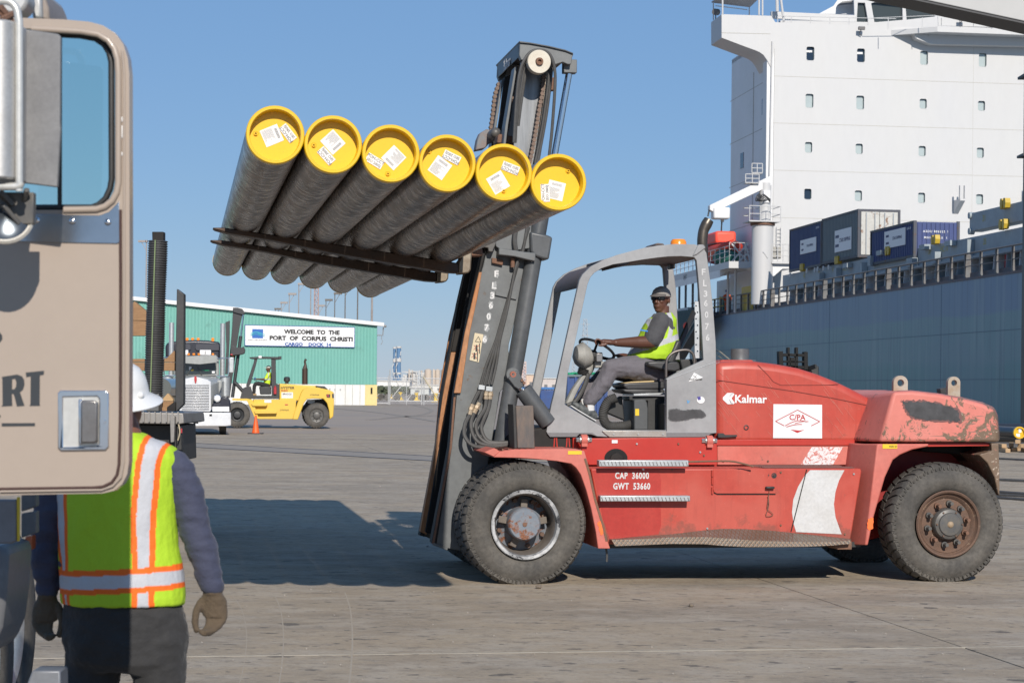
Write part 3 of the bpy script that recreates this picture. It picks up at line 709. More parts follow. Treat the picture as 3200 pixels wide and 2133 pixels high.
m_worn = M('worn_silver_rail', (.36, .345, .31), .4, .5, c2=(.22, .17, .12), s=7, a=.9, st=(2, 2, .5))
m_bolt = M('zinc_bolt', (.5, .5, .48), .35, .8)
m_stick = M('white_sticker', .72, .5, c2=.6, s=12, a=.4, fine=.03)
m_yst = M('yellow_sticker', (.7, .48, .02), .5, fine=.05)
m_sten = M('stencil_white', .62, .7, c2=.4, s=40, a=.5)
xz = KF.xz
def kx(px, py, y): q = KF.at(px, py, 'y', y); return (q.x, q.z)
def kp(px, py, y): q = KF.at(px, py, 'y', y); return Vector((q.x, q.y, q.z))
def kprism(name, mat, pts, y, y1, bevel=.008, holes=(), parent=None, seg=2, label=None, smooth=38):
    mb = MB(); mb.prism(xz(pts, y), y, y1, [xz(h, y) for h in holes]); return mb.build(name, mat, parent or KT, bevel=bevel, seg=seg, label=label, smooth=smooth)
# ---------------- wheels
def wheel_meshes(R, Wd, steer):
    tyre = MB()
    rim = .30 if not steer else .30
    sh = Wd * .5
    prof = [(rim, .035), (rim + .02, .012), (rim + .07, -.012), (R * .74, -.014), (R * .82, -.006), (R * .885, .018), (R * .915, .03), (R * .955, .035), (R * .965, .05),
            (R * .97, .09), (R * .975, Wd / 2), (R * .97, Wd - .09), (R * .955, Wd - .04), (R * .88, Wd - .02), (R * .75, Wd + .01), (rim, Wd - .03), (rim, .035)]
    tyre.lathe(prof, n=96)
    nl = 44 if not steer else 40
    for k in range(nl):
        for side in (0, 1):
            t0 = 2 * pi * (k + .5 * side) / nl; t1 = t0 + 2 * pi / nl * .80
            ya = .022 if side == 0 else Wd / 2 + .008; yb = Wd / 2 - .008 if side == 0 else Wd - .022
            sk = .16 if steer else .05
            def pt(r, t, y, s_): return (r * cos(t + s_), y, r * sin(t + s_))
            m1 = sk * .5; r0 = R * .93; r1 = R
            ys = [ya, ya + .035, (ya + yb) / 2 + .0, yb] if side == 0 else [yb, yb - .035, (ya + yb) / 2, ya]
            rr = [R * .945, R * .988, R, R]; sks = [0, 0, m1 * .4, m1 * (1 if side == 0 else -1) * .2 + m1]
            rows = []
            for y, r_, s_ in zip(ys, rr, sks):
                rows.append([tyre.vv(pt(r0 - .03, t0, y, s_)), tyre.vv(pt(r_, t0 + .004, y, s_)), tyre.vv(pt(r_, t1 - .004, y, s_)), tyre.vv(pt(r0 - .03, t1, y, s_))])
            for a, b_ in zip(rows, rows[1:]):
                for j in range(3): tyre.ff(a[j], a[j + 1], b_[j + 1], b_[j])
            tyre.ff(*rows[0]); tyre.ff(*rows[-1][::-1])
    # shoulder ribs on the side wall
    for k in range(nl * 2):
        t = 2 * pi * k / (nl * 2)
        tyre.beam((R * .885 * cos(t), .012, R * .885 * sin(t)), (R * .925 * cos(t), .024, R * .925 * sin(t)), .012, .012)
    for v in tyre.v:
        if v.z < -R * .945: 
            q = -R * .945; v.y += (0.03 if v.y > Wd / 2 else -.02) * min(1, (q - v.z) / .05); v.z = q + (v.z - q) * .12
    return tyre
RT_ = .545
tyf = wheel_meshes(RT_, .34, False).mesh('tyre', m_tyre, 30); tyr = wheel_meshes(RT_, .40, True).mesh('tyre', m_tyre, 30)
m_rim = M('chipped_white_rim', .52, .5, c2=(.09, .095, .10), s=6, a=1.0, fine=.2, rust=((.05, .05, .055), 11, .56, .02))
m_rimd = M('dusty_rim', (.17, .145, .12), .75, c2=(.09, .075, .065), s=8, a=.8)
m_hub = M('blue_grey_hub', (.14, .17, .21), .55, c2=(.22, .22, .23), s=14, a=.7, rust=((.26, .11, .06), 12, .55, .04))
m_hubr = M('rusty_hub', (.15, .085, .055), .8, c2=(.10, .065, .05), s=12, a=.8, rust=((.38, .28, .2), 18, .64, .05), fine=.3)
m_axle = M('greasy_hub', (.07, .072, .075), .45, c2=(.15, .13, .1), s=18, a=.6)
def front_wheel(x, z, y, dual, group=None):
    w = MB(); w.lathe([(.302, -.004), (.295, -.012), (.272, -.008), (.262, .03)], n=64)
    wo = w.build('wheel', m_rim, KT, loc=(x, y, z))
    put('tyre', tyf, wo)
    mb = MB(); mb.lathe([(.262, .03), (.25, .06), (.243, .20), (.235, .30), (.0, .30)], n=64); mb.build('rim', m_rimd, wo)
    mb = MB(); mb.lathe([(0, .045), (.128, .045), (.14, .058), (.145, .10), (.15, .22), (.20, .25), (.235, .26)], n=48); mb.build('hub', m_hub, wo, bevel=0)
    mb = MB(); mb.lathe([(0, .038), (.018, .038), (.02, .046)], n=16); mb.build('hub_plug', m_rust, wo)
    for k in range(8):
        t = 2 * pi * k / 8 + .3; mb = MB(); mb.cyl((.205 * cos(t), .20, .205 * sin(t)), (.205 * cos(t), .26, .205 * sin(t)), .02, n=6); mb.build('wheel_nut', m_hubr, wo)
    for t in (2.95, .15, 4.3, 1.5): 
        mb = MB(); mb.beam((.13 * cos(t), .16, .13 * sin(t)), (.215 * cos(t), .17, .215 * sin(t)), .06, .03, (0, 1, 0)); mb.build('rim_clamp', m_rimd, wo, bevel=.006)
    return wo
ZF = .512
front_wheel(.011, ZF, 0, 1)
for y in (.38, 1.73, 2.10):
    w = MB(); w.lathe([(.30, .01), (.262, .03), (.25, .3), (0, .3)], n=40); wo = w.build('wheel', m_rimd, KT, loc=(.011, y, ZF)); put('tyre', tyf, wo)
mb = MB(); mb.cyl((.011, .3, ZF), (.011, 2.2, ZF), .17, n=20); mb.box(-.25, .28, .74, 1.7, .36, .66); mb.build('drive_axle', m_axle, KT, bevel=.02)
def rear_wheel(x, y):
    w = MB(); w.lathe([(.302, .0), (.292, -.012), (.278, -.004), (.268, .03), (.262, .035), (.255, .03), (.236, .045), (.225, .06), (.15, .05), (.145, .035)], n=64)
    wo = w.build('wheel', m_hubr, KT, loc=(x, y, ZF + .002)); put('tyre', tyr, wo)
    mb = MB(); mb.lathe([(.145, .045), (.14, .0), (.13, -.02), (.105, -.03), (.098, -.045), (.04, -.05), (0, -.05)], n=40); mb.build('hub', m_axle, wo)
    mb = MB(); mb.ball((0, -.05, 0), (.03, .014, .03), 10, 6); mb.build('grease_cap', M('pale_grease', (.3, .22, .14), .6), wo)
    for k in range(10):
        t = 2 * pi * k / 10 + .2; mb = MB(); mb.cyl((.185 * cos(t), -.03, .185 * sin(t)), (.185 * cos(t), .05, .185 * sin(t)), .017, n=6); mb.cyl((.185 * cos(t), .03, .185 * sin(t)), (.185 * cos(t), .06, .185 * sin(t)), .027, n=12); mb.build('wheel_nut', m_axle if k % 3 else m_rust, wo)
    for k in range(6):
        t = 2 * pi * k / 6; mb = MB(); mb.cyl((.118 * cos(t), -.036, .118 * sin(t)), (.118 * cos(t), -.015, .118 * sin(t)), .008, n=6); mb.build('hub_bolt', m_hubr, wo)
    mb = MB(); mb.lathe([(.12, .1), (0, .1)], n=20); mb.lathe([(.3, .35), (0, .35)], n=20); mb.build('rim_back', m_black, wo)
rear_wheel(3.832, 0); 
w = MB(); w.lathe([(.30, .4), (.2, .36), (0, .36)], n=40); wo = w.build('wheel', m_hubr, KT, loc=(3.80, 1.98, ZF)); put('tyre', tyr, wo)
mb = MB(); mb.cyl((3.83, .35, ZF), (3.83, 2.0, ZF), .12, n=16); mb.box(3.6, 4.05, .5, 1.9, .38, .72); mb.build('steer_axle', m_black, KT, bevel=.02)
# ---------------- chassis
kprism('chassis', m_redb, [(1790, 1366), (2672, 1392), (2672, 1690), (1880, 1700), (1850, 1600), (1790, 1450)], .602, 1.9, .01)
kprism('frame_panel', m_redb, [(1800, 1369), (2236, 1366), (2242, 1398), (2242, 1452), (1840, 1452), (1825, 1420)], .50, .60, .006)
kprism('access_hole', m_dark, [(1925 + 37 * cos(t), 1434 + 33 * sin(t)) for t in np.linspace(-2.9, -.25, 12)] + [(1961, 1436), (1889, 1436)], .4965, .499, 0)
kprism('hose_end', m_grease_shade, [(1905, 1436), (1912, 1420), (1930, 1412), (1948, 1424), (1950, 1436)], .47, .4963, .006)
kprism('frame_panel', m_pink, [(2242, 1392), (2676, 1392), (2660, 1452), (2242, 1452)], .575, .60, .006, label='sun bleached upper frame panel')
# upper white stripe (flaking) and small studs
def flake_extra(t, cur, mix, rng, nz, tc, b):
    return mix(rng(nz(22, 8, .8, 1.5), .50, .54, 0, .95), cur, (.50, .14, .11))
m_flake = M('flaking_white', .7, .6, c2=.6, s=5, extra=flake_extra)
m_stripe = M('scratched_white', .56, .5, c2=(.47, .455, .43), s=4, a=.8, extra=lambda t, cur, mix, rng, nz, tc, b: mix(rng(nz(30, 6, .7, 2), .70, .72, 0, .8), cur, (.4, .2, .17)))
kprism('white_stripe', m_flake, [(2537, 1396), (2634, 1396), (2603, 1451), (2502, 1451)], .571, .5745, 0, label='flaking upper end of the white stripe')
kprism('side_box', m_red, [(1846, 1463), (2690, 1463), (2693, 1472), (2658, 1690), (1900, 1700), (1872, 1600)], .08, .558, .012)
stripe = [(2532, 1468), (2639, 1468), (2622, 1500), (2611, 1535), (2606, 1575), (2611, 1615), (2630, 1668), (2488, 1661), (2480, 1635), (2475, 1600), (2479, 1560), (2494, 1520), (2515, 1485)]
kprism('white_stripe', m_stripe, stripe, .0765, .0795, 0)
# darker hand painted patches of the side box
kprism('repaint_patch', M('repaint_red', (.36, .022, .016), .4, c2=(.42, .05, .035), s=3, a=.6), [(1852, 1468), (2060, 1468), (2066, 1500), (2064, 1560), (2066, 1640), (2058, 1668), (1905, 1684), (1885, 1620)], .0775, .0795, 0)
def seam(pts, y, w=.006, mat=None, name='seam', parent=None):
    mb = MB()
    q = [kp(a, b_, y) for a, b_ in pts]
    for a, b_ in zip(q, q[1:]): mb.beam(a, b_, .004, w, (0, 1, 0)) if 0 else mb.beam(a, b_, w, .003, (0, 1, 0))
    return mb.build(name, mat or m_dark, parent or KT, smooth=0)
seam([(2521, 1466), (2472, 1660)], .076, .009)
kprism('hatch', m_red, [(2229, 1466), (2424, 1466), (2424, 1541), (2240, 1541), (2231, 1536), (2229, 1528)], .0715, .0795, .002)
seam([(2231, 1538), (2242, 1543), (2424, 1543)], .071, .006)
for py in (1478, 1502, 1532):
    a = kp(2226, py, .07); mb = MB(); mb.cyl((a.x, .07, a.z - .03), (a.x, .07, a.z + .03), .008, n=8); mb.build('hinge', m_red, KT)
a = kp(2419, 1485, .07); mb = MB(); mb.lathe([(.024, .006), (.024, -.002), (.015, -.002), (.012, .006)], (a.x, .07, a.z), n=20); mb.cyl((a.x, .06, a.z), (a.x, .075, a.z), .011, n=10); mb.build('keyhole', m_black, KT)
mb = MB(); b0 = [kp(x, y, .07) for x, y in ((2405, 1478), (2399, 1486), (2403, 1486), (2398, 1493))]
mb.prism(xz([(2405, 1476), (2399, 1485), (2402, 1486), (2397, 1493), (2405, 1484), (2402, 1483)], .07), .070, .0715); mb.build('bolt_symbol', m_black, KT, smooth=0)
a = kp(2404, 1523, .07); mb = MB(); mb.box(a.x - .04, a.x + .04, .03, .07, a.z - .009, a.z + .012); mb.build('latch_knob', m_black, KT, bevel=.008)
mb = MB(); mb.tube([kp(x, y, .062) for x, y in ((2404, 1532), (2401, 1560), (2398, 1588), (2408, 1598), (2416, 1607), (2404, 1612), (2394, 1609), (2400, 1590), (2403, 1572), (2400, 1548))], .003, 5, sm=4); mb.build('latch_wire', m_rust, KT)
# stencilled figures
def kfit(name, s_, x0, x1, yc, hpx, y, mat, bold=.02, tilt=0, parent=None, sp=1.0):
    a = kp(x0, yc, y); b_ = kp(x1, yc, y); sc = (b_.x - a.x) / (x1 - x0); h = hpx * sc
    return fit_text(name, s_, a.x, b_.x, (a.z + b_.z) / 2, h, mat, parent or KT, y, bold, sp)
kfit('stencil_figures', 'CAP  36000', 1922, 2028, 1485, 21, .074, m_sten, .03, sp=1.1)
kfit('stencil_figures', 'GWT  53660', 1916, 2032, 1518, 21, .074, m_sten, .03, sp=1.1)
# hatch lock on red upper panel, base steps
for (x0, x1, yt, yb, xa) in ((1872, 2152, 1437, 1457, 1866), (1876, 2157, 1548, 1566, 1876)):
    kprism('step_bar', m_galv, [(x0, yt), (x1, yt), (x1, yb), (x0, yb)], -.03, .07, .006)
    mb = MB(); a = kp(x0, yt, -.03); b_ = kp(x1, yt, -.03)
    for k in range(24): 
        x = a.x + (b_.x - a.x) * (k + .5) / 24; mb.beam((x - .006, -.031, a.z - .012), (x + .006, -.031, a.z - .045), .007, .002, (0, 1, 0))
    mb.build('step_grip', m_steel, KT, smooth=0)
mb = MB(); mb.tube([kp(x, y, .0) for x, y in ((2152, 1442), (2240, 1440), (2290, 1441), (2330, 1450), (2354, 1457))], .0085, 8, sm=4); mb.build('bent_rod', m_rust, KT)
# top lid of side box, ribbed
a, b_ = kp(1846, 1463, .08), kp(2690, 1463, .08)
for k in range(9):
    y = .10 + k * .05; mb = MB(); mb.box(2.15, b_.x - .05, y, y + .02, b_.z + .001, b_.z + .007 + .006 * sin(k)); mb.build('lid_rib', M('dirty_lid', (.16, .07, .06), .8), KT, smooth=0)
# diamond plate step, dented
def diamond(t, cur, mix, rng, nz, tc, b):
    N = t.nodes; L = t.links
    outs = []
    for sg in (1, -1):
        mp = N.new('ShaderNodeMapping'); mp.inputs['Rotation'].default_value = (0, sg * radians(42), 0); L.new(tc.outputs['Object'], mp.inputs[0])
        wv = N.new('ShaderNodeTexWave'); wv.inputs['Scale'].default_value = 11; wv.bands_direction = 'X'; L.new(mp.outputs[0], wv.inputs[0]); outs.append(wv.outputs['Fac'])
    mx = N.new('ShaderNodeMath'); mx.operation = 'MAXIMUM'; L.new(outs[0], mx.inputs[0]); L.new(outs[1], mx.inputs[1])
    bn = N.new('ShaderNodeBump'); bn.inputs['Strength'].default_value = .8; bn.inputs['Distance'].default_value = .006; bn.invert = True
    L.new(mx.outputs[0], bn.inputs['Height']); L.new(bn.outputs[0], b.inputs['Normal'])
    return mix(rng(mx.outputs[0], .86, .97, 0, .75), cur, (.14, .075, .035))
m_diam = M('diamond_tread_plate', (.22, .20, .175), .45, .35, c2=(.16, .12, .085), s=4, a=.8, fine=.2, extra=diamond)
mb = MB(); tops = [(1905, 1683), (2000, 1676), (2100, 1668), (2200, 1656), (2260, 1651), (2330, 1652), (2420, 1658), (2520, 1668), (2600, 1676), (2660, 1683)]
mids = [(1912, 1686), (2000, 1683), (2100, 1678), (2200, 1677), (2260, 1680), (2330, 1686), (2420, 1690), (2520, 1693), (2600, 1692), (2658, 1687)]
bots = [(1922, 1705), (2000, 1702), (2100, 1698), (2200, 1699), (2260, 1704), (2330, 1708), (2420, 1708), (2520, 1707), (2600, 1703), (2658, 1698)]
rows = []
for T_, M_, B_ in zip(tops, mids, bots):
    rows.append([mb.vv(kp(*T_, .075)), mb.vv(kp(*M_, -.10)), mb.vv(kp(*B_, -.115)), mb.vv(kp(*B_, -.108)), mb.vv(kp(M_[0], M_[1] + 2, -.09)), mb.vv(kp(T_[0], T_[1] + 6, .075))])
for a, b_ in zip(rows, rows[1:]): mb.ring(a, b_)
mb.ff(*rows[0]); mb.ff(*rows[-1][::-1])
mb.build('tread_plate', m_diam, KT, smooth=20)
kprism('plate_bracket', m_rust, [(2600, 1694), (2662, 1690), (2662, 1716), (2618, 1716)], -.05, .3, .004)
kprism('belly_pan', m_black, [(1900, 1700), (2690, 1692), (2690, 1708), (1900, 1712)], .2, 1.9, 0)
mb = MB(); mb.tube([kp(x, y, .1) for x, y in ((1894, 1712), (1897, 1735), (1896, 1754))], .009, 6); mb.build('dangling_hose', m_hose, KT)
# ---------------- engine hood
hood = [(2237, 1391), (2237, 1132), (2300, 1127), (2365, 1129), (2430, 1137), (2500, 1150), (2560, 1169), (2620, 1193), (2670, 1217), (2735, 1250), (2790, 1300), (2790, 1391)]
kprism('hood', m_red, hood, .575, 1.9, .07, seg=4, smooth=60)
seam([(2240, 1187), (2350, 1203), (2480, 1222), (2600, 1243), (2715, 1267)], .573, .006, M('hood_seam', (.12, .02, .015), .8))
seam([(2368, 1139), (2402, 1174), (2416, 1192), (2440, 1203), (2530, 1203), (2600, 1202), (2622, 1198)], .573, .004, MATS['hood_seam'])
kprism('hood_lip', m_redb, [(2238, 1373), (2680, 1373), (2676, 1391), (2238, 1391)], .562, .574, .003)
# scuffs on the hood: bundle of thin pale scratches
mb = MB(); rnd = random.Random(21)
for k in range(46):
    x = rnd.choice((rnd.uniform(2360, 2460), rnd.uniform(2240, 2300), rnd.uniform(2560, 2640))); y = rnd.uniform(1160, 1350); l = rnd.uniform(12, 46)
    if y < np.interp(x, [h[0] for h in hood[1:11]], [h[1] for h in hood[1:11]]) + 22: continue
    mb.beam(kp(x, y, .5725), kp(x + l * .75, y + l, .5725), rnd.uniform(.0012, .003), .0008, (0, 1, 0))
mb.build('scratches', M('scratch_pink', (.55, .20, .15), .7), KT, smooth=0, kind='stuff')
a = kp(2312, 1108, 1.2); zt = kp(2312, 1090, 1.2).z; zb = kp(2312, 1130, 1.2).z
mb = MB(); mb.lathe([(.0, zt), (.085, zt), (.088, zt - .04), (.085, zt - .12), (.10, zt - .15), (.15, zb + .02), (.17, zb - .03), (0, zb - .03)], (a.x, 1.2, 0), 'z', 32); mb.build('air_intake', M('intake_grey', (.10, .105, .11), .45), KT)
kprism('intake_base', m_red, [(2255, 1124), (2350, 1124), (2366, 1140), (2240, 1140)], .95, 1.5, .01)
for nm, pts in (('hood_handle', [(2244, 1353), (2262, 1353), (2266, 1358), (2304, 1358), (2304, 1364), (2268, 1367), (2244, 1367)]),):
    kprism(nm, m_black, pts, .54, .573, .004)
a = kp(2332, 1335, .57); mb = MB(); mb.lathe([(.022, .004), (.024, -.003), (.016, -.004), (.014, .01), (0, .012)], (a.x, .572, a.z), n=20); mb.build('hood_lock', m_black, KT)
kfit('lettering', 'Kalmar', 2297, 2397, 1246, 25, .5715, m_stick, .025)
for dx in (0, 15):
    kprism('emblem', m_stick, [(2273 + dx, 1227), (2292 + dx, 1227), (2277 + dx, 1244), (2292 + dx, 1262), (2274 + dx, 1262), (2259 + dx, 1248), (2259 + dx, 1241)] if dx == 0 else [(2282, 1232), (2291, 1227), (2295, 1232), (2286, 1244), (2296, 1258), (2292, 1262), (2284, 1262), (2277, 1247), (2277, 1241)], .5715, .5735, 0)
# company panel
pn = kprism('company_panel', m_stick, [(2417, 1262), (2569, 1264), (2569, 1369), (2416, 1368)], .567, .5735, 0, label='white company panel with red diamond emblem')
m_rlogo = M('logo_red', (.42, .02, .025), .5, fine=.03)
def line_px(pts, w, y, mat, name, parent=None):
    mb = MB(); q = [kp(a, b_, y) for a, b_ in pts]
    for k, (a, b_) in enumerate(zip(q, q[1:])): mb.beam(a, b_, w, .002, (0, 1, 0))
    return mb.build(name, mat, parent or KT, smooth=0)
pz = lambda zx, zy: (zx / 1.96 + 2200, zy / 1.96 + 1050)
line_px([pz(492, 548), pz(438, 520), pz(573, 451), pz(709, 522), pz(657, 548)], .006, .565, m_rlogo, 'emblem_line', pn)
line_px([pz(x, 548 - 32 * sin((x - 497) / (640 - 497) * 2.5) ) for x in range(497, 641, 12)], .006, .565, m_rlogo, 'emblem_line', pn)
line_px([pz(x, 555 - 16 * sin((x - 505) / 120 * 2.3)) for x in range(505, 612, 12)], .006, .565, m_rlogo, 'emblem_line', pn)
line_px([pz(x, 530 - 12 * sin((x - 560) / 80 * 2.0)+3) for x in range(556, 645, 12)], .005, .565, m_rlogo, 'emblem_line', pn)
kprism('emblem_tip', m_rlogo, [pz(530, 571), pz(585, 577), pz(614, 573), pz(572, 592)], .565, .5665, 0, parent=pn)
kfit('emblem_letters', 'C/PA', pz(523, 0)[0], pz(622, 0)[0], pz(0, 496)[1], 17, .565, m_rlogo, .015, parent=pn)
# ---------------- counterweight
def solid(name, mat, sections, bevel=.02, seg=3, parent=None, smooth=50):
    """sections: (y, [px points]) with equal counts, traced on the plane of that y"""
    mb = MB(); rows = []
    for y, pts, yt in sections: rows.append([mb.vv((p[0], y, p[1])) for p in xz(pts, yt)])
    for a, b_ in zip(rows, rows[1:]): mb.ring(a, b_)
    mb.ff(*rows[0]); mb.ff(*rows[-1][::-1])
    return mb.build(name, mat, parent or KT, bevel=bevel, seg=seg, smooth=smooth)
def cw_extra(t, cur, mix, rng, nz, tc, b):
    N = t.nodes; L = t.links
    sp = N.new('ShaderNodeSeparateXYZ'); L.new(tc.outputs['Object'], sp.inputs[0])
    gx = rng(sp.outputs['X'], 3.55, 4.25, 0, 1)
    def add(a, b2, op='ADD'):
        n = N.new('ShaderNodeMath'); n.operation = op; n.use_clamp = False
        for i, v in enumerate((a, b2)):
            if isinstance(v, (int, float)): n.inputs[i].default_value = v
            else: L.new(v, n.inputs[i])
        return n.outputs[0]
    lowz = rng(sp.outputs['Z'], 1.25, 1.42, 1, 0)
    k = add(add(gx, .16, 'MULTIPLY'), add(lowz, .09, 'MULTIPLY'))
    f = add(nz(7, 8, .72, .9), k)
    r1 = rng(f, .61, .65)
    cur = mix(r1, cur, (.15, .10, .065)); r2 = rng(nz(34, 4, .7), .60, .66)
    cur = mix(add(r1, r2, 'MULTIPLY'), cur, (.50, .42, .34))
    # line scrapes along the length
    mp = N.new('ShaderNodeMapping'); mp.inputs['Scale'].default_value = (1.3, 1, 22); L.new(tc.outputs['Object'], mp.inputs[0])
    n = N.new('ShaderNodeTexNoise'); n.inputs['Scale'].default_value = 2.2; n.inputs['Detail'].default_value = 5; L.new(mp.outputs[0], n.inputs[0])
    cur = mix(add(rng(add(n.outputs[0], add(gx, .07, 'MULTIPLY')), .66, .70), rng(gx, .0, .4), 'MULTIPLY'), cur, (.17, .12, .09))
    return cur
m_cw = M('bleached_counterweight', (.56, .16, .125), .6, c2=(.60, .22, .18), s=1.6, a=.8, fine=.08, extra=cw_extra)
near = [(2750, 1380), (2792, 1223), (2850, 1222), (2930, 1231), (3010, 1246), (3070, 1262), (3104, 1278), (3114, 1300), (3120, 1345), (3122, 1381)]
inn = [(2684, 1378), (2737, 1232), (2850, 1219), (2930, 1228), (3010, 1241), (3070, 1256), (3108, 1272), (3118, 1296), (3123, 1345), (3125, 1380)]
solid('counterweight', m_cw, [(.03, near, .03), (.42, inn, .42), (1.95, inn, .42), (2.38, near, .03)], .03, 3)
# black sprayed patch
def blob(name, mat, pts, y, amp=3, seed=1, k=5, parent=None):
    q = spline([(Vector((a, b_, 0))) for a, b_ in pts + [pts[0]]], k)[:-1]
    rnd_ = random.Random(seed); w = [(p.x + rnd_.uniform(-amp, amp), p.y + rnd_.uniform(-amp, amp)) for p in q]
    mb = MB(); mb.prism(xz(w, y), y, y + .0025); return mb.build(name, mat, parent or KT, smooth=0)
m_spray = M('black_spray', (.028, .028, .03), .6, c2=(.07, .07, .075), s=14, a=.8)
m_spray2 = M('thin_spray', (.16, .075, .07), .7)
blob('spray_fringe', m_spray2, [(2816, 1252), (2860, 1250), (2910, 1253), (2950, 1262), (2998, 1280), (3002, 1318), (2960, 1318), (2900, 1316), (2850, 1306), (2828, 1284)], .0265, 4, 3, 8)
blob('spray_patch', m_spray, [(2822, 1256), (2860, 1254), (2910, 1257), (2948, 1266), (2992, 1283), (2996, 1314), (2960, 1314), (2900, 1312), (2852, 1301), (2834, 1282)], .0245, 3, 4, 8)
# rear arch
near = [(2704, 1702), (2742, 1386), (2902, 1386), (2900, 1394), (2850, 1404), (2812, 1420), (2790, 1436), (2765, 1490), (2745, 1560), (2728, 1620), (2712, 1702)]
inn = [(2640, 1700), (2678, 1386), (2902, 1386), (2900, 1394), (2850, 1404), (2812, 1420), (2788, 1436), (2763, 1490), (2743, 1560), (2726, 1620), (2700, 1700)]
solid('rear_fender', m_pink, [(.04, near, .04), (.34, inn, .34), (.62, inn, .34)], .01, 2)
kprism('rear_bumper', m_cw, [(3098, 1384), (3121, 1384), (3124, 1470), (3124, 1548), (3119, 1540), (3108, 1490), (3086, 1446), (3060, 1420), (3100, 1408)], .05, 2.3, .012)
kprism('arch_roof', m_redb, [(2768, 1384), (3100, 1384), (3098, 1392), (2768, 1396)], .1, 2.3, .0)
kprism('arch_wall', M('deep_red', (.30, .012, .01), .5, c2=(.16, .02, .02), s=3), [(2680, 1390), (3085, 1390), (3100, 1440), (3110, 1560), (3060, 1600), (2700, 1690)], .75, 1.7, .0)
kprism('mud_flap', m_grease_shade, [(2880, 1392), (3040, 1395), (3085, 1450), (3060, 1470), (3000, 1420), (2880, 1410)], .5, .74, .01)
kprism('warning_sticker', m_yst, [(2758, 1387), (2804, 1387), (2804, 1401), (2758, 1401)], .0355, .0385, 0)
kfit('sticker_print', 'WARN 120', 2778, 2802, 1394, 6, .0345, m_black, .0)
for pts, yy in (([(2683, 1624), (2686, 1617), (2706, 1622), (2702, 1650), (2688, 1653), (2683, 1640)], .0355), ):
    blob('orange_spray', M('orange_spray', (.9, .16, .03), .6), [(2712, 1620), (2728, 1618), (2728, 1650), (2712, 1652)], .036, 2, 5, 5)
# lifting lugs
m_lug = M('pale_lug', (.40, .38, .33), .6, c2=(.30, .2, .12), s=9, a=.9)
for (cx, yy, wpx) in ((2815, .75, 25), (2982, .95, 22)):
    a = kp(cx, 1196, yy); s_ = .0028; w = wpx * s_; outer = [(a.x - w, a.z - .15), (a.x - w, a.z + .005)] + [(a.x + w * cos(t), a.z + .005 + w * .9 * sin(t)) for t in np.linspace(pi, 0, 12)][1:-1] + [(a.x + w, a.z + .005), (a.x + w, a.z - .15)]
    mb = MB(); mb.prism(outer, yy, yy + .05, [circ(a.x, a.z + .0, w * .46, 18)]); mb.build('lifting_lug', m_lug, KT, bevel=.006)
kprism('rear_lamp', m_black, [(2938, 1214), (2958, 1210), (2962, 1230), (2940, 1230)], 1.3, 1.4, .004)
# ---------------- front fender, post
near = [(1542, 1428), (1562, 1410), (1600, 1404), (1700, 1402), (1800, 1402), (1826, 1408), (1836, 1440), (1850, 1500), (1866, 1580), (1886, 1650), (1907, 1713), (1869, 1713), (1862, 1660), (1848, 1590), (1832, 1530), (1815, 1482), (1800, 1460), (1785, 1448), (1740, 1440), (1680, 1434), (1620, 1430)]
inn = [(1512, 1412)] + [(x - 12, y - 6) for x, y in near[1:5]] + near[5:20] + [(1545, 1424)]
solid('front_fender', m_pink, [(-.01, near, -.01), (.36, near, -.01), (.70, near, -.01)], .006, 2)
kprism('fender_nose', m_pink, [(1513, 1412), (1543, 1426), (1562, 1410), (1545, 1399)], .0, .69, .004)
mb = MB(); q0 = kp(1545, 1404, 0); q1 = kp(1826, 1404, 0)
for k in range(15):
    x = q0.x + .02 + k * (q1.x - q0.x) / 15; mb = MB(); mb.box(x, x + .012, .04, .66, q0.z - .02, q0.z + .006); mb.build('grip_strip', m_rust, KT, smooth=0)
kprism('warning_sticker', m_yst, [(1775, 1408), (1818, 1408), (1818, 1419), (1775, 1419)], -.014, -.0115, 0)
blob('orange_spray', MATS['orange_spray'], [(1868, 1632), (1880, 1630), (1886, 1664), (1876, 1668)], -.0135, 2, 8, 5)
seam([(1828, 1432), (1842, 1478), (1860, 1560), (1884, 1640), (1896, 1690)], -.0125, .02, m_rust, 'rusted_weld')
kprism('fender_post', M('worn_black_post', (.07, .072, .075), .6, c2=(.17, .12, .09), s=6, a=.95, st=(2, 2, .7)), [(1612, 1268), (1667, 1266), (1672, 1400), (1617, 1400)], .20, .36, .008)
kprism('post_side', m_black, [(1603, 1262), (1613, 1268), (1618, 1400), (1607, 1400)], .22, .50, .004)
kprism('front_housing', m_grease_shade, [(1640, 1340), (1720, 1330), (1790, 1368), (1790, 1440), (1560, 1430), (1580, 1360)], .62, 1.8, .02)
for px in (1733, 1772):
    mb = MB(); mb.tube([kp(x, y, .35) for x, y in ((px - 2, 1396), (px, 1368), (px + 6, 1368), (px + 8, 1396))], .006, 6); mb.build('red_hook', m_redb, KT)
for px, py in ((1826, 1374), (2218, 1377)):
    a = kp(px, py, .48); mb = MB(); mb.cyl((a.x - .07, .5, a.z), (a.x + .07, .5, a.z), .022, n=6); mb.cyl((a.x - .04, .5, a.z), (a.x + .04, .5, a.z), .034, n=14); mb.build('mount_bolt', m_bolt, KT)
    mb = MB(); mb.cyl((a.x - .028, .5, a.z), (a.x + .028, .5, a.z), .05, n=16); mb.box(a.x - .028, a.x + .028, .46, .56, a.z - .06, a.z); mb.build('rubber_mount', m_pink, KT, bevel=.004)
kprism('plate_tag', m_stick, [(1912, 1374), (1930, 1374), (1930, 1384), (1912, 1384)], .494, .4985, 0)
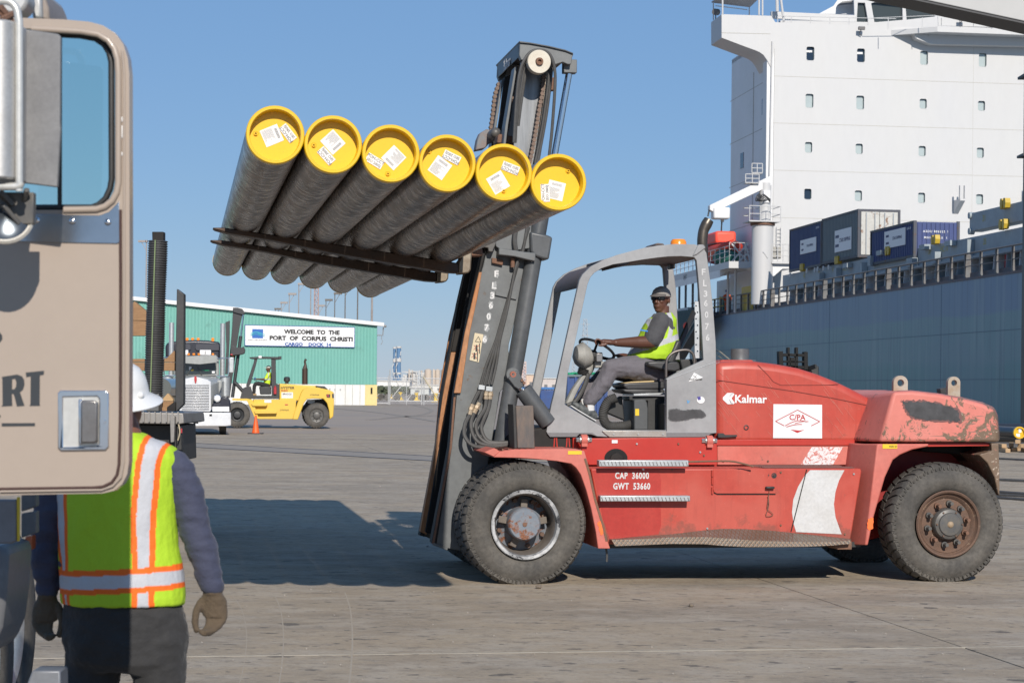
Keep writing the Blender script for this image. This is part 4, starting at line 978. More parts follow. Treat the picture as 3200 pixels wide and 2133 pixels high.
# ---------------- cab
zk = lambda x, y: (x / 2.178 + 1650, y / 2.178 + 680)
outer = [zk(*p) for p in [(125, 1455), (160, 1270), (178, 1200), (350, 425), (372, 385), (430, 330), (520, 285), (610, 252), (700, 228), (790, 205), (880, 190), (1000, 179), (1130, 181), (1190, 198), (1215, 240), (1240, 420), (1262, 640), (1278, 850), (1280, 1000), (1283, 1465), (1242, 1467), (1215, 1492), (940, 1495), (560, 1492), (475, 1488), (430, 1470), (350, 1468), (330, 1490), (150, 1490)]]
inner = [zk(*p) for p in [(540, 1444), (938, 1446), (940, 1095), (1060, 1030), (1195, 968), (1180, 700), (1160, 420), (1147, 290), (1130, 268), (1050, 262), (960, 264), (880, 272), (780, 286), (680, 303), (580, 318), (500, 345), (452, 375), (425, 405), (405, 455), (330, 800), (272, 1050), (250, 1270)]]
m_cab = m_gry
kprism('cab_side_frame', m_cab, outer, .60, .66, .012, holes=[inner], smooth=30)
mb = MB(); o2 = [KF.at(a, b_, 'y', .60) for a, b_ in outer]; i2 = [KF.at(a, b_, 'y', .60) for a, b_ in inner]
far_out = [(p.x, p.z) for p in o2]; far_in = [(p.x, p.z) for p in i2]
# the far side frame has no solid lower panel: two pillars and roof rail
fo = far_out[2:18]; fi = [far_in[k] for k in range(6, 22)]
fi2 = [kx(*zk(x, y), .60) for x, y in [(250, 1230), (405, 470), (425, 405), (452, 375), (500, 345), (580, 318), (680, 303), (780, 286), (880, 272), (1000, 264), (1130, 268), (1147, 290), (1180, 700), (1215, 1100)]]
fo2 = [kx(*zk(x, y), .60) for x, y in [(180, 1230), (350, 425), (372, 385), (430, 330), (520, 285), (610, 252), (700, 228), (790, 205), (880, 190), (1000, 179), (1130, 181), (1215, 240), (1240, 420), (1278, 1100)]]
rows = []
for a, b_ in zip(fo2, fi2): rows.append([mb.vv((a[0], 1.85, a[1])), mb.vv((b_[0], 1.85, b_[1])), mb.vv((b_[0], 1.91, b_[1])), mb.vv((a[0], 1.91, a[1]))])
for a, b_ in zip(rows, rows[1:]): mb.ring(a, b_)
mb.ff(*rows[0]); mb.ff(*rows[-1][::-1]); mb.build('cab_side_frame', m_cab, KT, bevel=.012, smooth=30)
# roof sheet and cross bars
def band(name, mat, pts, y, ya, yb, th=.02):
    mb = MB(); rows = []
    for a, b_ in pts:
        q = kx(a, b_, y); rows.append([mb.vv((q[0], ya, q[1])), mb.vv((q[0], yb, q[1])), mb.vv((q[0], yb, q[1] - th)), mb.vv((q[0], ya, q[1] - th))])
    for a, b_ in zip(rows, rows[1:]): mb.ring(a, b_)
    mb.ff(*rows[0]); mb.ff(*rows[-1][::-1]); return mb.build(name, mat, KT, bevel=.004, smooth=50)
m_roofd = M('roof_dark', (.10, .085, .08), .6, c2=(.16, .1, .08), s=5, a=.7)
band('roof_panel', m_roofd, [zk(*p) for p in [(700, 236), (790, 213), (880, 196), (1000, 186), (1130, 188), (1180, 200)]], .6, .662, 1.848, .10)
band('roof_cross_bar', m_roofd, [zk(*p) for p in [(353, 440), (374, 392), (432, 338), (470, 315)]], .6, .662, 1.848, .05)
band('roof_visor', m_roofd, [zk(*p) for p in [(590, 262), (700, 236)]], .6, 1.2, 1.848, .03)
kprism('roof_vent', m_roofd, [zk(*p) for p in [(860, 186), (880, 172), (920, 176), (930, 186)]], .9, 1.3, .003)
kprism('roof_lamp', m_black, [zk(*p) for p in [(968, 290), (1002, 290), (1004, 345), (970, 350)]], 1.6, 1.72, .006)
kprism('cab_rear_corner', m_cab, [zk(*p) for p in [(1160, 182), (1195, 182), (1212, 205), (1190, 222), (1150, 252), (1120, 262)]], .585, .70, .01)
a = kp(*zk(1024, 178), 1.0); mb = MB(); mb.lathe([(0, .058), (.058, .055), (.072, .035), (.075, .0), (0, 0)], (a.x, 1.0, a.z - .015), 'z', 24); mb.build('beacon', m_orange, KT)
mb = MB(); mb.tube([kp(*zk(*p), 1.55) for p in [(1190, 900), (1190, 260), (1186, 180), (1188, 130), (1196, 85), (1215, 45), (1232, 15)]], [.05] * 5 + [.054, .048], 20, sm=5); mb.build('exhaust_pipe', M('heat_stained_exhaust', (.13, .11, .09), .38, .7, c2=(.05, .048, .045), s=5, a=.8), KT)
mb = MB(); mb.tube([kp(*zk(*p), .66) for p in [(1192, 955), (1180, 720), (1160, 430), (1146, 300), (1128, 268), (1080, 262)]], .012, 8, sm=4); mb.build('wiring_conduit', m_black, KT)
# lower cab parts
m_sill = M('brushed_sill', (.42, .40, .37), .4, .7, c2=(.3, .25, .2), s=10, a=.6)
kprism('door_sill', m_sill, [zk(*p) for p in [(505, 1450), (940, 1450), (940, 1492), (555, 1492), (520, 1466)]], .585, .598, .003)
for zx in (583, 750, 918):
    a = kp(*zk(zx, 1472), .585); mb = MB(); mb.cyl((a.x, .578, a.z), (a.x, .586, a.z), .009, n=8); mb.build('sill_screw', m_bolt, KT)
kprism('cab_floor', m_black, [zk(*p) for p in [(330, 1444), (1280, 1444), (1280, 1488), (300, 1488)]], .662, 1.84, 0)
kprism('cab_rear_wall', m_black, [zk(*p) for p in [(938, 1446), (1280, 1446), (1280, 1250), (1150, 1230), (1010, 1240), (938, 1270)]], .668, 1.84, 0)
seam([zk(945, 1104), zk(1276, 982)], .598, .008, m_stick, 'edge_highlight') if 0 else None
kprism('panel_lip', M('dark_lip', (.16, .16, .165), .6), [zk(*p) for p in [(945, 1462), (1282, 1462), (1242, 1470), (1215, 1490), (945, 1492)]], .594, .598, 0)
kprism('panel_lip', MATS['dark_lip'], [zk(*p) for p in [(128, 1462), (440, 1462), (475, 1488), (430, 1472), (350, 1470), (330, 1490), (150, 1490)]], .594, .598, 0)
seam([zk(942, 1100), zk(942, 1450)], .598, .006, m_dark)
seam([zk(945, 1103), zk(1276, 981)], .597, .004, M('edge_glint', .6, .3, .5), 'edge_glint_line')  # pale line painted as the glint along the panel's upper edge
# stickers on the cab
kprism('hazard_sticker', m_stick, [zk(*p) for p in [(1130, 1053), (1192, 1087), (1093, 1117)]], .596, .5985, 0)
kfit('sticker_print', 'MARINE POLLUTANT', zk(1100, 0)[0], zk(1186, 0)[0], zk(0, 1100)[1], 5, .595, m_black, .0)
line_px([zk(1122, 1070), zk(1150, 1092)], .003, .5955, m_black, 'sticker_cross'); line_px([zk(1150, 1070), zk(1126, 1094)], .003, .5955, m_black, 'sticker_cross')
a = kp(*zk(1176, 1240), .596); mb = MB(); mb.prism(circ(a.x, a.z, .037, 24, .031), .5955, .5985); mb.build('round_sticker', m_stick, KT, smooth=0)
kprism('flag_patch', M('flag_blue', (.06, .05, .25), .6), [zk(1153, 1218), zk(1175, 1215), zk(1176, 1238), zk(1156, 1240)], .5935, .5952, 0)
blob('blue_sticker', M('sticker_blue', (.10, .30, .55), .6), [zk(1082, 1238), zk(1092, 1245), zk(1102, 1246), (zk(1094, 1258)), zk(1086, 1262)], .5955, .6, 6, 3)
blob('spray_fringe', M('thin_spray_grey', (.10, .10, .105), .7), [zk(957, 1306), zk(1010, 1298), zk(1060, 1308), zk(1120, 1302), zk(1180, 1306), zk(1212, 1340), zk(1190, 1364), zk(1130, 1366), zk(1090, 1374), zk(1020, 1386), zk(960, 1376)], .5965, 1.6, 8, 7)
blob('spray_patch', m_spray, [zk(962, 1312), zk(1010, 1303), zk(1060, 1313), zk(1120, 1307), zk(1176, 1312), zk(1205, 1340), zk(1186, 1358), zk(1130, 1361), zk(1090, 1369), zk(1020, 1380), zk(964, 1371)], .595, 1.2, 9, 7)
for k, (ch, zx, zy) in enumerate((('F', 1195, 370), ('L', 1204, 445), ('3', 1208, 518), ('6', 1210, 582), ('0', 1215, 660), ('7', 1218, 740), ('6', 1222, 815))):
    kfit('stencil_figure', ch, zk(zx - 13, 0)[0], zk(zx + 13, 0)[0], zk(0, zy)[1], 20, .598, M('cab_stencil', .5, .7), .03)
# seat, column, wheel
m_vinyl = M('black_vinyl', (.03, .03, .032), .45, c2=.06, s=8)
kprism('seat_cushion', m_vinyl, [zk(*p) for p in [(648, 1128), (690, 1122), (930, 1112), (935, 1165), (680, 1170), (650, 1150)]], .95, 1.45, .03, seg=3)
kprism('seat_foam', M('torn_foam', (.55, .42, .22), .9), [zk(*p) for p in [(650, 1124), (720, 1114), (860, 1108), (860, 1120), (780, 1126), (690, 1132)]], .96, 1.3, .006)
kprism('seat_pan', m_vinyl, [zk(*p) for p in [(640, 1165), (930, 1165), (930, 1195), (720, 1200), (660, 1190)]], .95, 1.45, .015)
kprism('seat_rail', m_galv, [zk(*p) for p in [(720, 1198), (930, 1190), (930, 1204), (720, 1210)]], .93, 1.4, .002)
kprism('seat_base', M('seat_base_grey', (.07, .075, .08), .55), [zk(*p) for p in [(722, 1238), (800, 1234), (812, 1260), (818, 1300), (818, 1444), (722, 1444)]], .93, 1.40, .01)
kprism('seat_base_frame', m_black, [zk(*p) for p in [(690, 1215), (938, 1215), (938, 1444), (815, 1444), (815, 1245), (690, 1240)]], .98, 1.42, .004)
kprism('yellow_label', m_yst, [zk(*p) for p in [(730, 1300), (756, 1300), (756, 1346), (730, 1346)]], .926, .929, 0)
kprism('pedal_stand', m_black, [zk(*p) for p in [(540, 1270), (640, 1210), (660, 1380), (540, 1330)]], 1.15, 1.25, .01)
mb = MB(); pts = spline([kp(*zk(*p), 1.08) for p in [(600, 1225), (545, 1250), (512, 1320), (520, 1385), (560, 1418), (660, 1415), (720, 1400)]], 14)
mb.tube(pts, [.040 + .006 * (k % 2) for k in range(len(pts))], 16); mb.build('ribbed_duct', m_hose, KT, smooth=20)
kprism('seat_back', m_vinyl, [zk(*p) for p in [(930, 1000), (1010, 830), (1048, 838), (1010, 960), (975, 1060), (930, 1090)]], 1.0, 1.42, .03, seg=3)
kprism('armrest', m_vinyl, [zk(*p) for p in [(810, 980), (880, 975), (1020, 978), (1038, 995), (1040, 1035), (1000, 1050), (930, 1040), (820, 1010)]], .84, .96, .02, seg=3)
mb = MB(); mb.tube([kp(*zk(*p), .72) for p in [(940, 1085), (941, 1010), (948, 960), (985, 920), (1040, 902), (1090, 902), (1122, 925), (1132, 965), (1131, 1000)]], .013, 10, sm=4); mb.build('grab_rail', M('worn_tube', (.16, .14, .13), .4, .6), KT)
mb = MB(); q = [kp(*zk(x, y), 1.5) for x, y in ((1135, 570), (1166, 570), (1166, 955), (1135, 955))]
holes = [circ(*kx(*zk(1148 + (6 if k % 2 else -4), 600 + k * 44), 1.5), .008, 10) for k in range(8)]
mb.prism([(p.x, p.z) for p in q], 1.5, 1.51, holes); mb.build('perforated_rail', m_galv, KT, smooth=0)
mb = MB(); a, b_ = kp(*zk(1130, 640), 1.4), kp(*zk(1000, 930), 1.2); mb.beam(a, b_, .02, .05); mb.build('seat_belt', m_black, KT)
kprism('rear_shelf', m_black, [zk(*p) for p in [(1035, 965), (1195, 955), (1195, 975), (1050, 1040)]], .8, 1.8, .01)
# steering column
m_col = M('column_plastic', (.33, .325, .30), .6, c2=(.24, .23, .21), s=8, a=.7)
mb = MB(); cc = [kp(*zk(*p), 1.2) for p in [(320, 945), (345, 905), (385, 900), (430, 935)]]
mb.loft([(kp(*zk(312, 945), 1.2), (0, .07, 0), (0, 0, .03)), (kp(*zk(325, 935), 1.2), (0, .13, 0), (.0, 0, .085)), (kp(*zk(370, 940), 1.2), (0, .15, 0), (0, 0, .13)), (kp(*zk(420, 950), 1.2), (0, .12, 0), (0, 0, .09)), (kp(*zk(440, 960), 1.2), (0, .08, 0), (0, 0, .05))], 20)
mb.build('instrument_pod', m_col, KT, bevel=0)
mb = MB(); mb.tube([kp(*zk(*p), 1.2) for p in [(425, 975), (410, 1030), (395, 1055)]], [.06, .05, .045], 12, sm=3); mb.build('column_neck', m_col, KT)
mb = MB(); pts = spline([kp(*zk(*p), 1.2) for p in [(385, 1030), (375, 1070)]], 10); mb.tube(pts, [.055 + .008 * (k % 2) for k in range(len(pts))], 14); mb.build('column_boot', m_black, KT, smooth=20)
mb = MB(); mb.loft([(kp(*zk(380, 1070), 1.2), (.04, 0, .02), (0, .05, 0)), (kp(*zk(320, 1160), 1.2), (.045, 0, .02), (0, .05, 0)), (kp(*zk(275, 1255), 1.2), (.04, 0, .015), (0, .05, 0))], 12, ex=.6); mb.build('steering_column', m_col, KT)
mb = MB(); mb.tube([kp(*zk(*p), 1.16) for p in [(410, 1060), (390, 1130), (350, 1210), (310, 1260), (265, 1275)]], .022, 8, sm=4); mb.build('column_hose', m_hose, KT)
ca, cb = kp(*zk(360, 832), 1.2), kp(*zk(578, 955), 1.2); cc = (ca + cb) / 2; d = (cb - ca).normalized()
M3 = Matrix((d, Vector((0, 1, 0)), d.cross(Vector((0, 1, 0))))).transposed()
# the wheel seen edge on, tipped a little towards the viewer
tiltm = Matrix.Rotation(radians(-14), 3, d); M3 = tiltm @ M3
Rw = (cb - ca).length / 2
mb = MB(); mb.torus(cc, Rw, .013, M3, 48, 10); 
sw_o = mb.build('steering_wheel', M('wheel_black', (.02, .02, .022), .35), KT)
mb = MB(); hubc = cc - M3 @ Vector((0, 0, -1)) * -.05 if 0 else cc + Vector((-.035, 0, -.05))
for t in (.3, 2.3, 4.4): mb.beam(cc + M3 @ Vector((Rw * cos(t), Rw * sin(t), 0)), hubc, .02, .012)
mb.ball(hubc, .045, 12, 8); mb.build('spokes', MATS['wheel_black'], sw_o)
mb = MB(); a = kp(*zk(455, 945), 1.12); mb.box(a.x - .05, a.x + .07, 1.1, 1.3, a.z - .05, a.z + .04); mb.build('gear_console', m_black, KT, bevel=.01)
mb = MB(); a = kp(*zk(487, 950), 1.02); mb.box(a.x - .03, a.x + .03, 1.02, 1.06, a.z - .04, a.z + .04); mb.build('wheel_knob_clip', m_steel, KT, bevel=.006)
mb = MB(); a = kp(*zk(490, 1000), 1.1); mb.box(a.x - .05, a.x + .05, 1.08, 1.2, a.z - .03, a.z + .03); mb.build('lever_box', m_col, KT, bevel=.01)

# small fixings on the red panels
for px, py, yy in ((2010, 1466, .076), (2100, 1466, .076), (2210, 1650, .076), (2440, 1475, .076), (2440, 1640, .076), (2668, 1480, .076), (2640, 1668, .076), (2200, 1422, .494), (2188, 1412, .494), (2260, 1440, .57), (2400, 1440, .57), (2655, 1400, .57), (1990, 1386, .494), (2120, 1386, .494)):
    q = kp(px, py, yy); mb = MB(); mb.cyl((q.x, yy - .006, q.z), (q.x, yy + .01, q.z), .009, n=8); mb.build('panel_bolt', m_bolt if px % 20 else m_rust, KT)
# ---------------- mast
z2 = lambda x, y: (x / 2.178 + 1300, y / 2.178 + 680)
z6 = lambda x, y: (x / 3.408 + 1480, y / 3.408 + 100)
z5 = lambda x, y: (x / 3.484 + 1350, y / 3.484 + 500)
YM, YN = .72, 1.73          # near and far outer faces of the mast
YA = 1.225 * 2
def both(name, mat, pts, y, y1, bevel=.006, trace=None, smooth=38):
    """same piece on the near and the far mast beam"""
    q = xz(pts, trace if trace is not None else y)
    for a, b_ in ((y, y1), (YA - y1, YA - y)):
        mb = MB(); mb.prism(q, a, b_); mb.build(name, mat, KT, bevel=bevel, smooth=smooth)
mast_side = [(1352, 1695), (1408, 1396), (1424, 1226), (1477, 937), (1510, 830), (1532, 735), (1560, 735), (1652, 740), (1655, 800), (1636, 870), (1600, 1040), (1590, 1075), (1589, 1093), (1592, 1115), (1599, 1135), (1612, 1148), (1625, 1158), (1630, 1172), (1622, 1186), (1604, 1197), (1588, 1204), (1572, 1213), (1561, 1226), (1550, 1300), (1530, 1420), (1500, 1600), (1450, 1722), (1398, 1712)]
both('outer_mast_plate', m_gryp, mast_side, YM, YM + .05)
fr_out = [(1352, 1695), (1408, 1396), (1424, 1226), (1477, 937), (1520, 750), (1534, 750), (1490, 937), (1437, 1226), (1421, 1396), (1372, 1700)]
both('outer_mast_rail', m_grease_shade, [(a - 3, b_) for a, b_ in fr_out[:5]] + [(a - 9 + 1, b_) for a, b_ in fr_out[5:]], YM - .015, YM + .15, trace=YM - .02)  # flange coloured black in place of the shadow falling on it
both('slide_strip', m_rail, [(1418, 1228), (1452, 1040), (1478, 930), (1497, 850), (1506, 850), (1492, 930), (1468, 1040), (1440, 1228)], YM - .035, YM - .014, trace=YM - .03)
both('worn_edge', m_rust, [(1350, 1697), (1405, 1396), (1418, 1240), (1424, 1240), (1412, 1396), (1357, 1699)], YM - .019, YM - .0155, 0, trace=YM - .02)
in_rail = [(1313, 1660), (1360, 1400), (1387, 1231), (1468, 800), (1480, 740), (1494, 740), (1482, 812), (1402, 1236), (1374, 1400), (1333, 1670)]
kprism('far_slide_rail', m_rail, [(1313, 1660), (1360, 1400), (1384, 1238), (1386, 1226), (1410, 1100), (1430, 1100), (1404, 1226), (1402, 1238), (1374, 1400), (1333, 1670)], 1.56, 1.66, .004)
kprism('far_upper_rail', m_grease_shade, [(1410, 1098), (1468, 800), (1480, 740), (1500, 740), (1484, 812), (1432, 1098)], 1.56, 1.66, .004)  # upper length greasy black, its tone also painting the load's shadow
kprism('mast_web', m_dark, [(1330, 1662), (1402, 1236), (1480, 812), (1500, 700), (1590, 700), (1540, 937), (1480, 1230), (1420, 1690)], 1.48, 1.54, 0)  # black plate standing in for the shaded web between the beams
kprism('mast_web', m_grease_shade, [(1395, 1690), (1440, 1230), (1500, 937), (1540, 740), (1570, 740), (1530, 937), (1470, 1230), (1425, 1690)], YM + .06, YM + .16, 0)
kprism('mast_shoe', m_gryp, [(1353, 1694), (1400, 1710), (1398, 1719), (1353, 1702)], YM - .02, YM + .16, .004)
# upper part of the inner mast above the pipes
in_plate = [z6(*p) for p in [(500, 300), (560, 180), (760, 200), (800, 420), (770, 760), (690, 1150), (640, 1400), (560, 1700), (500, 2100), (430, 2100), (470, 1500), (440, 1150), (430, 900)]]
both('inner_mast_plate', M('polished_mast', (.16, .165, .17), .35, .5, c2=(.30, .31, .32), s=4, a=.9, st=(4, 1, .3), fine=.1), [z6(*p) for p in [(510, 190), (790, 200), (775, 500), (745, 760), (640, 1500), (520, 2300), (380, 2300), (430, 1200), (455, 900), (500, 500)]], .80, .84, .004, trace=.78)
both('inner_mast_flange', m_gryp, [z6(*p) for p in [(432, 380), (455, 380), (360, 1000), (300, 1500), (150, 2300), (130, 2300), (275, 1500), (330, 1000)]], .76, .95, .004, trace=.80)
both('inner_mast_flange', m_gryp, [z6(*p) for p in [(800, 330), (835, 330), (780, 900), (700, 1420), (560, 2300), (520, 2300), (650, 1420), (730, 900)]], .76, .90, .004, trace=.76)
both('mast_guide', m_worn, [z6(*p) for p in [(770, 420), (800, 420), (760, 800), (700, 1180), (660, 1400), (640, 1400), (680, 1180), (735, 800)]], .73, .76, .003, trace=.73)
kprism('mast_inner_plate', m_grease_shade, [z6(*p) for p in [(330, 480), (440, 440), (400, 900), (330, 1300), (250, 1500), (200, 1400), (280, 900)]], 1.45, 1.5, 0)
# chains
m_chain = M('oiled_chain', (.10, .07, .055), .5, .4, c2=(.18, .12, .09), s=30, a=.8)
def chain(pts, y, w=.022):
    q = spline([kp(a, b_, y) for a, b_ in pts], 12); mb = MB()
    L_ = [0]
    for a, b_ in zip(q, q[1:]): L_.append(L_[-1] + (b_ - a).length)
    n = int(L_[-1] / .038)
    def at(s_):
        for k in range(len(L_) - 1):
            if L_[k + 1] >= s_: return q[k].lerp(q[k + 1], (s_ - L_[k]) / max(1e-6, L_[k + 1] - L_[k]))
        return q[-1]
    for k in range(n):
        a, b_ = at(L_[-1] * k / n), at(L_[-1] * (k + .8) / n); mb.beam(a, b_, .05, w, (1, 0, 0)); mb.cyl(a - Vector((0, .03, 0)), a + Vector((0, .03, 0)), .019, n=8)
    return mb.build('chain', m_chain, KT, smooth=0)
chain([z6(*p) for p in [(745, 480), (730, 640), (700, 800), (668, 1000), (630, 1220), (590, 1420)]], .72)
chain([z6(*p) for p in [(440, 440), (410, 640), (375, 850), (360, 1000), (335, 1100)]], 1.05)
chain([z6(*p) for p in [(262, 560), (225, 680), (205, 850), (185, 1000), (178, 1060)]], 1.62)
# mast head
headp = [z6(*p) for p in [(488, 98), (600, 112), (800, 148), (980, 192), (1060, 226), (1064, 240), (1050, 272), (1040, 345), (1002, 345), (950, 322), (872, 348), (840, 330), (560, 300), (505, 300), (486, 246), (492, 140)]]
kprism('mast_head', m_gryp, headp, .58, .66, .006)
kprism('mast_head', m_gryp, headp, 1.79, 1.87, .006, smooth=38) if 0 else None
mb = MB(); q = xz(headp, .58); mb.prism(q, 1.79, 1.87); mb.build('mast_head', m_gryp, KT, bevel=.006)
topb = xz([z6(*p) for p in [(486, 97), (600, 111), (800, 147), (980, 190), (1062, 224), (1060, 236), (980, 204), (800, 162), (600, 126), (492, 116)]], .56)
mb = MB(); mb.prism(topb, .56, 1.89); mb.build('mast_head_cover', m_gryd, KT, bevel=.004)
fb = xz([z6(*p) for p in [(488, 100), (512, 104), (514, 246), (470, 330), (448, 352), (470, 240)]], .58)
mb = MB(); mb.prism(xz([z6(*p) for p in [(488, 100), (510, 104), (512, 250), (490, 262)]], .58), .662, 1.788); mb.build('mast_head_front', m_gryd, KT, bevel=.004)
a = kx(*z6(492, 182), .58)
hl = text('lettering', 'Kalmar', .13, m_sten, KT, Matrix.Translation((a[0] - .012, 1.22, a[1] - .03)) @ Matrix.Rotation(-pi / 2, 4, 'Z') @ Matrix.Rotation(pi / 2, 4, 'X'), bold=.02)
# roller drum with pin
a = kp(*z6(698, 318), .48); mb = MB(); mb.lathe([(0, .0), (.101, .0), (.105, .006), (.105, .09), (.0, .09)], (a.x, .47, a.z), n=40); mb.build('hose_sheave', M('white_sheave', (.60, .56, .47), .6, c2=(.5, .43, .33), s=14, a=.6), KT)
mb = MB(); mb.lathe([(0, -.004), (.016, -.004), (.016, -.025), (.032, -.025), (.036, .0)], (a.x, .47, a.z), n=24); mb.build('sheave_pin', m_rust, KT)
for yy, off in ((.50, 0), (.54, 12)):
    mb = MB(); mb.tube([kp(*zz, yy) for zz in [z6(430 + off, 1180), z6(445 + off, 900), z6(468 + off, 600), z6(495 + off, 420), z6(540 + off, 300), z6(610, 215), z6(700, 192), z6(790, 220), z6(845, 310), z6(868, 450), z6(865, 620), z6(850, 850), z6(830, 1100), z6(805, 1320)]], .014, 8, sm=5); mb.build('mast_hose', m_hose, KT)
for off in (0, 22):
    mb = MB(); mb.tube([kp(*zz, .60) for zz in [z6(548 + off, 330), z6(520 + off, 520), z6(480 + off, 800), z6(455 + off, 1000)]], .012, 8, sm=4); mb.build('mast_hose', m_hose, KT)
for off in (0, 24):
    mb = MB(); mb.tube([kp(*zz, .64) for zz in [z6(812 + off, 380), z6(790 + off, 600), z6(750 + off, 900), z6(700 + off, 1180), z6(655 + off, 1400)]], .012, 8, sm=4); mb.build('mast_hose', m_hose, KT)
# lift cylinders
for yc, kk in ((.70, 0), (1.75, 1)):
    a, b_ = kp(*z6(1020, 420), .70), kp(*z6(850, 1380), .70); a.y = b_.y = yc
    d = (b_ - a)
    mb = MB(); mb.cyl(a, a + d * 2.0 * .86, .030, n=24); mb.build('cylinder_rod', m_chrome, KT)
    mb = MB(); mb.cyl(a - d * .08, a + d * .03, .036, n=20); mb.box(a.x - .06, a.x + .06, yc - .05, yc + .05, a.z - .02, a.z + .10); mb.build('rod_clamp', m_rust if kk else m_gryp, KT, bevel=.006)
    c0 = kp(1711, 700, .70); c1 = kp(1565, 1400, .70); c0 = kp(1683, 716, .70); c0.y = c1.y = yc; c0 += (c0 - c1) * .2
    mb = MB(); mb.cyl(c0, c1, .074, n=28); mb.build('lift_cylinder', m_gryd, KT)
kprism('cylinder_collar', m_gryd, [z5(*p) for p in [(1070, 775), (1240, 810), (1315, 838), (1275, 1085), (1215, 1078), (1130, 1050), (1075, 1000)]], .60, .85, .02, seg=3)
kprism('cylinder_collar', m_gryp, [z5(*p) for p in [(730, 960), (920, 985), (1010, 1000), (1130, 1010), (1125, 1103), (1020, 1080), (900, 1050), (725, 1030)]], .58, .72, .008)
kprism('mast_lug', m_gryp, [z5(*p) for p in [(690, 880), (720, 800), (900, 740), (1085, 700), (1070, 960), (900, 985), (740, 970), (695, 940)]], .66, .72, .006)
kprism('carriage_block', m_rust, [z5(*p) for p in [(655, 1062), (778, 1090), (770, 1145), (652, 1118)]], .68, .72, .004)
kprism('hose_bracket', m_gryp, [z5(*p) for p in [(695, 1432), (925, 1492), (917, 1518), (690, 1470)]], .70, .72, .002)
mb = MB(); mb.cyl(kp(*z5(880, 1068), .66), kp(*z5(878, 1168), .66), .019, n=8); mb.build('long_bolt', m_rust, KT)
mb = MB(); mb.tube([kp(*z5(*p), .62) for p in [(930, 700), (905, 800), (900, 900), (915, 985)]], .022, 8, sm=3); mb.build('mast_hose', m_hose, KT)
# long hoses down the mast side
def hose(pts, r=.013, yy=.66, mat=None, name='hydraulic_hose', ys=None):
    n_ = len(pts); q = [kp(a, b_, (ys[k] if ys else yy)) for k, (a, b_) in enumerate(pts)]
    mb = MB(); mb.tube(q, r, 8, sm=5); return mb.build(name, mat or m_hose, KT)
for k in range(4):
    dx = k * 9.5
    hose([z5(1060 - 8 * k, 730), z5(985 + k * 4, 960), z5(955 + k * 4, 1060), z2(690 - k * 3, 330), z2(600 + 6 * k, 640), z2(545 + 9 * k, 830), z2(480 + 22 * k, 1000), z2(440 + 25 * k, 1135)], .013, .665 - .006 * k)
kprism('hose_clamp', m_galv, [z2(*p) for p in [(428, 1136), (470, 1140), (468, 1172), (424, 1168)]], .63, .68, .003)
kprism('hose_clamp', m_galv, [z2(*p) for p in [(478, 1146), (523, 1150), (520, 1182), (474, 1178)]], .63, .68, .003)
for k, (sx0, pts) in enumerate(((0, [(432, 1175), (385, 1270), (365, 1340), (335, 1400), (330, 1480), (380, 1545), (470, 1560), (620, 1545)]), (1, [(455, 1175), (430, 1260), (395, 1330), (375, 1400), (390, 1480), (440, 1535), (540, 1545), (640, 1535)]), (2, [(480, 1180), (470, 1290), (430, 1360), (408, 1420), (430, 1490), (500, 1535), (650, 1530)]), (3, [(510, 1180), (495, 1290), (462, 1370), (445, 1430), (470, 1500), (530, 1530), (680, 1525)]))):
    hose([z2(*p) for p in pts], .018, .60 - .0 * k, ys=[.66, .64, .60, .56, .52, .50, .50] + [.5] * (len(pts) - 7))
    f_ = [z2(*pts[1]), z2(*pts[2])] if k < 2 else [z2(*pts[0]), z2((pts[0][0] + pts[1][0]) / 2, (pts[0][1] + pts[1][1]) / 2)]
    mb = MB(); a, b_ = kp(*f_[0], .615 if k < 2 else .655), kp(*f_[1], .60 if k < 2 else .65); mb.cyl(a, b_, .021, n=8); mb.cyl(a.lerp(b_, .3), a.lerp(b_, .55), .027, n=6); mb.build('hose_fitting', M('old_brass', (.45, .38, .28), .5, .4, c2=(.3, .18, .1), s=20), KT)
# warning plate and stencil figures of the mast
wp = kprism('warning_plate', M('cream_plate', (.60, .53, .38), .6, c2=(.5, .38, .22), s=10, a=.5), [z2(*p) for p in [(400, 783), (459, 794), (428, 984), (364, 968)]], .714, .7185, .001)
line_px([z2(425, 808), z2(403, 842), z2(442, 848), z2(425, 808)], .0045, .713, m_black, 'warning_sign', wp)
for cy, cx in ((885, 412), (938, 398)):
    line_px([z2(cx - 20, cy + 12), z2(cx + 18, cy - 18)], .004, .7130, m_rlogo, 'red_cross', wp); line_px([z2(cx - 18, cy - 18), z2(cx + 18, cy + 22)], .004, .7125, m_rlogo, 'red_cross', wp)
    mb = MB(); a = kp(*z2(cx, cy - 14), .713); mb.cyl((a.x, .711, a.z), (a.x, .714, a.z), .009, n=10); mb.box(a.x - .009, a.x + .009, .711, .714, a.z - .05, a.z - .01); b2_ = kp(*z2(cx + 20, cy), .713); mb.box(b2_.x - .004, b2_.x + .004, .711, .714, b2_.z - .05, b2_.z + .04); mb.build('pictogram', m_black, wp, smooth=0)
for ch, x, y in (('F', 548, 382), ('L', 532, 462), ('3', 519, 530), ('6', 509, 596), ('0', 494, 672), ('7', 480, 747), ('6', 468, 826)):
    c_ = z2(x, y); o = kfit('stencil_figure', ch, c_[0] - 6.5, c_[0] + 6.5, c_[1], 19, .716, M('fresh_stencil', .62, .7), .02)
    blob('stencil_overspray', M('overspray', (.30, .31, .315), .7), [(c_[0] - 5, c_[1] - 12), (c_[0] + 6, c_[1] - 11), (c_[0] + 7, c_[1] + 10), (c_[0] - 6, c_[1] + 11)], .7165, 2.2, int(x), 4)
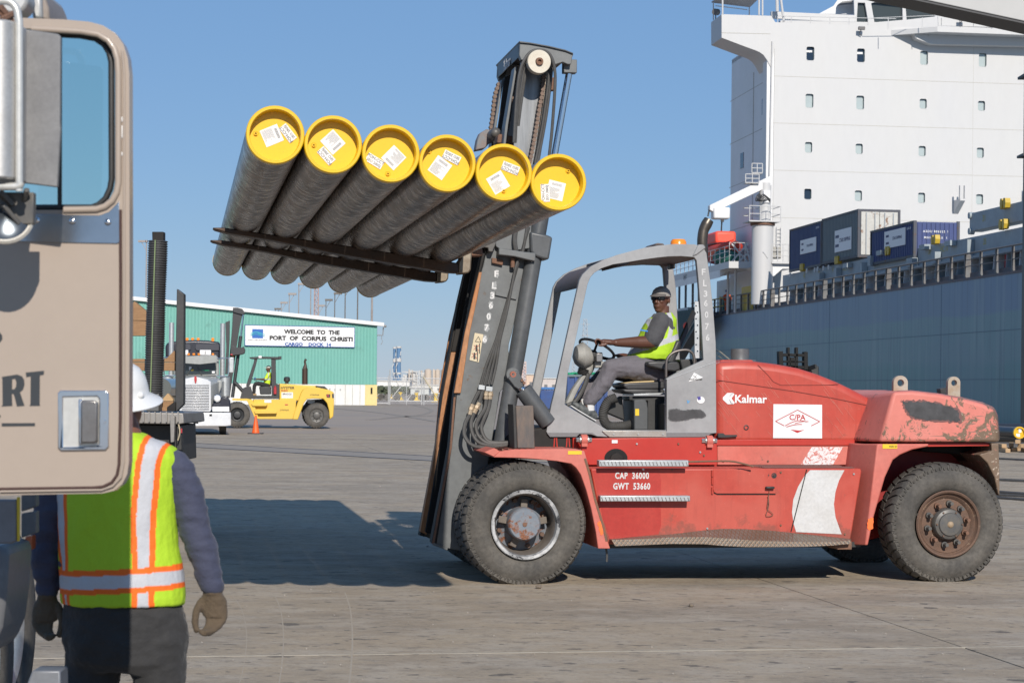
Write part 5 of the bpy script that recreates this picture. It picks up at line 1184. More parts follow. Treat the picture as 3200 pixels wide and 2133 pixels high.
# tilt cylinder
a = kp(*z2(660, 1066), .60); mb = MB(); mb.lathe([(0, 0), (.058, 0), (.062, .008), (.062, .05)], (a.x, .60, a.z), n=28); mb.build('pivot_boss', m_gryp, KT)
mb = MB(); mb.lathe([(0, -.006), (.008, -.006), (.012, -.016), (.027, -.016), (.03, .0)], (a.x, .60, a.z), n=24); mb.build('pivot_pin', M('red_primer', (.28, .08, .05), .6, c2=(.3, .15, .1), s=20), KT)
kprism('rod_end', m_gryd, [z2(*p) for p in [(625, 1090), (690, 1035), (745, 1125), (735, 1145), (700, 1170), (670, 1150)]], .585, .66, .008)
for x, y in ((720, 1106), (735, 1124)):
    q = kp(*z2(x, y), .585); mb = MB(); mb.cyl((q.x, .572, q.z), (q.x, .59, q.z), .014, n=6); mb.build('rod_bolt', m_rust, KT)
p0 = kp(*z2(715, 1160), .64); p1 = kp(*z2(732, 1170), .64); p2 = kp(*z2(900, 1400), .64)
mb = MB(); mb.cyl(kp(*z2(700, 1145), .64), kp(*z2(745, 1190), .64), .032, n=20); mb.build('tilt_rod', m_chrome, KT)
mb = MB(); mb.cyl(kp(*z2(728, 1168), .64), p2, .079, n=32); mb.build('tilt_cylinder', m_gryd, KT, bevel=.006)
# carriage between the mast beams and the forks
m_fork = M('fork_steel', (.045, .035, .03), .48, .5, c2=(.09, .05, .03), s=5, a=.9, fine=.2)
m_forkr = M('rubbed_fork_heel', (.30, .26, .20), .45, .5, c2=(.14, .10, .07), s=8, a=.8)
forkn = [(664, 711), (700, 711), (823, 729), (1046, 762), (1400, 816), (1432, 822), (1433, 852), (1400, 850), (1270, 829), (1046, 791), (850, 750), (712, 728), (672, 717)]
q = xz(forkn, .42)
for y in (.42, 1.90):
    mb = MB(); rows = []
    w = .20
    mb.prism(q, y, y + w); o = mb.build('fork', m_fork, KT, bevel=.012, seg=2)
    h0, h1 = kx(1433, 818, .42), kx(1433, 856, .42)
    mb = MB(); mb.prism([(h1[0], h1[1]), (h0[0], h0[1]), (h0[0] + .02, h0[1] + .03), (h0[0] + .08, h0[1] + .62), (h0[0] + .15, h0[1] + .62), (h0[0] + .11, h1[1] + .04), (h0[0] + .09, h1[1] + .01)], y, y + w); mb.build('fork_shank', m_forkr, KT, bevel=.012)
hx, hz = kx(1440, 800, .42)
# the mast leans 10.5 degrees: carriage bars follow it
for dz, hh in ((.14, .12), (.66, .14)):
    mb = MB(); x_ = hx + .10 + .1 * dz; mb.prism([(x_, hz + dz), (x_ + .10, hz + dz - .01), (x_ + .12, hz + dz + hh), (x_ + .02, hz + dz + hh)], .30, 2.15); mb.build('carriage_bar', m_rust, KT, bevel=.01)
for y in (.85, 1.5):
    mb = MB(); mb.prism([(hx + .18, hz + .1), (hx + .30, hz + .08), (hx + .42, hz + .85), (hx + .30, hz + .87)], y, y + .1); mb.build('carriage_upright', m_gryd, KT, bevel=.008)
kprism('carriage_block', M('scuffed_blue_grey', (.16, .19, .21), .6, c2=(.22, .12, .08), s=9, a=.9), [z6(*p) for p in [(42, 1140), (70, 1075), (140, 1032), (180, 1045), (190, 1160), (120, 1240), (20, 1260)]], 1.3, 1.45, .01)
kprism('carriage_block', m_rust, [z6(*p) for p in [(260, 1100), (280, 1085), (420, 1110), (430, 1150), (480, 1165), (480, 1215), (420, 1200), (250, 1180)]], .9, 1.1, .008)
mb = MB(); a = kp(*z6(215, 1090), 1.2); mb.cyl((a.x, 1.1, a.z), (a.x, 1.5, a.z), .05, n=20); mb.ball((a.x, 1.1, a.z), .05, 16, 8); mb.build('chain_anchor', m_axle, KT)
kprism('carriage_block', m_rust, [z5(*p) for p in [(330, 1000), (400, 985), (545, 960), (560, 1040), (400, 1045), (340, 1030)]], .5, .72, .01)
kprism('carriage_block', m_axle, [z5(*p) for p in [(470, 960), (560, 900), (700, 860), (700, 900), (660, 1000), (615, 995), (610, 955), (540, 945), (520, 980)]], .62, .72, .006)
# ================================================================== SIX PIPES
def pipe_extra(t, cur, mix, rng, nz, tc, b):
    N = t.nodes; L = t.links
    oi = N.new('ShaderNodeObjectInfo'); vm_ = N.new('ShaderNodeVectorMath'); vm_.operation = 'ADD'; L.new(tc.outputs['Object'], vm_.inputs[0])
    ml = N.new('ShaderNodeMath'); ml.operation = 'MULTIPLY'; ml.inputs[1].default_value = 37; L.new(oi.outputs['Random'], ml.inputs[0])
    cb = N.new('ShaderNodeCombineXYZ'); L.new(ml.outputs[0], cb.inputs[0]); L.new(ml.outputs[0], cb.inputs[1]); L.new(cb.outputs[0], vm_.inputs[1])
    def n2(sc, scale, det=5, ro=.6):
        mp = N.new('ShaderNodeMapping'); mp.inputs['Scale'].default_value = sc; L.new(vm_.outputs[0], mp.inputs[0])
        n = N.new('ShaderNodeTexNoise'); n.inputs['Scale'].default_value = scale; n.inputs['Detail'].default_value = det; n.inputs['Roughness'].default_value = ro; L.new(mp.outputs[0], n.inputs[0]); return n.outputs[0]
    cur = mix(rng(n2((11, 7, 11), 1.0, 6, .7), .44, .60, 0, .6), cur, (.27, .205, .155))
    cur = mix(rng(n2((8, 3, 8), 1.1, 5), .50, .60, 0, .8), cur, (.045, .034, .028))
    cur = mix(rng(n2((12, 15, 12), 1.3, 4), .60, .68, 0, .5), cur, (.035, .028, .025))
    cur = mix(rng(n2((16, 22, 16), 2.0, 4, .7), .66, .72, 0, .3), cur, (.45, .40, .35))
    L.new(rng(n2((10, 9, 10), 1.2, 4), .35, .65, .22, .38), b.inputs['Roughness'])
    return cur
m_pipe = M('mill_scale_pipe', (.10, .070, .051), .33, .4, c2=(.08, .062, .052), s=1.2, a=.9, fine=.25, extra=pipe_extra, bump=.06, bs=16)
m_cap = M('cap_yellow', (.76, .47, .008), .32, fine=.04, c2=(.70, .42, .010), s=5, rust=((.42, .24, .03), 16, .70, .03))
m_print = M('grey_print', .30, .7, fine=0); m_ptxt = M('black_print', .10, .7, fine=0)
RP = .1726
cs = [(860, 422), (1042, 448), (1224, 478), (1401, 505), (1578, 530), (1748, 568)]
# sticker layout per cap, in cap zoom pixels relative to the cap centre: (big centre, tilt), (small centre, tilt), plug
lay = [((-9, -2, 66), (40, -11, 51), (-58, -6)), ((2, -12, 137), (-18, 31, 47), (-57, 0)), ((13, 8, 224), (-46, 20, 20 + 10), (-5, 59)),
       ((-18, 10, 35), (18, -23, 25), (-53, -39)), ((-12, 28, -32), (27, -18, 20), (6, 54)), ((-1, 22, 12), (-35, 31, -95 + 2), (38, -40))]
ords = ['leftmost and topmost of the six pipes', 'second from the left of the six pipes', 'third from the left of the six pipes', 'fourth from the left of the six pipes', 'fifth from the left, in front of the mast, of the six pipes', 'rightmost and lowest of the six pipes']
prev = None
for k, (px, py) in enumerate(cs):
    c = KF.at(*cs[0], 'y', -4.9).lerp(KF.at(*cs[5], 'y', -4.9), k / 5); cx, cz = c.x, c.z
    yn, yf = -4.9 + (.0, .01, -.01, .01, 0, .04)[k], 7.3 + random.uniform(-.04, .04)
    wo = tow(KF, cx, yn, cz)
    PT = thing('steel_pipe', ['dark steel pipe on the forks with yellow cap, leftmost and highest of six','dark steel pipe on the forks with yellow cap, second from the left','dark steel pipe on the forks with yellow cap, third from the left','dark steel pipe on the forks with yellow cap, fourth from the left','dark steel pipe on the forks, yellow cap in front of the mast','dark steel pipe on the forks with yellow cap, rightmost and lowest'][k], 'pipe', wo, KF.a, 'steel pipes lifted on the forks')
    mb = MB(); mb.cyl((0, .015, 0), (0, yf - yn - .015, 0), RP, n=56, cap=False); mb.build('tube', m_pipe, PT)
    R_ = RP + .0008
    mb = MB(); mb.lathe([(0, .066), (R_ * .845, .066), (R_ * .86, .058), (R_ * .872, -.014), (R_ * .885, -.018), (R_ * .97, -.018), (R_, -.010), (R_, .05), (RP + .001, .05)], n=64)
    cap = mb.build('end_cap', m_cap, PT, smooth=32)
    mb = MB(); mb.lathe([(0, 0), (RP + .004, 0), (RP + .004, -.06), (RP + .001, -.06)], (0, yf - yn, 0), n=40); mb.build('far_end_cap', m_cap, PT)
    s_ = (c.x * 0 + 12.05) / F * 1.0
    (bx, bz, bt), (sx_, sz_, st2), (qx, qz) = lay[k]
    def rot(pts, t, ox, oz):
        t = -radians(t); return [(ox + a * cos(t) - b_ * sin(t), oz + a * sin(t) + b_ * cos(t)) for a, b_ in pts]
    mb = MB(); W2, H2 = .054 * .98, .056; mb.prism(rot([(-W2, -H2), (W2, -H2), (W2, H2), (-W2, H2)], bt, bx * s_, -bz * s_), .0635, .0655); mb.build('sticker', m_stick, cap, smooth=0)
    mb = MB(); rr = random.Random(k)
    for j in range(11):
        z_ = -H2 * .85 + j * H2 * .105; l_ = W2 * rr.uniform(.5, .9); mb.prism(rot([(-W2 * .85, z_), (-W2 * .85 + l_ * 1.6, z_), (-W2 * .85 + l_ * 1.6, z_ + .0022), (-W2 * .85, z_ + .0022)], bt, bx * s_, -bz * s_), .0625, .0633)
    for j in range(26):
        x_ = -W2 * .6 + j * W2 * .046; mb.prism(rot([(x_, H2 * .5), (x_ + W2 * (.018 if j % 3 else .03), H2 * .5), (x_ + W2 * (.018 if j % 3 else .03), H2 * .78), (x_, H2 * .78)], bt, bx * s_, -bz * s_), .0625, .0633)
    mb.build('sticker_print', m_print, cap, smooth=0, kind='stuff')
    W3, H3 = .054, .027; mb = MB(); mb.prism(rot([(-W3, -H3), (W3, -H3), (W3, H3), (-W3, H3)], st2, sx_ * s_, -sz_ * s_), .0608, .0622); mb.build('sticker', m_stick, cap, smooth=0)
    flip = 180 if k in (0, 1, 3, 4) else 0
    base = Matrix.Translation((sx_ * s_, .0600, -sz_ * s_)) @ Matrix.Rotation(radians(st2 + flip), 4, 'Y') @ Matrix.Rotation(pi / 2, 4, 'X')
    text('sticker_text', 'POH-CCT', .026, m_ptxt, cap, base @ Matrix.Translation((0, .0125, 0)), bold=.012, ext=.0003)
    text('sticker_text', 'SEO 2005J', .022, m_ptxt, cap, base @ Matrix.Translation((0, -.0125, 0)), bold=.012, ext=.0003)
    mb = MB(); mb.lathe([(.006, .060), (.006, .054), (.0095, .054), (.0095, .066)], (qx * s_, 0, -qz * s_), n=18); mb.lathe([(.014, .066), (.0155, .063), (.017, .066)], (qx * s_, 0, -qz * s_), n=18); mb.build('cap_plug', m_cap, cap)
# ================================================================== THE SHIP
SH = thing('cargo_ship', 'big cargo ship with worn blue green hull and white accommodation tower', 'ship', SF.O, SF.a)
def hull_extra(t, cur, mix, rng, nz, tc, b):
    N = t.nodes; L = t.links
    sp = N.new('ShaderNodeSeparateXYZ'); L.new(tc.outputs['Object'], sp.inputs[0])
    def mp_n(sc, scale, det=5):
        mp = N.new('ShaderNodeMapping'); mp.inputs['Scale'].default_value = sc; L.new(tc.outputs['Object'], mp.inputs[0])
        n = N.new('ShaderNodeTexNoise'); n.inputs['Scale'].default_value = scale; n.inputs['Detail'].default_value = det; L.new(mp.outputs[0], n.inputs[0]); return n.outputs[0]
    def madd(a, b2, op='ADD'):
        n = N.new('ShaderNodeMath'); n.operation = op
        for i, v in enumerate((a, b2)):
            if isinstance(v, (int, float)): n.inputs[i].default_value = v
            else: L.new(v, n.inputs[i])
        return n.outputs[0]
    zz = madd(sp.outputs['Z'], madd(mp_n((1, .35, .2), .6), .5, 'MULTIPLY'))
    cur = mix(rng(zz, 5.45, 5.65), (.165, .265, .29), (.155, .225, .315))
    cur = mix(rng(zz, 3.1, 3.5, .75, 0), cur, (.12, .25, .26))
    cur = mix(rng(mp_n((1, .9, .04), 2.2, 6), .50, .72, 0, .5), cur, (.25, .325, .35))
    cur = mix(rng(mp_n((1, 1.6, .07), 2.6, 6), .54, .72, 0, .6), cur, (.09, .13, .16))
    cur = mix(rng(mp_n((1, .12, .18), 1.3, 3), .48, .62, 0, .35), cur, (.17, .24, .29))
    return cur
m_hull = M('hull_paint', (.1, .15, .2), .5, extra=hull_extra, fine=.08, s=1.5, bump=.5, bs=.7)
m_shw = M('ship_white', .50, .5, st=(1, 1, .35), c2=(.52, .515, .495), s=.25, a=.6, fine=.02, extra=lambda t, cur, mix, rng, nz, tc, b: mix(rng(nz(1.1, 8, .75, .5), .67, .74, 0, .45), cur, (.46, .36, .25)))
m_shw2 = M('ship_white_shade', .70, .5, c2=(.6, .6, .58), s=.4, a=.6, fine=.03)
m_deckg = M('deck_grey_blue', (.33, .385, .41), .6, c2=(.24, .27, .29), s=.8, a=.8, fine=.1, rust=((.2, .12, .07), 2.2, .68, .03))
m_deckr = M('rusty_deck_edge', (.17, .13, .12), .8, c2=(.12, .13, .15), s=1.5, a=.9, fine=.3)
m_stn = M('stanchion_grey', (.13, .14, .15), .6, c2=(.12, .09, .07), s=3, a=.6)
m_yelp = M('deck_yellow', (.48, .33, .03), .5, c2=(.5, .35, .03), s=4)
m_redp = M('deck_red', (.40, .03, .04), .5)
def sp_(px, py, ax, v): return SF.at(px, py, ax, v)
HT = 6.92; YE = 69.0
mb = MB(); rows = []
for y, x, fl in ((-60, 0, 0), (40, 0, 0), (54, 0, 0), (62, .25, .3), (YE, .9, 1.2), (YE + 5, 2.6, 2.6)):
    rows.append([mb.vv((x, y, HT)), mb.vv((x + fl * .2, y, 4)), mb.vv((x + fl, y, -2.3)), mb.vv((28 - x - fl, y, -2.3)), mb.vv((28 - x, y, HT))])
for a, b_ in zip(rows, rows[1:]): mb.ring(a, b_)
mb.ff(*rows[0]); mb.ff(*rows[-1][::-1]); mb.build('hull', m_hull, SH, smooth=60)
m_weld = M('weld_line', (.10, .155, .20), .7)
for z, ya, yb in ((4.46, -20, 60), (2.30, -20, 60)):
    mb = MB(); mb.box(-.008, .01, ya, yb, z - .014, z + .014); mb.build('weld_seam', m_weld, SH, smooth=0)
for px in (2592, 2941):
    y = sp_(px, 1000, 'x', 0).y; mb = MB(); mb.box(-.006, .01, y - .025, y + .025, 0, HT - .05); mb.build('weld_seam', m_weld, SH, smooth=0)
mb = MB(); mb.box(-.03, .05, -40, 66, HT - .02, HT + .1); mb.box(.3, .5, -40, 60, HT + .001, HT + .35); mb.build('deck_edge', m_deckr, SH, smooth=0)
# bulwark rail and stanchions
k = 0; y = -4.0
while y < 64:
    mb = MB(); x = .04
    mb.prism([(y - .10, HT + .1), (y + .10, HT + .1), (y + .05, HT + .5), (y + .045, 8.12), (y - .045, 8.12), (y - .05, HT + .5)], x, x + (.13 if k % 6 else .3), plane='yz')
    mb.build('stanchion', m_stn, SH, smooth=0); y += 1.9; k += 1
for z, r in ((8.15, .045), (7.55, .022), (7.85, .018)):
    mb = MB(); mb.cyl((.08, -8, z), (.08, 64, z), r, n=6); mb.build('rail', m_stn, SH)
# hatch coaming
XC = 1.0
zl = sp_(2446, 862, 'x', XC); zr2 = sp_(3020, 742, 'x', XC)
COT = (zl.z + zr2.z) / 2; CY0 = zl.y
mb = MB(); mb.box(XC, XC + .25, -40, CY0, 8.0, COT); mb.build('hatch_coaming', m_deckg, SH, bevel=.02)
mb = MB(); mb.box(XC + .5, XC + .6, -40, CY0, HT, 8.0); mb.build('coaming_wall', M('coaming_shade', (.12, .14, .155), .6, c2=(.08, .09, .1), s=1, a=.8), SH, smooth=0)  # lower wall coloured dark in place of the shadow behind the rails
mb = MB(); mb.box(XC - .25, XC + .05, -40, CY0, 8.02, 8.14); mb.build('coaming_ledge', m_deckg, SH, smooth=0)
mb = MB(); mb.box(XC + .3, 26, -40, CY0 - .3, COT - .9, COT - .5); mb.build('hatch_cover', m_deckg, SH, smooth=0)
y = -5.; k = 0
while y < CY0 - 1:
    mb = MB(); mb.prism([(XC - .2, HT), (XC + .5, HT), (XC + .5, 8), (XC - .12, 8)], y, y + .06); mb.build('coaming_bracket', m_shw2 if k % 2 else m_deckg, SH, smooth=0); y += 1.55; k += 1
# upper stacked hatch cover on the right
a = sp_(3033, 667, 'x', XC); b_ = sp_(3036, 724, 'x', XC)
mb = MB(); mb.box(XC - .05, XC + .6, -40, a.y, b_.z, a.z); mb.build('hatch_cover', m_deckg, SH, bevel=.03)
for px, py in ((3033, 673), (3033, 722)):
    q = sp_(px, py, 'x', XC - .1); mb = MB(); mb.cyl((XC - .15, q.y + .1, q.z), (XC + .1, q.y + .1, q.z), .16, n=12); mb.build('cover_wheel', m_deckg, SH)
# deck fittings
def fit(name, px, py, w, h, mat, x=XC - .12, d=.2, lab=None):
    q = sp_(px, py, 'x', x); mb = MB(); mb.box(x, x + d, q.y - w / 2, q.y + w / 2, q.z - h / 2, q.z + h / 2); return mb.build(name, mat, SH, smooth=0)
for px, py in ((2503, 835), (2612, 812), (2770, 783), (2915, 748), (3132, 635), (3128, 700)):
    q = sp_(px, py, 'x', XC - .3); x = XC - .3; s = .21
    for dy in (-.22, .16):
        mb = MB(); mb.prism([(q.y + dy - .1, q.z + s), (q.y + dy + .1, q.z + s * 1.1), (q.y + dy + .16, q.z), (q.y + dy + .1, q.z - s * 1.2), (q.y + dy - .1, q.z - s), (q.y + dy - .16, q.z)], x, x + .25, plane='yz'); mb.build('hatch_clamp', m_yelp, SH, smooth=0)
for px, py in ((2520, 846), (2545, 843), (2554, 840), (2572, 838), (2588, 835), (2468, 858)):
    q = sp_(px, py, 'x', XC - .25); mb = MB(); mb.prism(circ(q.y, q.z, .15, 10), XC - .25, XC - .2, [circ(q.y, q.z, .05, 8)], plane='yz'); mb.build('lashing_eye', m_shw, SH, smooth=0)
for px, py, w, h in ((2609, 851, .5, .5), (2915, 806, .6, .6), (2715, 815, .5, .55), (3017, 775, .5, .8), (2690, 845, .3, .9), (2841, 820, .9, .45), (2556, 866, .6, .5), (2745, 790, .8, .25), (2640, 830, .8, .25), (2960, 760, .8, .25), (2880, 772, .8, .25)):
    fit('coaming_box', px, py, w, h, m_deckg, XC - .35, .33)
for px, py in ((2580, 908), (3152, 812)): fit('fire_box', px, py, 1.0, .75, m_redp, XC + .2, .3)
for px, py in ((2677, 890), (3006, 833)): fit('yellow_ladder', px, py, .55, .8, m_yelp, XC + .4, .05)
for k, (s_, px, py) in enumerate((('43', 2513, 862), ('42', 2559, 855), ('41', 2604, 843), ('HC.11', 2642, 838), ('39', 2785, 808), ('38', 2843, 798), ('37', 2905, 786), ('HC.10', 2950, 778), ('35', 3077, 755), ('31', 3075, 682))):
    q = sp_(px, py, 'x', XC - (.06 if s_ == '31' else .01)); text('painted_number', s_, .42, M('faded_yellow', (.42, .36, .10), .7), SH, TYZ(XC - (.056 if s_ == '31' else .006), q.y, q.z), bold=.012)
# ---------------- accommodation tower
YT = 47.0; XW = 1.63
zt = sp_(2640, 92, 'y', YT).z
zz = lambda x, y: (x / 2.139 + 2100, y / 2.139)
wins = []
rowsx = ((925, 1263, 1685, 2077), (919, 1258, 1679, 2069), (913, 1251, 1672, 2061), (908, 1246, 1668, 2056))
rowsy = ((359, 371, 388, 402), (674, 686, 694, 708), (985, 995, 1010, 1021), (1297, 1308, 1322, 1332))
hs = ((86, 86, 86, 86), (86, 86, 62, 62), (66, 64, 64, 64), (66, 66, 64, 64))
def shx(px, py): q = sp_(px, py, 'y', YT); return q.x, q.z
for r in range(4):
    for c in range(4):
        x, z = shx(*zz(rowsx[r][c], rowsy[r][c])); h = hs[r][c] / 2.139 * 132 / F; w = (50 if hs[r][c] > 70 else 46) / 2.139 * 132 / F
        wins.append((x, z, w * 1.1, h * 1.08, r, c))
for c in range(1, 7):      # further windows to the right of the frame, where the wall goes on
    for r in range(4):
        b0 = wins[r * 4 + 3]; wins.append((b0[0] + 3.7 * c, b0[1], b0[2], b0[3], r, 9))
xr_, zr_t = 30, zt
wall = [(XW, HT), (xr_, HT), (xr_, zt), (XW, zt + .55), ]
mb = MB(); gx = sorted({XW, xr_} | {x - w / 2 for x, z, w, h, r, c in wins} | {x + w / 2 for x, z, w, h, r, c in wins if x + w / 2 < xr_}); gz = sorted({HT, zt + .3} | {z - h / 2 for x, z, w, h, r, c in wins} | {z + h / 2 for x, z, w, h, r, c in wins})
gx = [x for x in gx if XW <= x <= xr_]; idx = {}
def gv(i, j, y):
    if (i, j, y) not in idx: idx[i, j, y] = mb.vv((gx[i], y, gz[j]))
    return idx[i, j, y]
def solid_cell(i, j):
    if not (0 <= i < len(gx) - 1 and 0 <= j < len(gz) - 1): return False
    cx_, cz_ = (gx[i] + gx[i + 1]) / 2, (gz[j] + gz[j + 1]) / 2
    return not any(abs(cx_ - x) < w / 2 and abs(cz_ - z) < h / 2 for x, z, w, h, r, c in wins)
for i in range(len(gx) - 1):
    for j in range(len(gz) - 1):
        if not solid_cell(i, j): continue
        for y in (YT, YT + .3): mb.ff(gv(i, j, y), gv(i + 1, j, y), gv(i + 1, j + 1, y), gv(i, j + 1, y))
        for di, dj, a, b_ in ((-1, 0, (i, j), (i, j + 1)), (1, 0, (i + 1, j), (i + 1, j + 1)), (0, -1, (i, j), (i + 1, j)), (0, 1, (i, j + 1), (i + 1, j + 1))):
            if not solid_cell(i + di, j + dj): mb.ff(gv(*a, YT), gv(*b_, YT), gv(*b_, YT + .3), gv(*a, YT + .3))
mb.build('front_wall', m_shw, SH, smooth=0)
m_blind = M('pale_blind_glass', (.40, .46, .46), .12, c2=(.34, .40, .41), s=1.5, a=.5, fine=.02, spec=.6)
m_dglass = M('navy_glass', (.02, .035, .06), .1)
m_wfr = M('window_gasket', (.05, .09, .10), .6)
for x, z, w, h, r, c in wins:
    dark = (r == 0 and c < 2) or (r == 3 and c == 0)
    mb = MB(); mb.prism(rrect(x - w / 2 - .02, x + w / 2 + .02, z - h / 2 - .02, z + h / 2 + .02, .09, 3), YT + .15, YT + .20, [rrect(x - w / 2 + .035, x + w / 2 - .035, z - h / 2 + .035, z + h / 2 - .035, .06, 3)]); wo = mb.build('window', m_wfr, SH, smooth=0)
    mb = MB(); mb.prism(rrect(x - w / 2 - .02, x + w / 2 + .02, z - h / 2 - .02, z + h / 2 + .02, .08, 3), YT + .18, YT + .195); mb.build('pane', m_dglass if dark else m_blind, wo, smooth=0)
    mb = MB(); mb.prism([(x - w / 2 - .03, z - h / 2 - .03), (x + w / 2 + .03, z - h / 2 - .03), (x + w / 2 + .03, z + h / 2 + .03), (x - w / 2 - .03, z + h / 2 + .03)], YT - .006, YT + .04, [rrect(x - w / 2 + .005, x + w / 2 - .005, z - h / 2 + .005, z + h / 2 - .005, .12, 4)]); mb.build('window_rim', m_shw, wo, smooth=0)
    if dark and r == 0: mb = MB(); mb.box(x - w / 2 + .04, x + w / 2 - .1, YT + .172, YT + .178, z + h * .12, z + h * .27); mb.build('blind', m_shw2, wo, smooth=0)
m_line = M('plate_seam', (.40, .385, .34), .7)
for zy in (510, 823, 1138, 1455):
    z = sp_(*zz(720, zy), 'y', YT).z; mb = MB(); mb.box(XW, xr_, YT - .006, YT + .01, z - .014, z + .014); mb.box(XW - .006, XW + .01, YT, YT + 12, z - .02, z + .02); mb.build('plate_seam', m_line, SH, smooth=0)
x, _ = shx(*zz(2012, 700)); mb = MB(); mb.box(x - .008, x + .008, YT - .004, YT + .01, HT, zt - .1); mb.build('plate_seam', m_line, SH, smooth=0)
yb_ = sp_(2285, 380, 'x', XW).y; y1_ = sp_(2407, 380, 'x', XW).y
mb = MB(); mb.prism([(YT + .3, HT), (yb_, HT), (yb_, zt - .3), (YT + .3, zt - .2)], XW, XW + .3, plane='yz'); mb.build('side_wall', m_shw2, SH, smooth=0)
mb = MB(); mb.box(XW + .3, xr_, yb_ - .2, yb_, HT, zt - .3); mb.box(XW, xr_, YT + .3, yb_, zt - .6, zt - .35); mb.build('rear_wall', m_shw2, SH, smooth=0)
mb = MB(); mb.box(XW - .5, XW - .002, YT + .02, YT + 1.1, HT + 6, zt + .4); mb.build('corner_duct', m_shw2, SH, bevel=.03)
mb = MB(); q = sp_(2406, 400, 'y', YT - .1); mb.cyl((q.x, YT - .1, sp_(2404, 580, 'y', YT).z), (q.x + .1, YT - .1, sp_(2410, 130, 'y', YT).z), .05, n=8); mb.build('drain_pipe', m_shw, SH)
for px, py in ((2387, 332), (2319, 502)):
    q = sp_(px, py, 'x', XW); mb = MB(); mb.box(XW - .03, XW + .02, q.y - .45, q.y + .45, q.z - .55, q.z + .55); mb.build('side_window', m_dglass, SH, bevel=.02)
q = sp_(2354, 400, 'x', XW); mb = MB(); mb.box(XW - .02, XW + .01, q.y - .06, q.y + .06, 12, zt - 2.2); mb.build('plate_seam', m_line, SH, smooth=0)
# wing of the bridge
zw = lambda x, y: (x / 3.795 + 2180, y / 3.795)
wing = [shx(*zw(*p)) for p in [(283, 172), (870, 192), (940, 300), (940, 420), (868, 800), (848, 765), (820, 712), (780, 655), (735, 622), (690, 602), (560, 555), (283, 450)]]
mb = MB(); mb.prism(wing, YT - .05, YT + 2.9); mb.build('bridge_wing', m_shw, SH, smooth=30)
a = shx(*zw(283, 392)); b_ = shx(*zw(862, 405)); mb = MB(); mb.beam((a[0], YT - .055, a[1]), (b_[0], YT - .055, b_[1]), .012, .03); mb.build('plate_seam', m_line, SH, smooth=0)
def spost(name, p0, p1, r, y0, y1, mat=None, par=None):
    a = sp_(*p0, 'y', y0); a = (a.x, a.z); b_ = sp_(*p1, 'y', y1); b_ = (b_.x, b_.z); mb = MB(); mb.cyl((a[0], y0, a[1]), (b_[0], y1, b_[1]), r, n=8); return mb.build(name, mat or m_shw, par or SH)
m_canvas = M('awning_grey', (.32, .33, .35), .7)
aw = [(170, 32), (230, -60), (760, -10), (618, 90)]
ys = (YT + 2.8, YT, YT, YT + 2.8)
mb = MB(); P4 = [sp_(*zw(*p), 'y', y) for p, y in zip([(165, 34), (320, -65), (790, -75), (620, 90)], (YT + 2.8, YT, YT + .2, YT + 2.8))]
vs = [mb.vv(p) for p in P4] + [mb.vv(p + Vector((0, 0, .08))) for p in P4]
for q in ((0, 1, 2, 3), (4, 7, 6, 5), (0, 4, 5, 1), (1, 5, 6, 2), (2, 6, 7, 3), (3, 7, 4, 0)): mb.ff(*[vs[i] for i in q])
mb.build('wing_awning', m_canvas, SH, smooth=0)
for (a, b_, y) in (((296, 170), (296, -70), YT), ((728, 180), (730, -70), YT), ((770, 185), (770, -80), YT), ((187, 240), (187, 40), YT + 2.8), ((613, 180), (613, 92), YT + 2.8)):
    spost('awning_post', zw(*a), zw(*b_), .06 if y == YT else .04, y, y)
spost('awning_bar', zw(210, 70), zw(590, 118), .03, YT + 2.5, YT + 2.5)
spost('signal_mast', zw(945, 140), zw(942, -90), .11, YT + .5, YT + .5); spost('signal_mast', zw(1032, 330), zw(980, -70), .08, YT + .2, YT + .2)
q = sp_(*zw(215, 150), 'y', YT + 2.5); mb = MB(); mb.cyl((q.x - .12, q.y - .2, q.z), (q.x + .15, q.y + .1, q.z + .05), .22, n=12); mb.cyl((q.x, q.y, q.z - .6), (q.x, q.y, q.z), .04, n=6); mb.build('search_light', m_stn, SH)
def panel(name, pts, y0, y1, mat=None):
    q = [sp_(*p, 'y', y0) for p in pts]; mb = MB(); mb.prism([(p.x, p.z) for p in q], y0, y1); return mb.build(name, mat or m_shw, SH, smooth=30)
panel('bridge_parapet', [zw(878, 137), zw(1870, 182), zw(1870, 268), zw(960, 222), zw(878, 210)], YT + 1.2, YT + 1.5)
panel('bridge_deck', [zw(975, 245), zw(2400, 270), zw(2400, 372), zw(945, 330)], YT + .9, YT + 1.1)
# hand rail on the top edge
for (xa, ya, xb, yb, r) in ((950, 190, 2353, 225, .022), (990, 240, 1880, 262, .018), (960, 312, 2353, 350, .015)):
    spost('rail', zw(xa, ya), zw(xb, yb), r, YT + .05, YT + .05)
for zx in (950, 1112, 1342, 1570, 1798, 2022, 2262):
    spost('rail_post', zw(zx, 345 + (zx - 950) * .015), zw(zx, 195 + (zx - 950) * .022), .025, YT + .05, YT + .05)
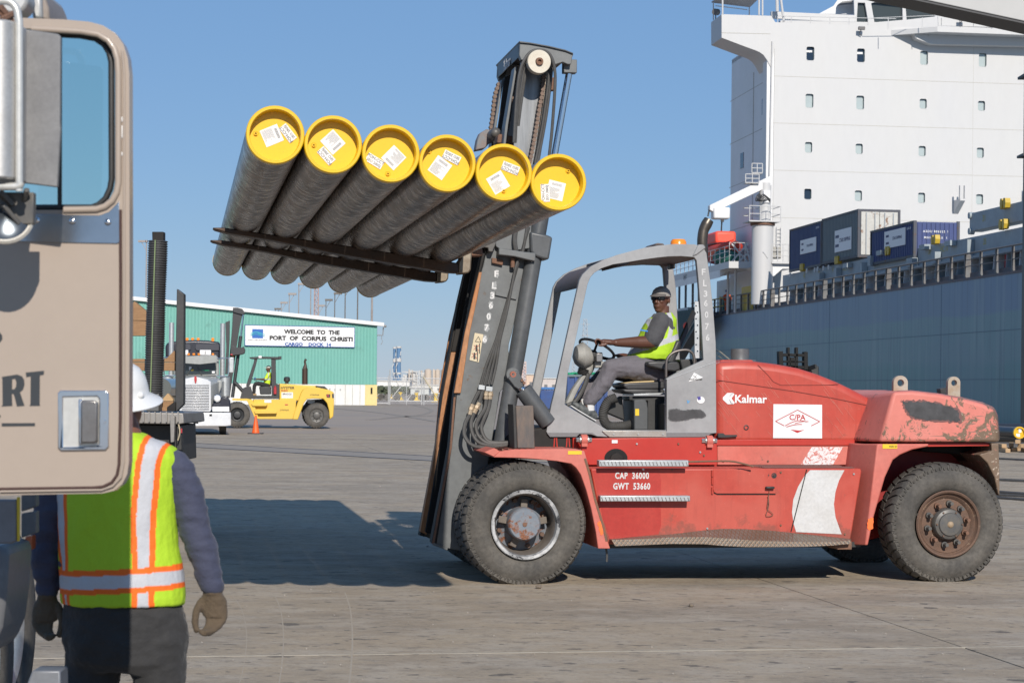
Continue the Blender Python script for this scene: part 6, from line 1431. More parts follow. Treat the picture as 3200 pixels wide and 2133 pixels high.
# wheelhouse
zh = lambda x, y: (x / 3.733 + 2600, y / 3.733)
whl = [zh(255, -40), zh(2240, -60), zh(2240, 380), zh(1230, 380), zh(480, 300), zh(265, 275)]
holes = [[zh(300, 32), zh(385, 34), zh(425, 265), zh(288, 265)], [zh(456, 40), zh(500, 26), zh(822, 60), zh(826, 235), zh(495, 262)], [zh(858, 70), zh(1200, 60), zh(1200, 195), zh(870, 232)]]
def shy(p, y): q = sp_(*p, 'y', y); return (q.x, q.z)
mb = MB(); mb.prism([shy(p, YT + 1.6) for p in whl], YT + 1.6, YT + 1.8, [[shy(p, YT + 1.6) for p in h] for h in holes]); mb.build('wheelhouse_wall', m_shw, SH, smooth=0)
for h in holes:
    mb = MB(); mb.prism([shy(p, YT + 1.85) for p in h], YT + 1.85, YT + 1.87); mb.build('wheelhouse_window', M('smoked_glass', (.05, .06, .06), .1), SH, smooth=0)
panel('wheelhouse_side', [zh(-150, 160), zh(20, 70), zh(60, 10), zh(120, -60), zh(262, -60), zh(262, 170)], YT + 3, YT + 3.2, m_shw2)
panel('flying_deck_edge', [zh(120, 20), zh(440, -20), zh(440, 5), zh(240, 25), zh(100, 40)], YT + 2.0, YT + 2.9, M('soffit', (.2, .2, .2), .7))
bal = [zh(690, 378), zh(700, 405), zh(1230, 372), zh(2400, 402), zh(2400, 345), zh(1390, 205), zh(1235, 175), zh(1200, 175), zh(1195, 210), zh(850, 250), zh(600, 320)]
A0 = shx(*zh(690, 400)); A1 = sp_(*zh(1230, 372), 'y', YT - 1.85); A2 = sp_(*zh(2400, 402), 'y', YT - 1.85); T1 = sp_(*zh(1230, 312), 'y', YT - 1.85)
mb = MB(); mb.prism([(A0[0], YT - .01), (A1.x, YT - 1.85), (A2.x + 8, YT - 1.85), (A2.x + 8, YT - .01)], A1.z, T1.z, plane='xy'); mb.build('bridge_balcony', m_shw, SH, smooth=0)
panel('balcony_bulwark', [zh(1235, 175), zh(1390, 205), zh(2400, 345), zh(2400, 335), zh(1240, 300)], YT - 1.7, YT - 1.65)
for zx in (1075, 1280, 1400, 1760, 2090, 2190):
    x, z = shx(*zh(zx, 385)); mb = MB(); mb.prism([(YT - 1.6, z + .05), (YT, z + .05), (YT, z - .75)], x, x + .05, plane='yz'); mb.build('balcony_knee', m_shw, SH, smooth=0)
panel('balcony_lower_box', [zh(960, 395), zh(1200, 380), zh(2500, 400), zh(2500, 545), zh(1160, 515), zh(980, 450)], YT - .75, YT - .01)
for px, py in ((2686, 93), (2971, 79)):
    x, z = shx(px, py); mb = MB(); yy = YT - (.35 if px < 2800 else 2.1); mb.box(x - .22, x + .22, yy - .2, yy, z - .1, z + .12); mb.build('flood_light', m_stn, SH, bevel=.02)
    mb = MB(); mb.tube([(x, yy, z - .1), (x - .1, yy + .15, z - .3), (x + .1, yy + .2, z - .4)], .03, 6); mb.build('light_bracket', m_stn, SH)
spost('rail', zh(455, 213), zh(1230, 180), .02, YT - 1.6, YT - 1.8)
for zx in (655, 1053, 1280, 1495, 1655, 1815): spost('rail_post', zh(zx, 350 - (max(0, 1230 - zx)) * .02), zh(zx, 205 + max(0, zx - 1250) * .12), .022, YT - 1.75, YT - 1.75)
# ledges on the front wall
for zx, zy in ((1880, 1370), (2345, 1330)):
    x, z = shx(*zz(zx, zy)); mb = MB(); mb.prism([(YT - 1.3, z + .3), (YT, z + .3), (YT, z - .6), (YT - 1.3, z + .18)], x, x + .35, plane='yz'); mb.build('wall_ledge', m_shw, SH, smooth=0)
    mb = MB(); mb.box(x - .02, x + .1, YT - 1.3, YT - 1.1, z + .3, z + 1.2); mb.box(x + .3, x + .42, YT - 1.3, YT - 1.1, z + .3, z + 1.2); mb.build('ledge_post', m_shw, SH, smooth=0)
# ---------------- crane post, decks and stern
zn = lambda x, y: (x / 4.48 + 2150, y / 4.48 + 600)
YC = 44.6
def sy(px, py, y): return sp_(px, py, 'y', y)
CRT = thing('deck_crane', 'white pedestal deck crane with caged platform beside the accommodation tower', 'crane', SF.O, SF.a)
a = sy(*zn(1045, 470), YC); b_ = sy(*zn(1045, 970), YC)
mb = MB(); mb.cyl((a.x, YC, a.z), (a.x, YC, 7.3), .70, n=32); mb.build('pedestal', m_shw, CRT)
mb = MB(); mb.cyl((a.x, YC, a.z), (a.x, YC, a.z + .2), .80, n=32); mb.build('slew_ring', m_rust, CRT)
mb = MB(); mb.cyl((a.x + .15, YC, a.z + .2), (a.x + .15, YC, sy(2392, 572, YC).z), .40, n=24); mb.build('post', m_shw, CRT)
pa, pb = sy(*zn(862, 410), YC - .9), sy(*zn(1298, 410), YC - .9); pt_ = sy(*zn(862, 190), YC - .9).z
mb = MB(); mb.box(pa.x, pb.x, YC - .9, YC + .9, pa.z, pa.z + .08); mb.build('platform', m_shw, CRT, smooth=0)
for z in (pt_, (pt_ + pa.z) / 2):
    for y in (YC - .9, YC + .9): mb = MB(); mb.cyl((pa.x, y, z), (pb.x, y, z), .028, n=6); mb.build('rail', m_shw, CRT)
    for x in (pa.x, pb.x): mb = MB(); mb.cyl((x, YC - .9, z), (x, YC + .9, z), .028, n=6); mb.build('rail', m_shw, CRT)
for f_ in (0, .35, .6, 1): mb = MB(); x = pa.x + (pb.x - pa.x) * f_; mb.cyl((x, YC - .9, pa.z), (x, YC - .9, pt_), .025, n=6); mb.build('rail_post', m_shw, CRT)
j0, j1 = sy(2408, 566, YC), sy(2215, 652, YC); mb = MB(); mb.prism([(j0.x, j0.z + .35), (j0.x, j0.z - .3), (j1.x + .3, j1.z - .25), (j1.x, j1.z - .1), (j1.x, j1.z + .2)], YC - .3, YC + .3); mb.build('jib', m_shw2, CRT, bevel=.03)
mb = MB(); q = sy(2242, 668, YC); mb.box(q.x - .35, q.x + .75, YC - .45, YC + .45, q.z - .35, q.z + .4); mb.build('jib_winch', m_shw2, CRT, bevel=.1)
for (zx, zy, w, h) in ((2345, 560, .9, .55), (2360, 528, .7, .6)):
    q = sy(zx, zy, YC); mb = MB()
    for z in (0, h / 2, h): mb.cyl((q.x - w / 2, YC - .5, q.z - h / 2 + z), (q.x + w / 2, YC - .5, q.z - h / 2 + z), .03, n=6)
    for f_ in (0, .5, 1): mb.cyl((q.x - w / 2 + w * f_, YC - .5, q.z - h / 2), (q.x - w / 2 + w * f_, YC - .5, q.z + h / 2), .03, n=6)
    mb.box(q.x - w / 2, q.x + w / 2, YC - .5, YC + .3, q.z - h / 2 - .05, q.z - h / 2); mb.build('cage', m_shw, CRT, smooth=0)
mb = MB()
for k in range(5): mb.tube([sy(*zn(1000 + 8 * k, 20 + k * 9), YC - .45), sy(*zn(960 + k * 12, 60 + 10 * k), YC - .7), sy(*zn(955 + k * 25, 130), YC - .6), sy(*zn(1060 + k * 18, 30 + k * 16), YC - .55), sy(*zn(1150, 150 - k * 12), YC - .5)], .03, 6, sm=4)
mb.build('hose_bundle', m_black, CRT)
q = sy(2385, 592, YC); mb = MB(); mb.box(q.x - .1, q.x + .35, YC - .5, YC - .42, q.z - .9, q.z - .1); mb.build('notice_plate', m_stick, CRT, smooth=0)
mb = MB(); A, B = sy(2220, 640, YC), sy(2212, 676, YC); mb.cyl(A, B, .05, n=6); mb.build('hook_wire', m_black, CRT)
# decks
def deck(name, pxf, top, bot, yf, x_near, far_px, mat=m_shw):
    """slab whose front face is traced at y = yf"""
    a = sy(pxf[0], top, yf); b_ = sy(pxf[1], top, yf); zb = sy(pxf[0], bot, yf).z
    mb = MB(); mb.box(a.x, b_.x, yf, yf + far_px, zb, a.z); return mb.build(name, mat, SH, smooth=0), a.x, b_.x, zb, a.z
bx0_ = sy(2278, 816, 47.5).x; BDE = sp_(2100, 870, 'x', bx0_).y; BDL = BDE - 47.5
o, dx0, dx1, dz0, dz1 = deck('boat_deck', (2278, 2364), 816, 837, 47.5, 0, BDL)
mb = MB(); mb.prism([(dx0, dz0 - .5), (dx0 + .4, dz0 - .15), (dx0 + .9, dz0), (dx0, dz0)], 50, BDE); mb.build('deck_girder', m_shw2, SH, smooth=0)
o, ex0, ex1, ez0, ez1 = deck('side_platform', (2412, 2482), 817, 823, 44.0, 0, 3.0)
mb = MB(); mb.prism([(ex0, ez0), (ex1, ez0), (ex1, ez0 - .3), (ex0 + .8, ez0 - .3), (ex0, ez0 - 1.0)], 44.3, 47); mb.build('platform_bracket', m_shw2, SH, smooth=0)
mb = MB(); q = sy(2364, 838, 46); r_ = sy(2399, 896, 46); mb.prism([(q.x - .5, q.z), (r_.x + .3, q.z), (r_.x + .3, 6.95), (r_.x, 6.95), (r_.x, r_.z), (q.x + .2, q.z - .35)], 45.5, 47.0); mb.build('pedestal_base', m_shw, SH, smooth=0)
# wall under the boat deck with doors
mb = MB(); wx = 1.9; q0_ = sp_(2240, 900, 'x', wx).y; mb.box(wx, wx + .2, 47.3, q0_, HT, dz0); mb.build('deckhouse_wall', m_shw2, SH, smooth=0)
for px, y0 in ((2298, 49), (2275, 52), (2143, 66), (2165, 62), (2123, 70)):
    q = sy(px, 900, y0); mb = MB(); mb.cyl((q.x, y0, HT), (q.x, y0, dz0), .09, n=10); mb.build('deck_pillar', m_shw if px > 2250 else m_stn, SH)
for px, py, w, h, mt_ in ((2333, 945, .8, 1.95, m_yelp), (2354, 925, .6, 1.6, m_redp), (2318, 950, .5, 1.4, m_dglass), (2338, 905, .5, .6, m_yelp), (2384, 935, .6, 1.6, M('green_locker', (.08, .2, .15), .6)), (2313, 930, .3, .4, m_redp), (2255, 948, .5, 1.0, MATS['green_locker'])):
    q = sp_(px, py, 'x', wx - .15); mb = MB(); mb.box(wx - .15, wx - .02, q.y - w * .9, q.y + w * .9, max(q.z - h / 2, HT), q.z + h / 2); mb.build('door' if h > 1.5 else 'locker', mt_, SH, smooth=0)
mb = MB(); q = sp_(2333, 945, 'x', .25); mb.box(.25, .31, q.y - 1.6, q.y + 1.4, HT + .05, HT + 1.75); mb.build('gangway_board', m_yelp, SH, smooth=0)
for z in (8.15, 7.6):
    mb = MB(); mb.cyl((.05, 54, z), (.05, 64, z), .03, n=6); mb.build('yellow_rail', m_yelp, SH)
for y in (55, 57.5, 60, 62.5): mb = MB(); mb.cyl((.05, y, HT), (.05, y, 8.3), .035, n=6); mb.build('yellow_rail_post', m_yelp, SH)
# rails on the boat deck and platform
def railing(x0, x1, y, zb, h=1.05, n=5, mat=m_shw, ya=None):
    for k in range(n):
        x = x0 + (x1 - x0) * k / (n - 1); yy = y if ya is None else y + (ya - y) * k / (n - 1); mb = MB(); mb.cyl((x, yy, zb), (x, yy, zb + h), .028, n=6); mb.build('rail_post', mat, SH)
    for f_ in (1, .66, .33): mb = MB(); mb.cyl((x0, y, zb + h * f_), (x1, y if ya is None else ya, zb + h * f_), .022, n=6); mb.build('rail', mat, SH)
railing(dx0 + .05, dx1 - .4, 47.6, dz1, 1.25, 5)
railing(dx0 + .05, dx0 + .05, 47.6, dz1, 1.05, 14, ya=BDE)
railing(ex0 + .05, ex1, 44.1, ez1, 1.15, 5)
mb = MB()
for k, (xa, za, xb, zb) in enumerate(((0, 0, 1.1, 1.2), (1.1, 0, 0, 1.2), (.5, 0, 1.2, .7), (1.3, 0, .9, 1.25))): mb.beam((dx0 + .3 + xa, 48, dz1 + za), (dx0 + .3 + xb, 48, dz1 + zb), .09, .09)
mb.build('davit_frame', m_shw, SH, smooth=0)
q = sy(2425, 790, 44.5); mb = MB(); mb.box(q.x - .28, q.x + .28, 44.3, 44.9, q.z - .38, q.z + .38); mb.build('grey_cabinet', M('cabinet', (.32, .31, .28), .6), SH, bevel=.02)
mb = MB(); q = sy(2388, 790, 44); mb.tube([sy(2399, 806, 43.9), sy(2388, 790, 43.9), sy(2384, 786, 43.9)], .04, 6); mb.build('vent_cowl', m_shw, SH)
la, lb_ = sy(2427, 708, 46.9), sy(2440, 708, 46.9); zb_ = sy(2427, 800, 46.9).z
mb = MB()
for x in (la.x, lb_.x): mb.beam((x, 46.85, zb_), (x, 46.85, la.z), .04, .04)
for k in range(8): mb.beam((la.x, 46.85, zb_ + (la.z - zb_) * (k + .5) / 8), (lb_.x, 46.85, zb_ + (la.z - zb_) * (k + .5) / 8), .03, .03)
mb.build('ladder', m_shw, SH, smooth=0)
mb = MB(); mb.ball((dx0 + .9, 52, dz1 + .55), (.9, 1.3, .6), 14, 8); mb.build('covered_raft', M('raft_green', (.02, .16, .12), .7, c2=(.03, .09, .08), s=5), SH)
t_ = text('deck_name', 'LAJKT', .45, m_black, SH, TYZ(dx0 - .005, sp_(2141, 865, 'x', dx0).y, sp_(2141, 866, 'x', dx0).z), bold=.01)
# lifeboat
LB = thing('lifeboat', 'bright red lifeboat hanging beside the white accommodation tower', 'lifeboat', SF.O, SF.a)
m_lbr = M('lifeboat_red', (.60, .05, .02), .45, c2=(.5, .07, .04), s=2)
q = sy(2262, 775, 54); 
def lbs(y, rx_, zt_, zb2): return [Vector((q.x + rx_ * cos(t), y, q.z + (zt_ if sin(t) > 0 else zb2) * abs(sin(t)) * (1 if sin(t) > 0 else -1))) for t in np.linspace(0, 2 * pi, 17)[:-1]]
mb = MB(); rows = [[mb.vv(p) for p in lbs(y, r_, a_, b2)] for y, r_, a_, b2 in ((51.0, .08, .45, .1), (51.6, .75, .3, .7), (53, 1.1, .25, 1.0), (56, 1.15, .25, 1.05), (58, .8, .3, .8), (59, .1, .4, .1))]
for a, b_ in zip(rows, rows[1:]): mb.ring(a, b_)
mb.ff(*rows[0]); mb.ff(*rows[-1][::-1]); mb.build('boat_hull', m_lbr, LB, smooth=60)
mb = MB(); mb.box(q.x - .75, q.x + .75, 53.4, 57, q.z + .25, q.z + 1.15); mb.build('cabin', M('lifeboat_orange', (.85, .09, .05), .5), LB, bevel=.2, seg=3)
mb = MB(); mb.torus((q.x, 54.8, q.z + .22), 1.0, .05, Matrix.Diagonal((1.12, 3.2, 1)), 32, 6); mb.build('fender_rope', m_black, LB)
mb = MB(); mb.cyl((q.x - .2, 54, q.z + 1.1), (q.x - .2, 53.5, q.z + 3.4), .05, n=6); mb.box(q.x - .3, q.x - .1, 53.6, 53.8, q.z + 1.8, q.z + 2.4); mb.build('hook_tackle', m_black, LB)
# gangway with net and bits near the stern
GW = thing('gangway', 'gangway with dark green safety net sloping down at the ship stern', 'gangway', SF.O, SF.a)
g0, g1 = sp_(2205, 985, 'x', -.6), sp_(2118, 1135, 'x', -1.6)
mb = MB(); mb.beam(g0, g1, .7, .12); mb.build('walkway', m_stn, GW, smooth=0)
for dz in (.5, 1.0): mb = MB(); mb.cyl(g0 + Vector((-.3, 0, dz)), g1 + Vector((-.3, 0, dz)), .03, n=6); mb.build('hand_rail', m_galv, GW)
mb = MB()
A, B = sp_(2112, 965, 'x', -.9), sp_(2225, 985, 'x', -.9)
net = [mb.vv(sp_(px, py, 'x', -.8)) for px, py in ((2112, 972), (2226, 960), (2230, 1010), (2180, 1060), (2130, 1130), (2112, 1140))]
net2 = [mb.vv(Vector((-.78, s_.y, s_.z))) for s_ in [mb.v[i] for i in net]]
mb.ff(*net); mb.ff(*net2[::-1]); mb.ring(net, net2); mb.build('safety_net', M('net_green', (.03, .085, .09), .8, c2=(.02, .03, .04), s=5, a=.9), GW, smooth=0)
for px, py, r in ((2147, 1018, .3),): q2 = sp_(px, py, 'x', -1.1); mb = MB(); mb.ball(q2, r, 14, 10); tag(mb.build('buoy', M('buoy_red', (.75, .07, .03), .5)), 'round red orange buoy hanging by the gangway net', 'buoy').matrix_world = Matrix.Translation(SF.O) @ Matrix.Rotation(SF.a, 4, 'Z')
mb = MB(); A, B = sp_(2112, 966, 'x', -.5), sp_(2150, 968, 'x', -.5); mb.box(-.5, .6, B.y, A.y, A.z - .45, A.z); mb.build('stern_platform', m_shw, GW, smooth=0)
for (a, b_) in (((2237, 1088), (2300, 1140)), ((2237, 1105), (2290, 1150))):
    A, B = sp_(*a, 'x', -.3), sp_(*b_, 'x', -2.5); mb = MB(); mb.cyl(A, B, .045, n=6); o = mb.build('mooring_rope', M('rope_tan', (.42, .36, .26), .9), smooth=0); o.matrix_world = Matrix.Translation(SF.O) @ Matrix.Rotation(SF.a, 4, 'Z')
    tag(o, 'upper tan mooring rope leading down past the grey cab pillar' if a[1] < 1100 else 'lower tan mooring rope leading down past the grey cab pillar', 'rope')
# ---------------- containers
def container(name_lab, x, ya, yb, z0, z1, col, c2, logo, doors=False, num=None, side_txt=None):
    t = thing('shipping_container', name_lab, 'container', SF.O, SF.a, 'containers on the hatch covers')
    m_ = M('cont_' + name_lab[:14].replace(' ', '_'), col, .55, c2=c2, s=1.2, a=.8, fine=.1, rust=((.16, .09, .06), 3, .69, .03))
    mb = MB(); y = ya; rows = []; k = 0; pr = []
    st2 = .28
    while y < yb - .02:
        pr += [(y, x), (y + st2 * .35, x), (y + st2 * .5, x + .075), (y + st2 * .82, x + .075)]; y += st2
    pr.append((yb, x)); lo = [mb.vv((b2, min(a2, yb), z0 + .12)) for a2, b2 in pr]; hi = [mb.vv((b2, min(a2, yb), z1 - .1)) for a2, b2 in pr]
    for k in range(len(pr) - 1): mb.ff(lo[k], lo[k + 1], hi[k + 1], hi[k])
    mb.build('side_panel', m_, t, smooth=0)
    mf = M('cont_frame', (.06, .065, .08), .6, rust=((.18, .09, .05), 3, .62, .05))
    mb = MB(); mb.box(x + .08, x + 2.4, ya + .05, yb - .05, z0 + .1, z1 - .06); mb.build('body', m_, t, smooth=0)
    for yy in (ya, yb - .14):
        for xx0, xx1 in ((x - .025, x + .14), (x + 2.3, x + 2.44)): mb = MB(); mb.box(xx0, xx1, yy, yy + .14, z0, z1); mb.build('corner_post', mf, t, smooth=0)
    for zz0, zz1 in ((z0 + .001, z0 + .14), (z1 - .12, z1 - .001)): mb = MB(); mb.box(x - .02, x + .1, ya + .14, yb - .14, zz0, zz1); mb.build('side_rail', mf, t, smooth=0)
    if doors:
        md = M('pale_door', (.50, .50, .47), .6, c2=(.42, .40, .35), s=1, rust=((.30, .16, .09), 2.6, .60, .05))
        for k in range(2):
            d = mb = MB(); mb.box(x + .16 + k * 1.07, x + 1.2 + k * 1.07, ya - .03, ya + .04, z0 + .15, z1 - .15); d = mb.build('door', md, t, smooth=0)
            for xx in (.28, .78): mb = MB(); mb.cyl((x + .16 + k * 1.07 + xx, ya - .06, z0 + .2), (x + .16 + k * 1.07 + xx, ya - .06, z1 - .2), .03, n=8); mb.build('lock_rod', m_galv, d)
        for z_a, z_b in ((z1 - .14, z1 - .002), (z0 + .002, z0 + .14)): mb = MB(); mb.box(x + .14, x + 2.3, ya, ya + .1, z_a, z_b); mb.build('door_frame', mf, t, smooth=0)
    else:
        for k in range(9): mb = MB(); mb.box(x + .2 + k * .24, x + .32 + k * .24, ya, ya + .06, z0 + .1, z1 - .12); mb.build('end_rib', m_, t, smooth=0)
    (la_, lb2) = logo; A = sp_(la_[0], la_[1], 'x', x - .03); B = sp_(lb2[0], lb2[1], 'x', x - .03)
    mb = MB(); mb.box(x - .035, x - .012, B.y, A.y, B.z, A.z); mb.build('logo_panel', m_stick, t, smooth=0)
    w = A.y - B.y; h = A.z - B.z; mi_ = M('logo_ink', (.02, .03, .10), .6)
    stacked = h > .45 * w
    if stacked:
        text('lettering', 'STAR SHIPPING', h * .17, mi_, t, TYZ(x - .038, (A.y + B.y) / 2, B.z + h * .15), bold=.02)
        cy, cz, s_ = (A.y + B.y) / 2, B.z + h * .64, h * .1
    else:
        text('lettering', 'STAR SHIPPING', h * .24, mi_, t, TYZ(x - .038, B.y + w * .38, (A.z + B.z) / 2), bold=.02)
        cy, cz, s_ = A.y - w * .15, (A.z + B.z) / 2, h * .16
    for i in (-1, 0, 1):
        for j in (-1, 1): mb = MB(); mb.box(x - .039, x - .036, cy + i * s_ * 1.15 - s_ * .5, cy + i * s_ * 1.15 + s_ * .5, cz + j * s_ * 1.3 - s_ * .4, cz + j * s_ * 1.3 + s_ * .4); mb.build('emblem_block', mi_, t, smooth=0)
    if num: text('number', num[0], .17, m_stick, t, TYZ(x - .03, ya + .75, z1 - .35), bold=.01)
    if side_txt:
        for r_, s2 in enumerate(side_txt): text('number', s2, .16, m_stick, t, TXZ(x + 1.15, ya - .004, z1 - .55 - .32 * r_), bold=.01, sp=1.3)
    return t
zb9 = 9.15
container('dark blue shipping container, farthest left of the stack on deck', .8, 33.0, 39.9, zb9, 11.83, (.03, .05, .14), (.045, .07, .16), ((2501, 752), (2550, 784)), num=('CLHU 20',))
container('tall grey green shipping container with rusty pale end doors', .8, 25.9, 32.9, zb9 + .05, 11.9, (.13, .165, .18), (.16, .18, .18), ((2609, 722), (2660, 778)), doors=True)
container('low bright blue shipping container right of the pale doors', .8, 16.6, 23.7, 8.6, 10.49, (.03, .05, .17), (.04, .06, .15), ((2764, 725), (2829, 764)), num=('CLHU 20',), side_txt=('ASDU 806222 1', 'MHHT  0  0  1'))
# deck worker by the yellow rail
DW = thing('person', 'small deck worker in orange overalls and blue helmet on the ship', 'person', tow(SF, .5, sp_(2272, 940, 'x', .5).y, HT + .05), SF.a)
mb = MB(); mb.tube([(-.1, 0, .02), (-.1, 0, .45), (-.09, 0, .85)], [.06, .07, .1], 8); mb.tube([(.1, 0, .02), (.1, 0, .45), (.09, 0, .85)], [.06, .07, .1], 8); mb.loft([((0, 0, .8), (.18, 0, 0), (0, .12, 0)), ((0, 0, 1.1), (.19, 0, 0), (0, .13, 0)), ((0, 0, 1.42), (.22, 0, 0), (0, .12, 0)), ((0, 0, 1.5), (.08, 0, 0), (0, .07, 0))], 12); mb.ball((0, 0, 1.63), (.09, .1, .12), 10, 8)
mb.tube([(.21, 0, 1.4), (.3, -.05, 1.15), (.2, -.25, 1.0)], [.06, .05, .04], 8); mb.tube([(-.21, 0, 1.4), (-.3, -.05, 1.15), (-.2, -.25, 1.0)], [.06, .05, .04], 8)
put('body', fuse(mb, .03, 2, 'body', [M('orange_overalls', (.75, .14, .04), .8, c2=(.4, .08, .04), s=6)]), DW)
mb = MB(); mb.ball((0, 0, 1.7), (.14, .15, .12), 12, 8); mb.build('helmet', M('helmet_blue', (.02, .05, .2), .4), DW)
# ---------------- black fork carriage against the hull
zf = lambda x, y: (x / 1.96 + 2200, y / 1.96 + 1050)
YB = 60.0; o0 = P(2480, 1155, YB)
FK = thing('lift_attachment', 'black steel lifting frame of another forklift standing out against the hull', 'attachment', (o0.x, YB, 0))
def fb_(p): q = P(*zf(*p), YB); return (q.x - o0.x, q.z)
for nm, pts in (('upright', [(458, 92), (484, 92), (488, 200), (462, 200)]), ('upright', [(614, 95), (636, 95), (638, 205), (614, 205)]), ('top_bar', [(484, 105), (614, 108), (614, 125), (484, 122)]), ('mast_beam', [(512, 68), (526, 68), (528, 200), (514, 200)]), ('mast_beam', [(562, 68), (577, 68), (578, 200), (562, 200)]), ('bottom_bar', [(484, 178), (614, 182), (614, 200), (484, 196)]), ('mid_bar', [(488, 150), (614, 152), (614, 162), (488, 160)]), ('hose_reel', [(530, 130), (560, 130), (562, 195), (530, 195)])):
    mb = MB(); mb.prism([fb_(p) for p in pts], 0, .35 if nm != 'upright' else .5); mb.build(nm, m_dark, FK, bevel=.01)
mb = MB(); a, b_ = fb_((640, 200)), fb_((676, 184)); mb.beam((a[0], .1, a[1]), (b_[0], -.3, b_[1]), .06, .12); a = fb_((590, 205)); mb.beam((a[0], .1, a[1]), (fb_((640, 200))[0], .1, fb_((640, 200))[1]), .06, .06); mb.build('fork_tip', m_black, FK, smooth=0)
mb = MB(); a = fb_((545, 200)); mb.box(a[0] - .8, a[0] + .8, .1, 1.4, .6, a[1] + .1); mb.build('carrier', m_black, FK, bevel=.03)
for dx in (-.7, .7): mb = MB(); mb.cyl((a[0] + dx - .15, .7, .45), (a[0] + dx + .15, .7, .45), .45, n=20); mb.build('wheel', m_tyre, FK)
# ---------------- quay crane boom and leg at the top right
BM = thing('crane_boom', 'pale grey crane boom with dark underside crossing the top right corner', 'crane boom')
m_boom = M('boom_grey', (.44, .44, .43), .6, c2=(.38, .38, .37), s=.3, a=.6, fine=.03)
m_bund = M('boom_underside', (.07, .07, .072), .7)
YBo = 40.
nl_ = [P(2740, -32, YBo), P(3420, 114, YBo)]; fr_ = [P(2560, -38, YBo + 1.8), P(3260, 114, YBo + 1.8)]
mb = MB(); up = Vector((0, 0, 2.4)); v_ = [mb.vv(p) for p in (nl_[0], nl_[1], nl_[1] + up, nl_[0] + up, fr_[0], fr_[1] , fr_[1] + up, fr_[0] + up)]
for q in ((0, 1, 2, 3), (5, 4, 7, 6), (3, 2, 6, 7), (0, 4, 5, 1), (0, 3, 7, 4), (1, 5, 6, 2)): mb.ff(*[v_[i] for i in q])
mb.build('girder', m_boom, BM, bevel=.02)
mb = MB(); dn = Vector((0, 0, -.012)); v_ = [mb.vv(p) for p in (nl_[0] + dn, nl_[1] + dn, fr_[1] + dn, fr_[0] + dn, nl_[0] + dn * 4, nl_[1] + dn * 4, fr_[1] + dn * 4, fr_[0] + dn * 4)]
for q in ((0, 1, 2, 3), (4, 5, 6, 7), (0, 1, 5, 4), (1, 2, 6, 5), (2, 3, 7, 6), (3, 0, 4, 7)): mb.ff(*[v_[i] for i in q])
mb.build('bottom_plate', m_bund, BM, smooth=0)
q = P(3199, 600, 70); LG = thing('quay_crane', 'dark steel crane leg with small platforms at the right edge', 'crane', (q.x + .1, 70, 0))
mb = MB(); mb.box(0, .5, 0, .5, 0, 16); mb.build('column', m_black, LG, smooth=0)
for py in (240, 488): z = P(3190, py, 70).z; mb = MB(); mb.box(-.18, .6, -.2, .7, z, z + .09); mb.build('platform', m_black, LG, smooth=0)
for py in (410, 450): z = P(3190, py, 70).z; mb = MB(); mb.cyl((-.15, -.15, z), (.5, -.15, z), .015, n=6); mb.build('rail', m_black, LG)
mb = MB(); mb.cyl((-.14, -.15, P(3190, 490, 70).z), (-.14, -.15, P(3190, 405, 70).z), .02, n=6); mb.build('rail_post', m_black, LG)
# ================================================================== HIGHWAY TRUCK FACING US
YKW = 66.7; kc = P(610.4, 1359, YKW)
KW = thing('semi_truck', 'grey highway truck with chrome grille facing the camera beside the yellow forklift', 'truck', (kc.x, YKW, 0))
zq = lambda x, y: (x / 3.135 + 420, y / 3.135 + 900)
KWF = Frame((kc.x, YKW, 0), 8.6); KW.rotation_euler = (0, 0, KWF.a)
def kw(zx, zy, dy=0): return KWF.at(*zq(zx, zy), 'y', dy)
def kwp(pts, dy): return [(kw(a, b_, dy).x, kw(a, b_, dy).z) for a, b_ in pts]
def kbuild(name, mat, pts, d0, d1, bevel=.02, mirror=False, seg=2, par=None, smooth=38):
    q = kwp(pts, d0); out = []
    for m_ in ((1, -1) if mirror else (1,)):
        mb = MB(); mb.prism([(a * m_, b_) for a, b_ in q], d0, d1); out.append(mb.build(name, mat, par or KW, bevel=bevel, seg=seg, smooth=smooth))
    return out[0]
m_kgr = M('truck_pewter', (.30, .31, .295), .35, .1, c2=(.38, .385, .38), s=1)
m_brt = M('bright_trim', (.78, .79, .80), .3, .3, c2=(.5, .5, .52), s=3)
m_kdk = M('truck_navy', (.018, .02, .035), .35, c2=.03, s=2)
kbuild('bumper', m_brt, [(250, 1218), (946, 1218), (948, 1345), (900, 1352), (250, 1355)], -.15, .1, .03)
pl_ = kbuild('license_plate', m_stick, [(552, 1260), (641, 1260), (641, 1306), (552, 1306)], -.165, -.152, 0)
a = kw(596, 1286, -.17); text('plate_number', 'R20-6824', .17, m_ink, KW, TXZ(a.x, -.167, a.z), bold=.02, sx=.75)
kbuild('tow_slot', m_dark, [(577, 1308), (626, 1308), (626, 1326), (577, 1326)], -.153, -.14, 0); kbuild('tow_slot', m_dark, [(735, 1232), (760, 1232), (760, 1254), (735, 1254)], -.153, -.14, 0)
grs = [(440, 1200), (440, 915), (480, 892), (597, 865), (715, 895), (750, 915), (752, 1195), (738, 1210)]
kbuild('grille_surround', m_brt, grs, -.05, .12, .02)
kbuild('grille_back', m_dark, [(462, 1195), (462, 945), (732, 945), (732, 1195)], -.058, -.052, 0)
for k in range(16):
    z_ = 950 + k * 15.6; kbuild('grille_slat', m_brt, [(462, z_), (732, z_), (732, z_ + 9), (462, z_ + 9)], -.085, -.06, .004)
kbuild('emblem', m_rlogo, [(588, 862), (608, 862), (612, 895), (604, 930), (594, 930), (586, 895)], -.09, -.05, .005)
mb = MB(); rows = []
